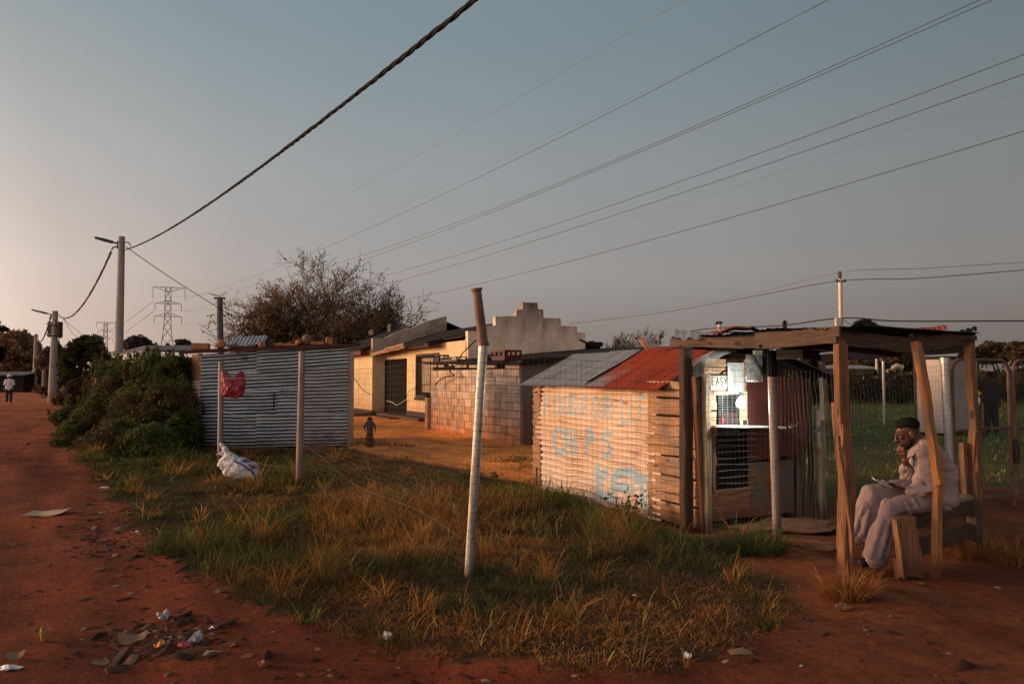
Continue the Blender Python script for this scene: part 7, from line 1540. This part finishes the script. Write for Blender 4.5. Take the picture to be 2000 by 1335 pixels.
def flat_card(px, py, wx, wy, rot, label, mat='cardboard', name='cardboard', cat='cardboard', curl=.03, th=.006, seed=1):
    c = G(px, py); cr, sr = math.cos(rot), math.sin(rot); mb = MB()
    for side in (1, 0):
        def fn(a, b):
            x = (a-.5)*wx*(1+.06*mnoise.noise(Vector((b*3, seed, 0)))); y = (b-.5)*wy*(1+.08*mnoise.noise(Vector((a*3, seed, 4))))
            z = .012+curl*(abs(a-.5)*2)**2*.5+curl*mnoise.noise(Vector((a*2+seed, b*2, seed)))*.6+curl*.5*b; gx, gy = c.x+x*cr-y*sr, c.y+x*sr+y*cr
            return Vector((gx, gy, gzf(gx, gy)+max(.004, z)+side*th)), (a, b)
        mb.grid(fn, 12, 8, flip=not side)
    return tag(mb.build(name, M[mat]), label, cat)
flat_card(92, 1009, .46, .24, .05, 'large flat cardboard sheet lying on the dirt street', mat='cardboard_pale', seed=3)
def crumple(px, py, s, mat, label, name='crumpled_paper', cat='litter', seed=1, group=None, rot=0):
    c = G(px, py); return lump(name, (c.x, c.y, gzf(c.x, c.y)-.005), s, M[mat], label, cat, group, seed, rot, sub=3, rough=.42, flat=True)
crumple(322, 1213, (.075, .075, .062), 'grey_bag', 'crumpled white and orange packet standing in the litter pile', seed=3)
crumple(383, 1262, (.08, .07, .05), 'grey_bag', 'torn grey plastic bag at the right of the litter pile', 'plastic_bag', 'litter', 5)
crumple(312, 1262, (.065, .05, .035), 'orange', 'small orange peel scrap in the middle of the litter pile', 'peel', 'litter', 6)
crumple(361, 1270, (.075, .05, .03), 'bag_red', 'dark red scrap beside the grey plastic bag', 'scrap', 'litter', 7)
flat_card(258, 1252, .17, .058, .14, 'brown cardboard lid tilted on the litter pile', curl=.05, seed=5)
def stick(px0, py0, px1, py1, w, h, mat, label, name='stick', lift=.01):
    a, b = G(px0, py0), G(px1, py1); mb = MB(); mb.timber(a+ZZ*(gzf(a.x, a.y)+lift), b+ZZ*(gzf(b.x, b.y)+lift), w, h, Vector((.3, 1, 0)), jit=.004, ch=.25); tag(mb.build(name, M[mat]), label, name.replace('_', ' '))
stick(212, 1308, 248, 1262, .045, .02, 'plank_red', 'broken plank sticking out of the litter pile towards the camera', 'plank')
stick(208, 1311, 240, 1298, .05, .012, 'plank_pale', 'pale short plank across the end of the broken plank', 'plank')
stick(370, 1274, 395, 1275, .008, .008, 'wood_grey', 'pale thin stick at the front of the litter pile')
stick(225, 1262, 240, 1268, .01, .008, 'wood_grey', 'splinter left of the tilted cardboard lid')
stick(345, 1222, 370, 1220, .03, .015, 'plank_red', 'short red brown board behind the litter pile', 'plank')
stick(335, 1218, 372, 1206, .06, .02, 'wood_dark', 'black scrap of board right of the standing packet', 'plank')
stick(225, 1176, 255, 1170, .018, .012, 'plank_red', 'thin red stick lying on the bare street')
stick(420, 1236, 456, 1222, .035, .03, 'plank_red', 'rust brown root piece right of the litter pile', 'wood_piece')
flat_card(195, 1295, .09, .05, .1, 'oval pale card left of the broken plank', curl=.01, seed=7)
crumple(84, 1258, (.035, .04, .075), 'yellow', 'yellow bottle scrap on the street left of the litter pile', 'bottle_scrap', 'litter', 8)
flat_card(84, 1240, .09, .02, .2, 'brown cardboard strip above the yellow scrap', curl=.02, seed=9)
crumple(15, 1313, (.13, .05, .025), 'white', 'white paper at the lower left corner of the photo', seed=9)
flat_card(28, 1296, .10, .06, .3, 'reddish card behind the white corner paper', curl=.03, seed=11)
crumple(413, 1236, (.035, .03, .02), 'white', 'small white scrap beside the rust brown root piece', seed=10)
GW = 'scattered scraps along the grass edge'
for i, (px, py, s, m_, lb) in enumerate([(205, 950, (.12, .06, .03), 'white', 'white scrap by the grass below the bush'), (199, 1005, (.09, .035, .018), 'white', 'white scrap right of the large cardboard sheet'), (268, 1042, (.08, .035, .02), 'white', 'pinkish white scrap at the grass edge below the cardboard'),
    (110, 806, (.45, .16, .06), 'zinc_warm', 'pale flat scrap on the street beside the transformer pole'), (182, 1070, (.05, .03, .015), 'plank_pale', 'tan scrap on the street below the cardboard'), (158, 1012, (.06, .03, .015), 'plank_pale', 'tan scrap touching the corner of the large cardboard'),
    (758, 1241, (.06, .035, .045), 'white', 'white torn paper at the front grass edge left of centre'), (750, 1284, (.02, .012, .012), 'white', 'tiny white fleck on the foreground dirt'), (1343, 1277, (.055, .035, .03), 'white', 'white scrap in the front grass right of centre'),
    (1240, 1163, (.04, .02, .02), 'white', 'white scrap in the grass right of the bent post'), (1565, 1301, (.03, .02, .014), 'grey_bag', 'grey bottle cap on the bare dirt at the front right'), (1815, 1162, (.045, .02, .012), 'blue_plastic', 'blue plastic scrap on the dirt in front of the bench'),
    (1895, 1139, (.015, .012, .008), 'white', 'tiny white fleck right of the bench'), (1936, 1251, (.03, .016, .012), 'plank_pale', 'tan chip on the dirt at the lower right'), (1990, 1216, (.025, .012, .01), 'plank_pale', 'tan chip at the right edge'), (1358, 1056, (.10, .06, .03), 'plank_pale', 'tan scrap in the grass before the dark shelter post'),
    (888, 1012, (.05, .04, .12), 'white', 'white scrap caught on stalks left of the bent post'), (121, 1050, (.07, .05, .03), 'stone', 'dark clod below the large cardboard'), (52, 868, (.16, .12, .06), 'stone', 'dark clod on the left of the street')]):
    crumple(px, py, s, m_, lb, 'litter_scrap' if m_ not in ('stone',) else 'clod', 'litter' if m_ != 'stone' else 'clod', 20+i, GW if m_ == 'white' else None, rot=i)
crumple(515, 1304, (.055, .05, .04), 'soil', 'orange clod in the foreground dirt below the litter pile', 'clod', 'clod', 41); crumple(450, 1266, (.08, .05, .03), 'soil', 'brown clod right of the litter pile', 'clod', 'clod', 42); crumple(1648, 1190, (.10, .07, .04), 'soil', 'flat clod in front of the dry tuft at the shelter post', 'clod', 'clod', 43)
crumple(1192, 938, (.0001+.14, .12, .12), 'plank_pale', 'tan stone at the edge of the yard near the shop', 'stone', 'stone', 44) if False else None
crumple(966, 932, (.12, .1, .1), 'plank_pale', 'tan stone on the yard edge right of the bent post', 'stone', 'stone', 44)
# mounds by the shop door
lump('soil_mound', G(1545, 1030)-ZZ*.03, (.85, .6, .11), M['soil'], 'pale soil mound in front of the shop door', 'mound', seed=15, rough=.28, sub=4)
lump('dark_slab', G(1602, 1068)-ZZ*.02, (.36, .30, .06), M['soil'], 'dark earth slab beside the front shelter post', 'slab', seed=16, rough=.26, sub=4)
stick(1105, 945, 1108, 912, .02, .02, 'wood_dark', 'thin dark stake at the far corner of the painted wall', 'stake') if False else None
def stake():
    b = XY(1048, 10.9); mb = MB(); mb.timber(b-ZZ*.05, b+ZZ*.33, .018, .018, ee, jit=.003); tag(mb.build('stake', M['wood_dark']), 'thin dark stake at the far corner of the painted wall', 'stake')
stake()
# litter of straw and stones over the street, too many to count
def chips():
    g = np.random.default_rng(9); n = 3800; px = np.concatenate([g.normal(320, 60, 500), g.normal(225, 55, 700), g.uniform(0, 1990, n-1200)]); py = np.concatenate([g.normal(1250, 18, 500), g.normal(1050, 38, 700), g.uniform(830, 1334, n-1200)])
    P = np.array([list(G(a, b)) for a, b in zip(px, py)]); k = ~inpoly(P[:, 0], P[:, 1], VERGE); k &= (P[:, 1] < 22); k[1200:] &= (g.random(n)[1200:] < np.clip(.15+1.1*fbm(P[1200:, 0]*1.2, P[1200:, 1]*1.2, 2)-.35, .03, 1)); P = P[k]; n = len(P)
    k2 = (P[:, 0] < 1) | (P[:, 1] < 6.2); P = P[k2]; n = len(P)
    a = g.uniform(0, 2*np.pi, n); L = g.lognormal(-4.2, .6, n)[:, None]; w = L*g.uniform(.12, .8, n)[:, None]; d = np.stack([np.cos(a), np.sin(a), 0*a], -1); e = np.stack([-np.sin(a), np.cos(a), 0*a], -1)
    z = gz(P[:, 0], P[:, 1])+.006; P[:, 2] = z; up = np.array([0, 0, 1])*L*g.uniform(.1, .6, n)[:, None]
    V = np.stack([P-d*L-e*w, P+d*L-e*w, P+d*L+e*w, P-d*L+e*w, P+up], 1).reshape(-1, 3); o = np.arange(n)[:, None]*5
    F3 = np.concatenate([o+np.array([[0, 1, 4]]), o+np.array([[1, 2, 4]]), o+np.array([[2, 3, 4]]), o+np.array([[3, 0, 4]])])
    pal = np.array([[.10, .04, .02], [.16, .065, .03], [.30, .19, .11], [.06, .035, .025], [.22, .09, .04], [.42, .34, .28]]); C = np.repeat(pal[g.choice(6, n, p=[.28, .25, .12, .2, .12, .03])], 5, 0)
    tag(np_mesh('gravel', V, None, F3, M['leaf'], C), 'small chips, stones and straw strewn over the dirt street', 'gravel', kind='stuff')
chips()
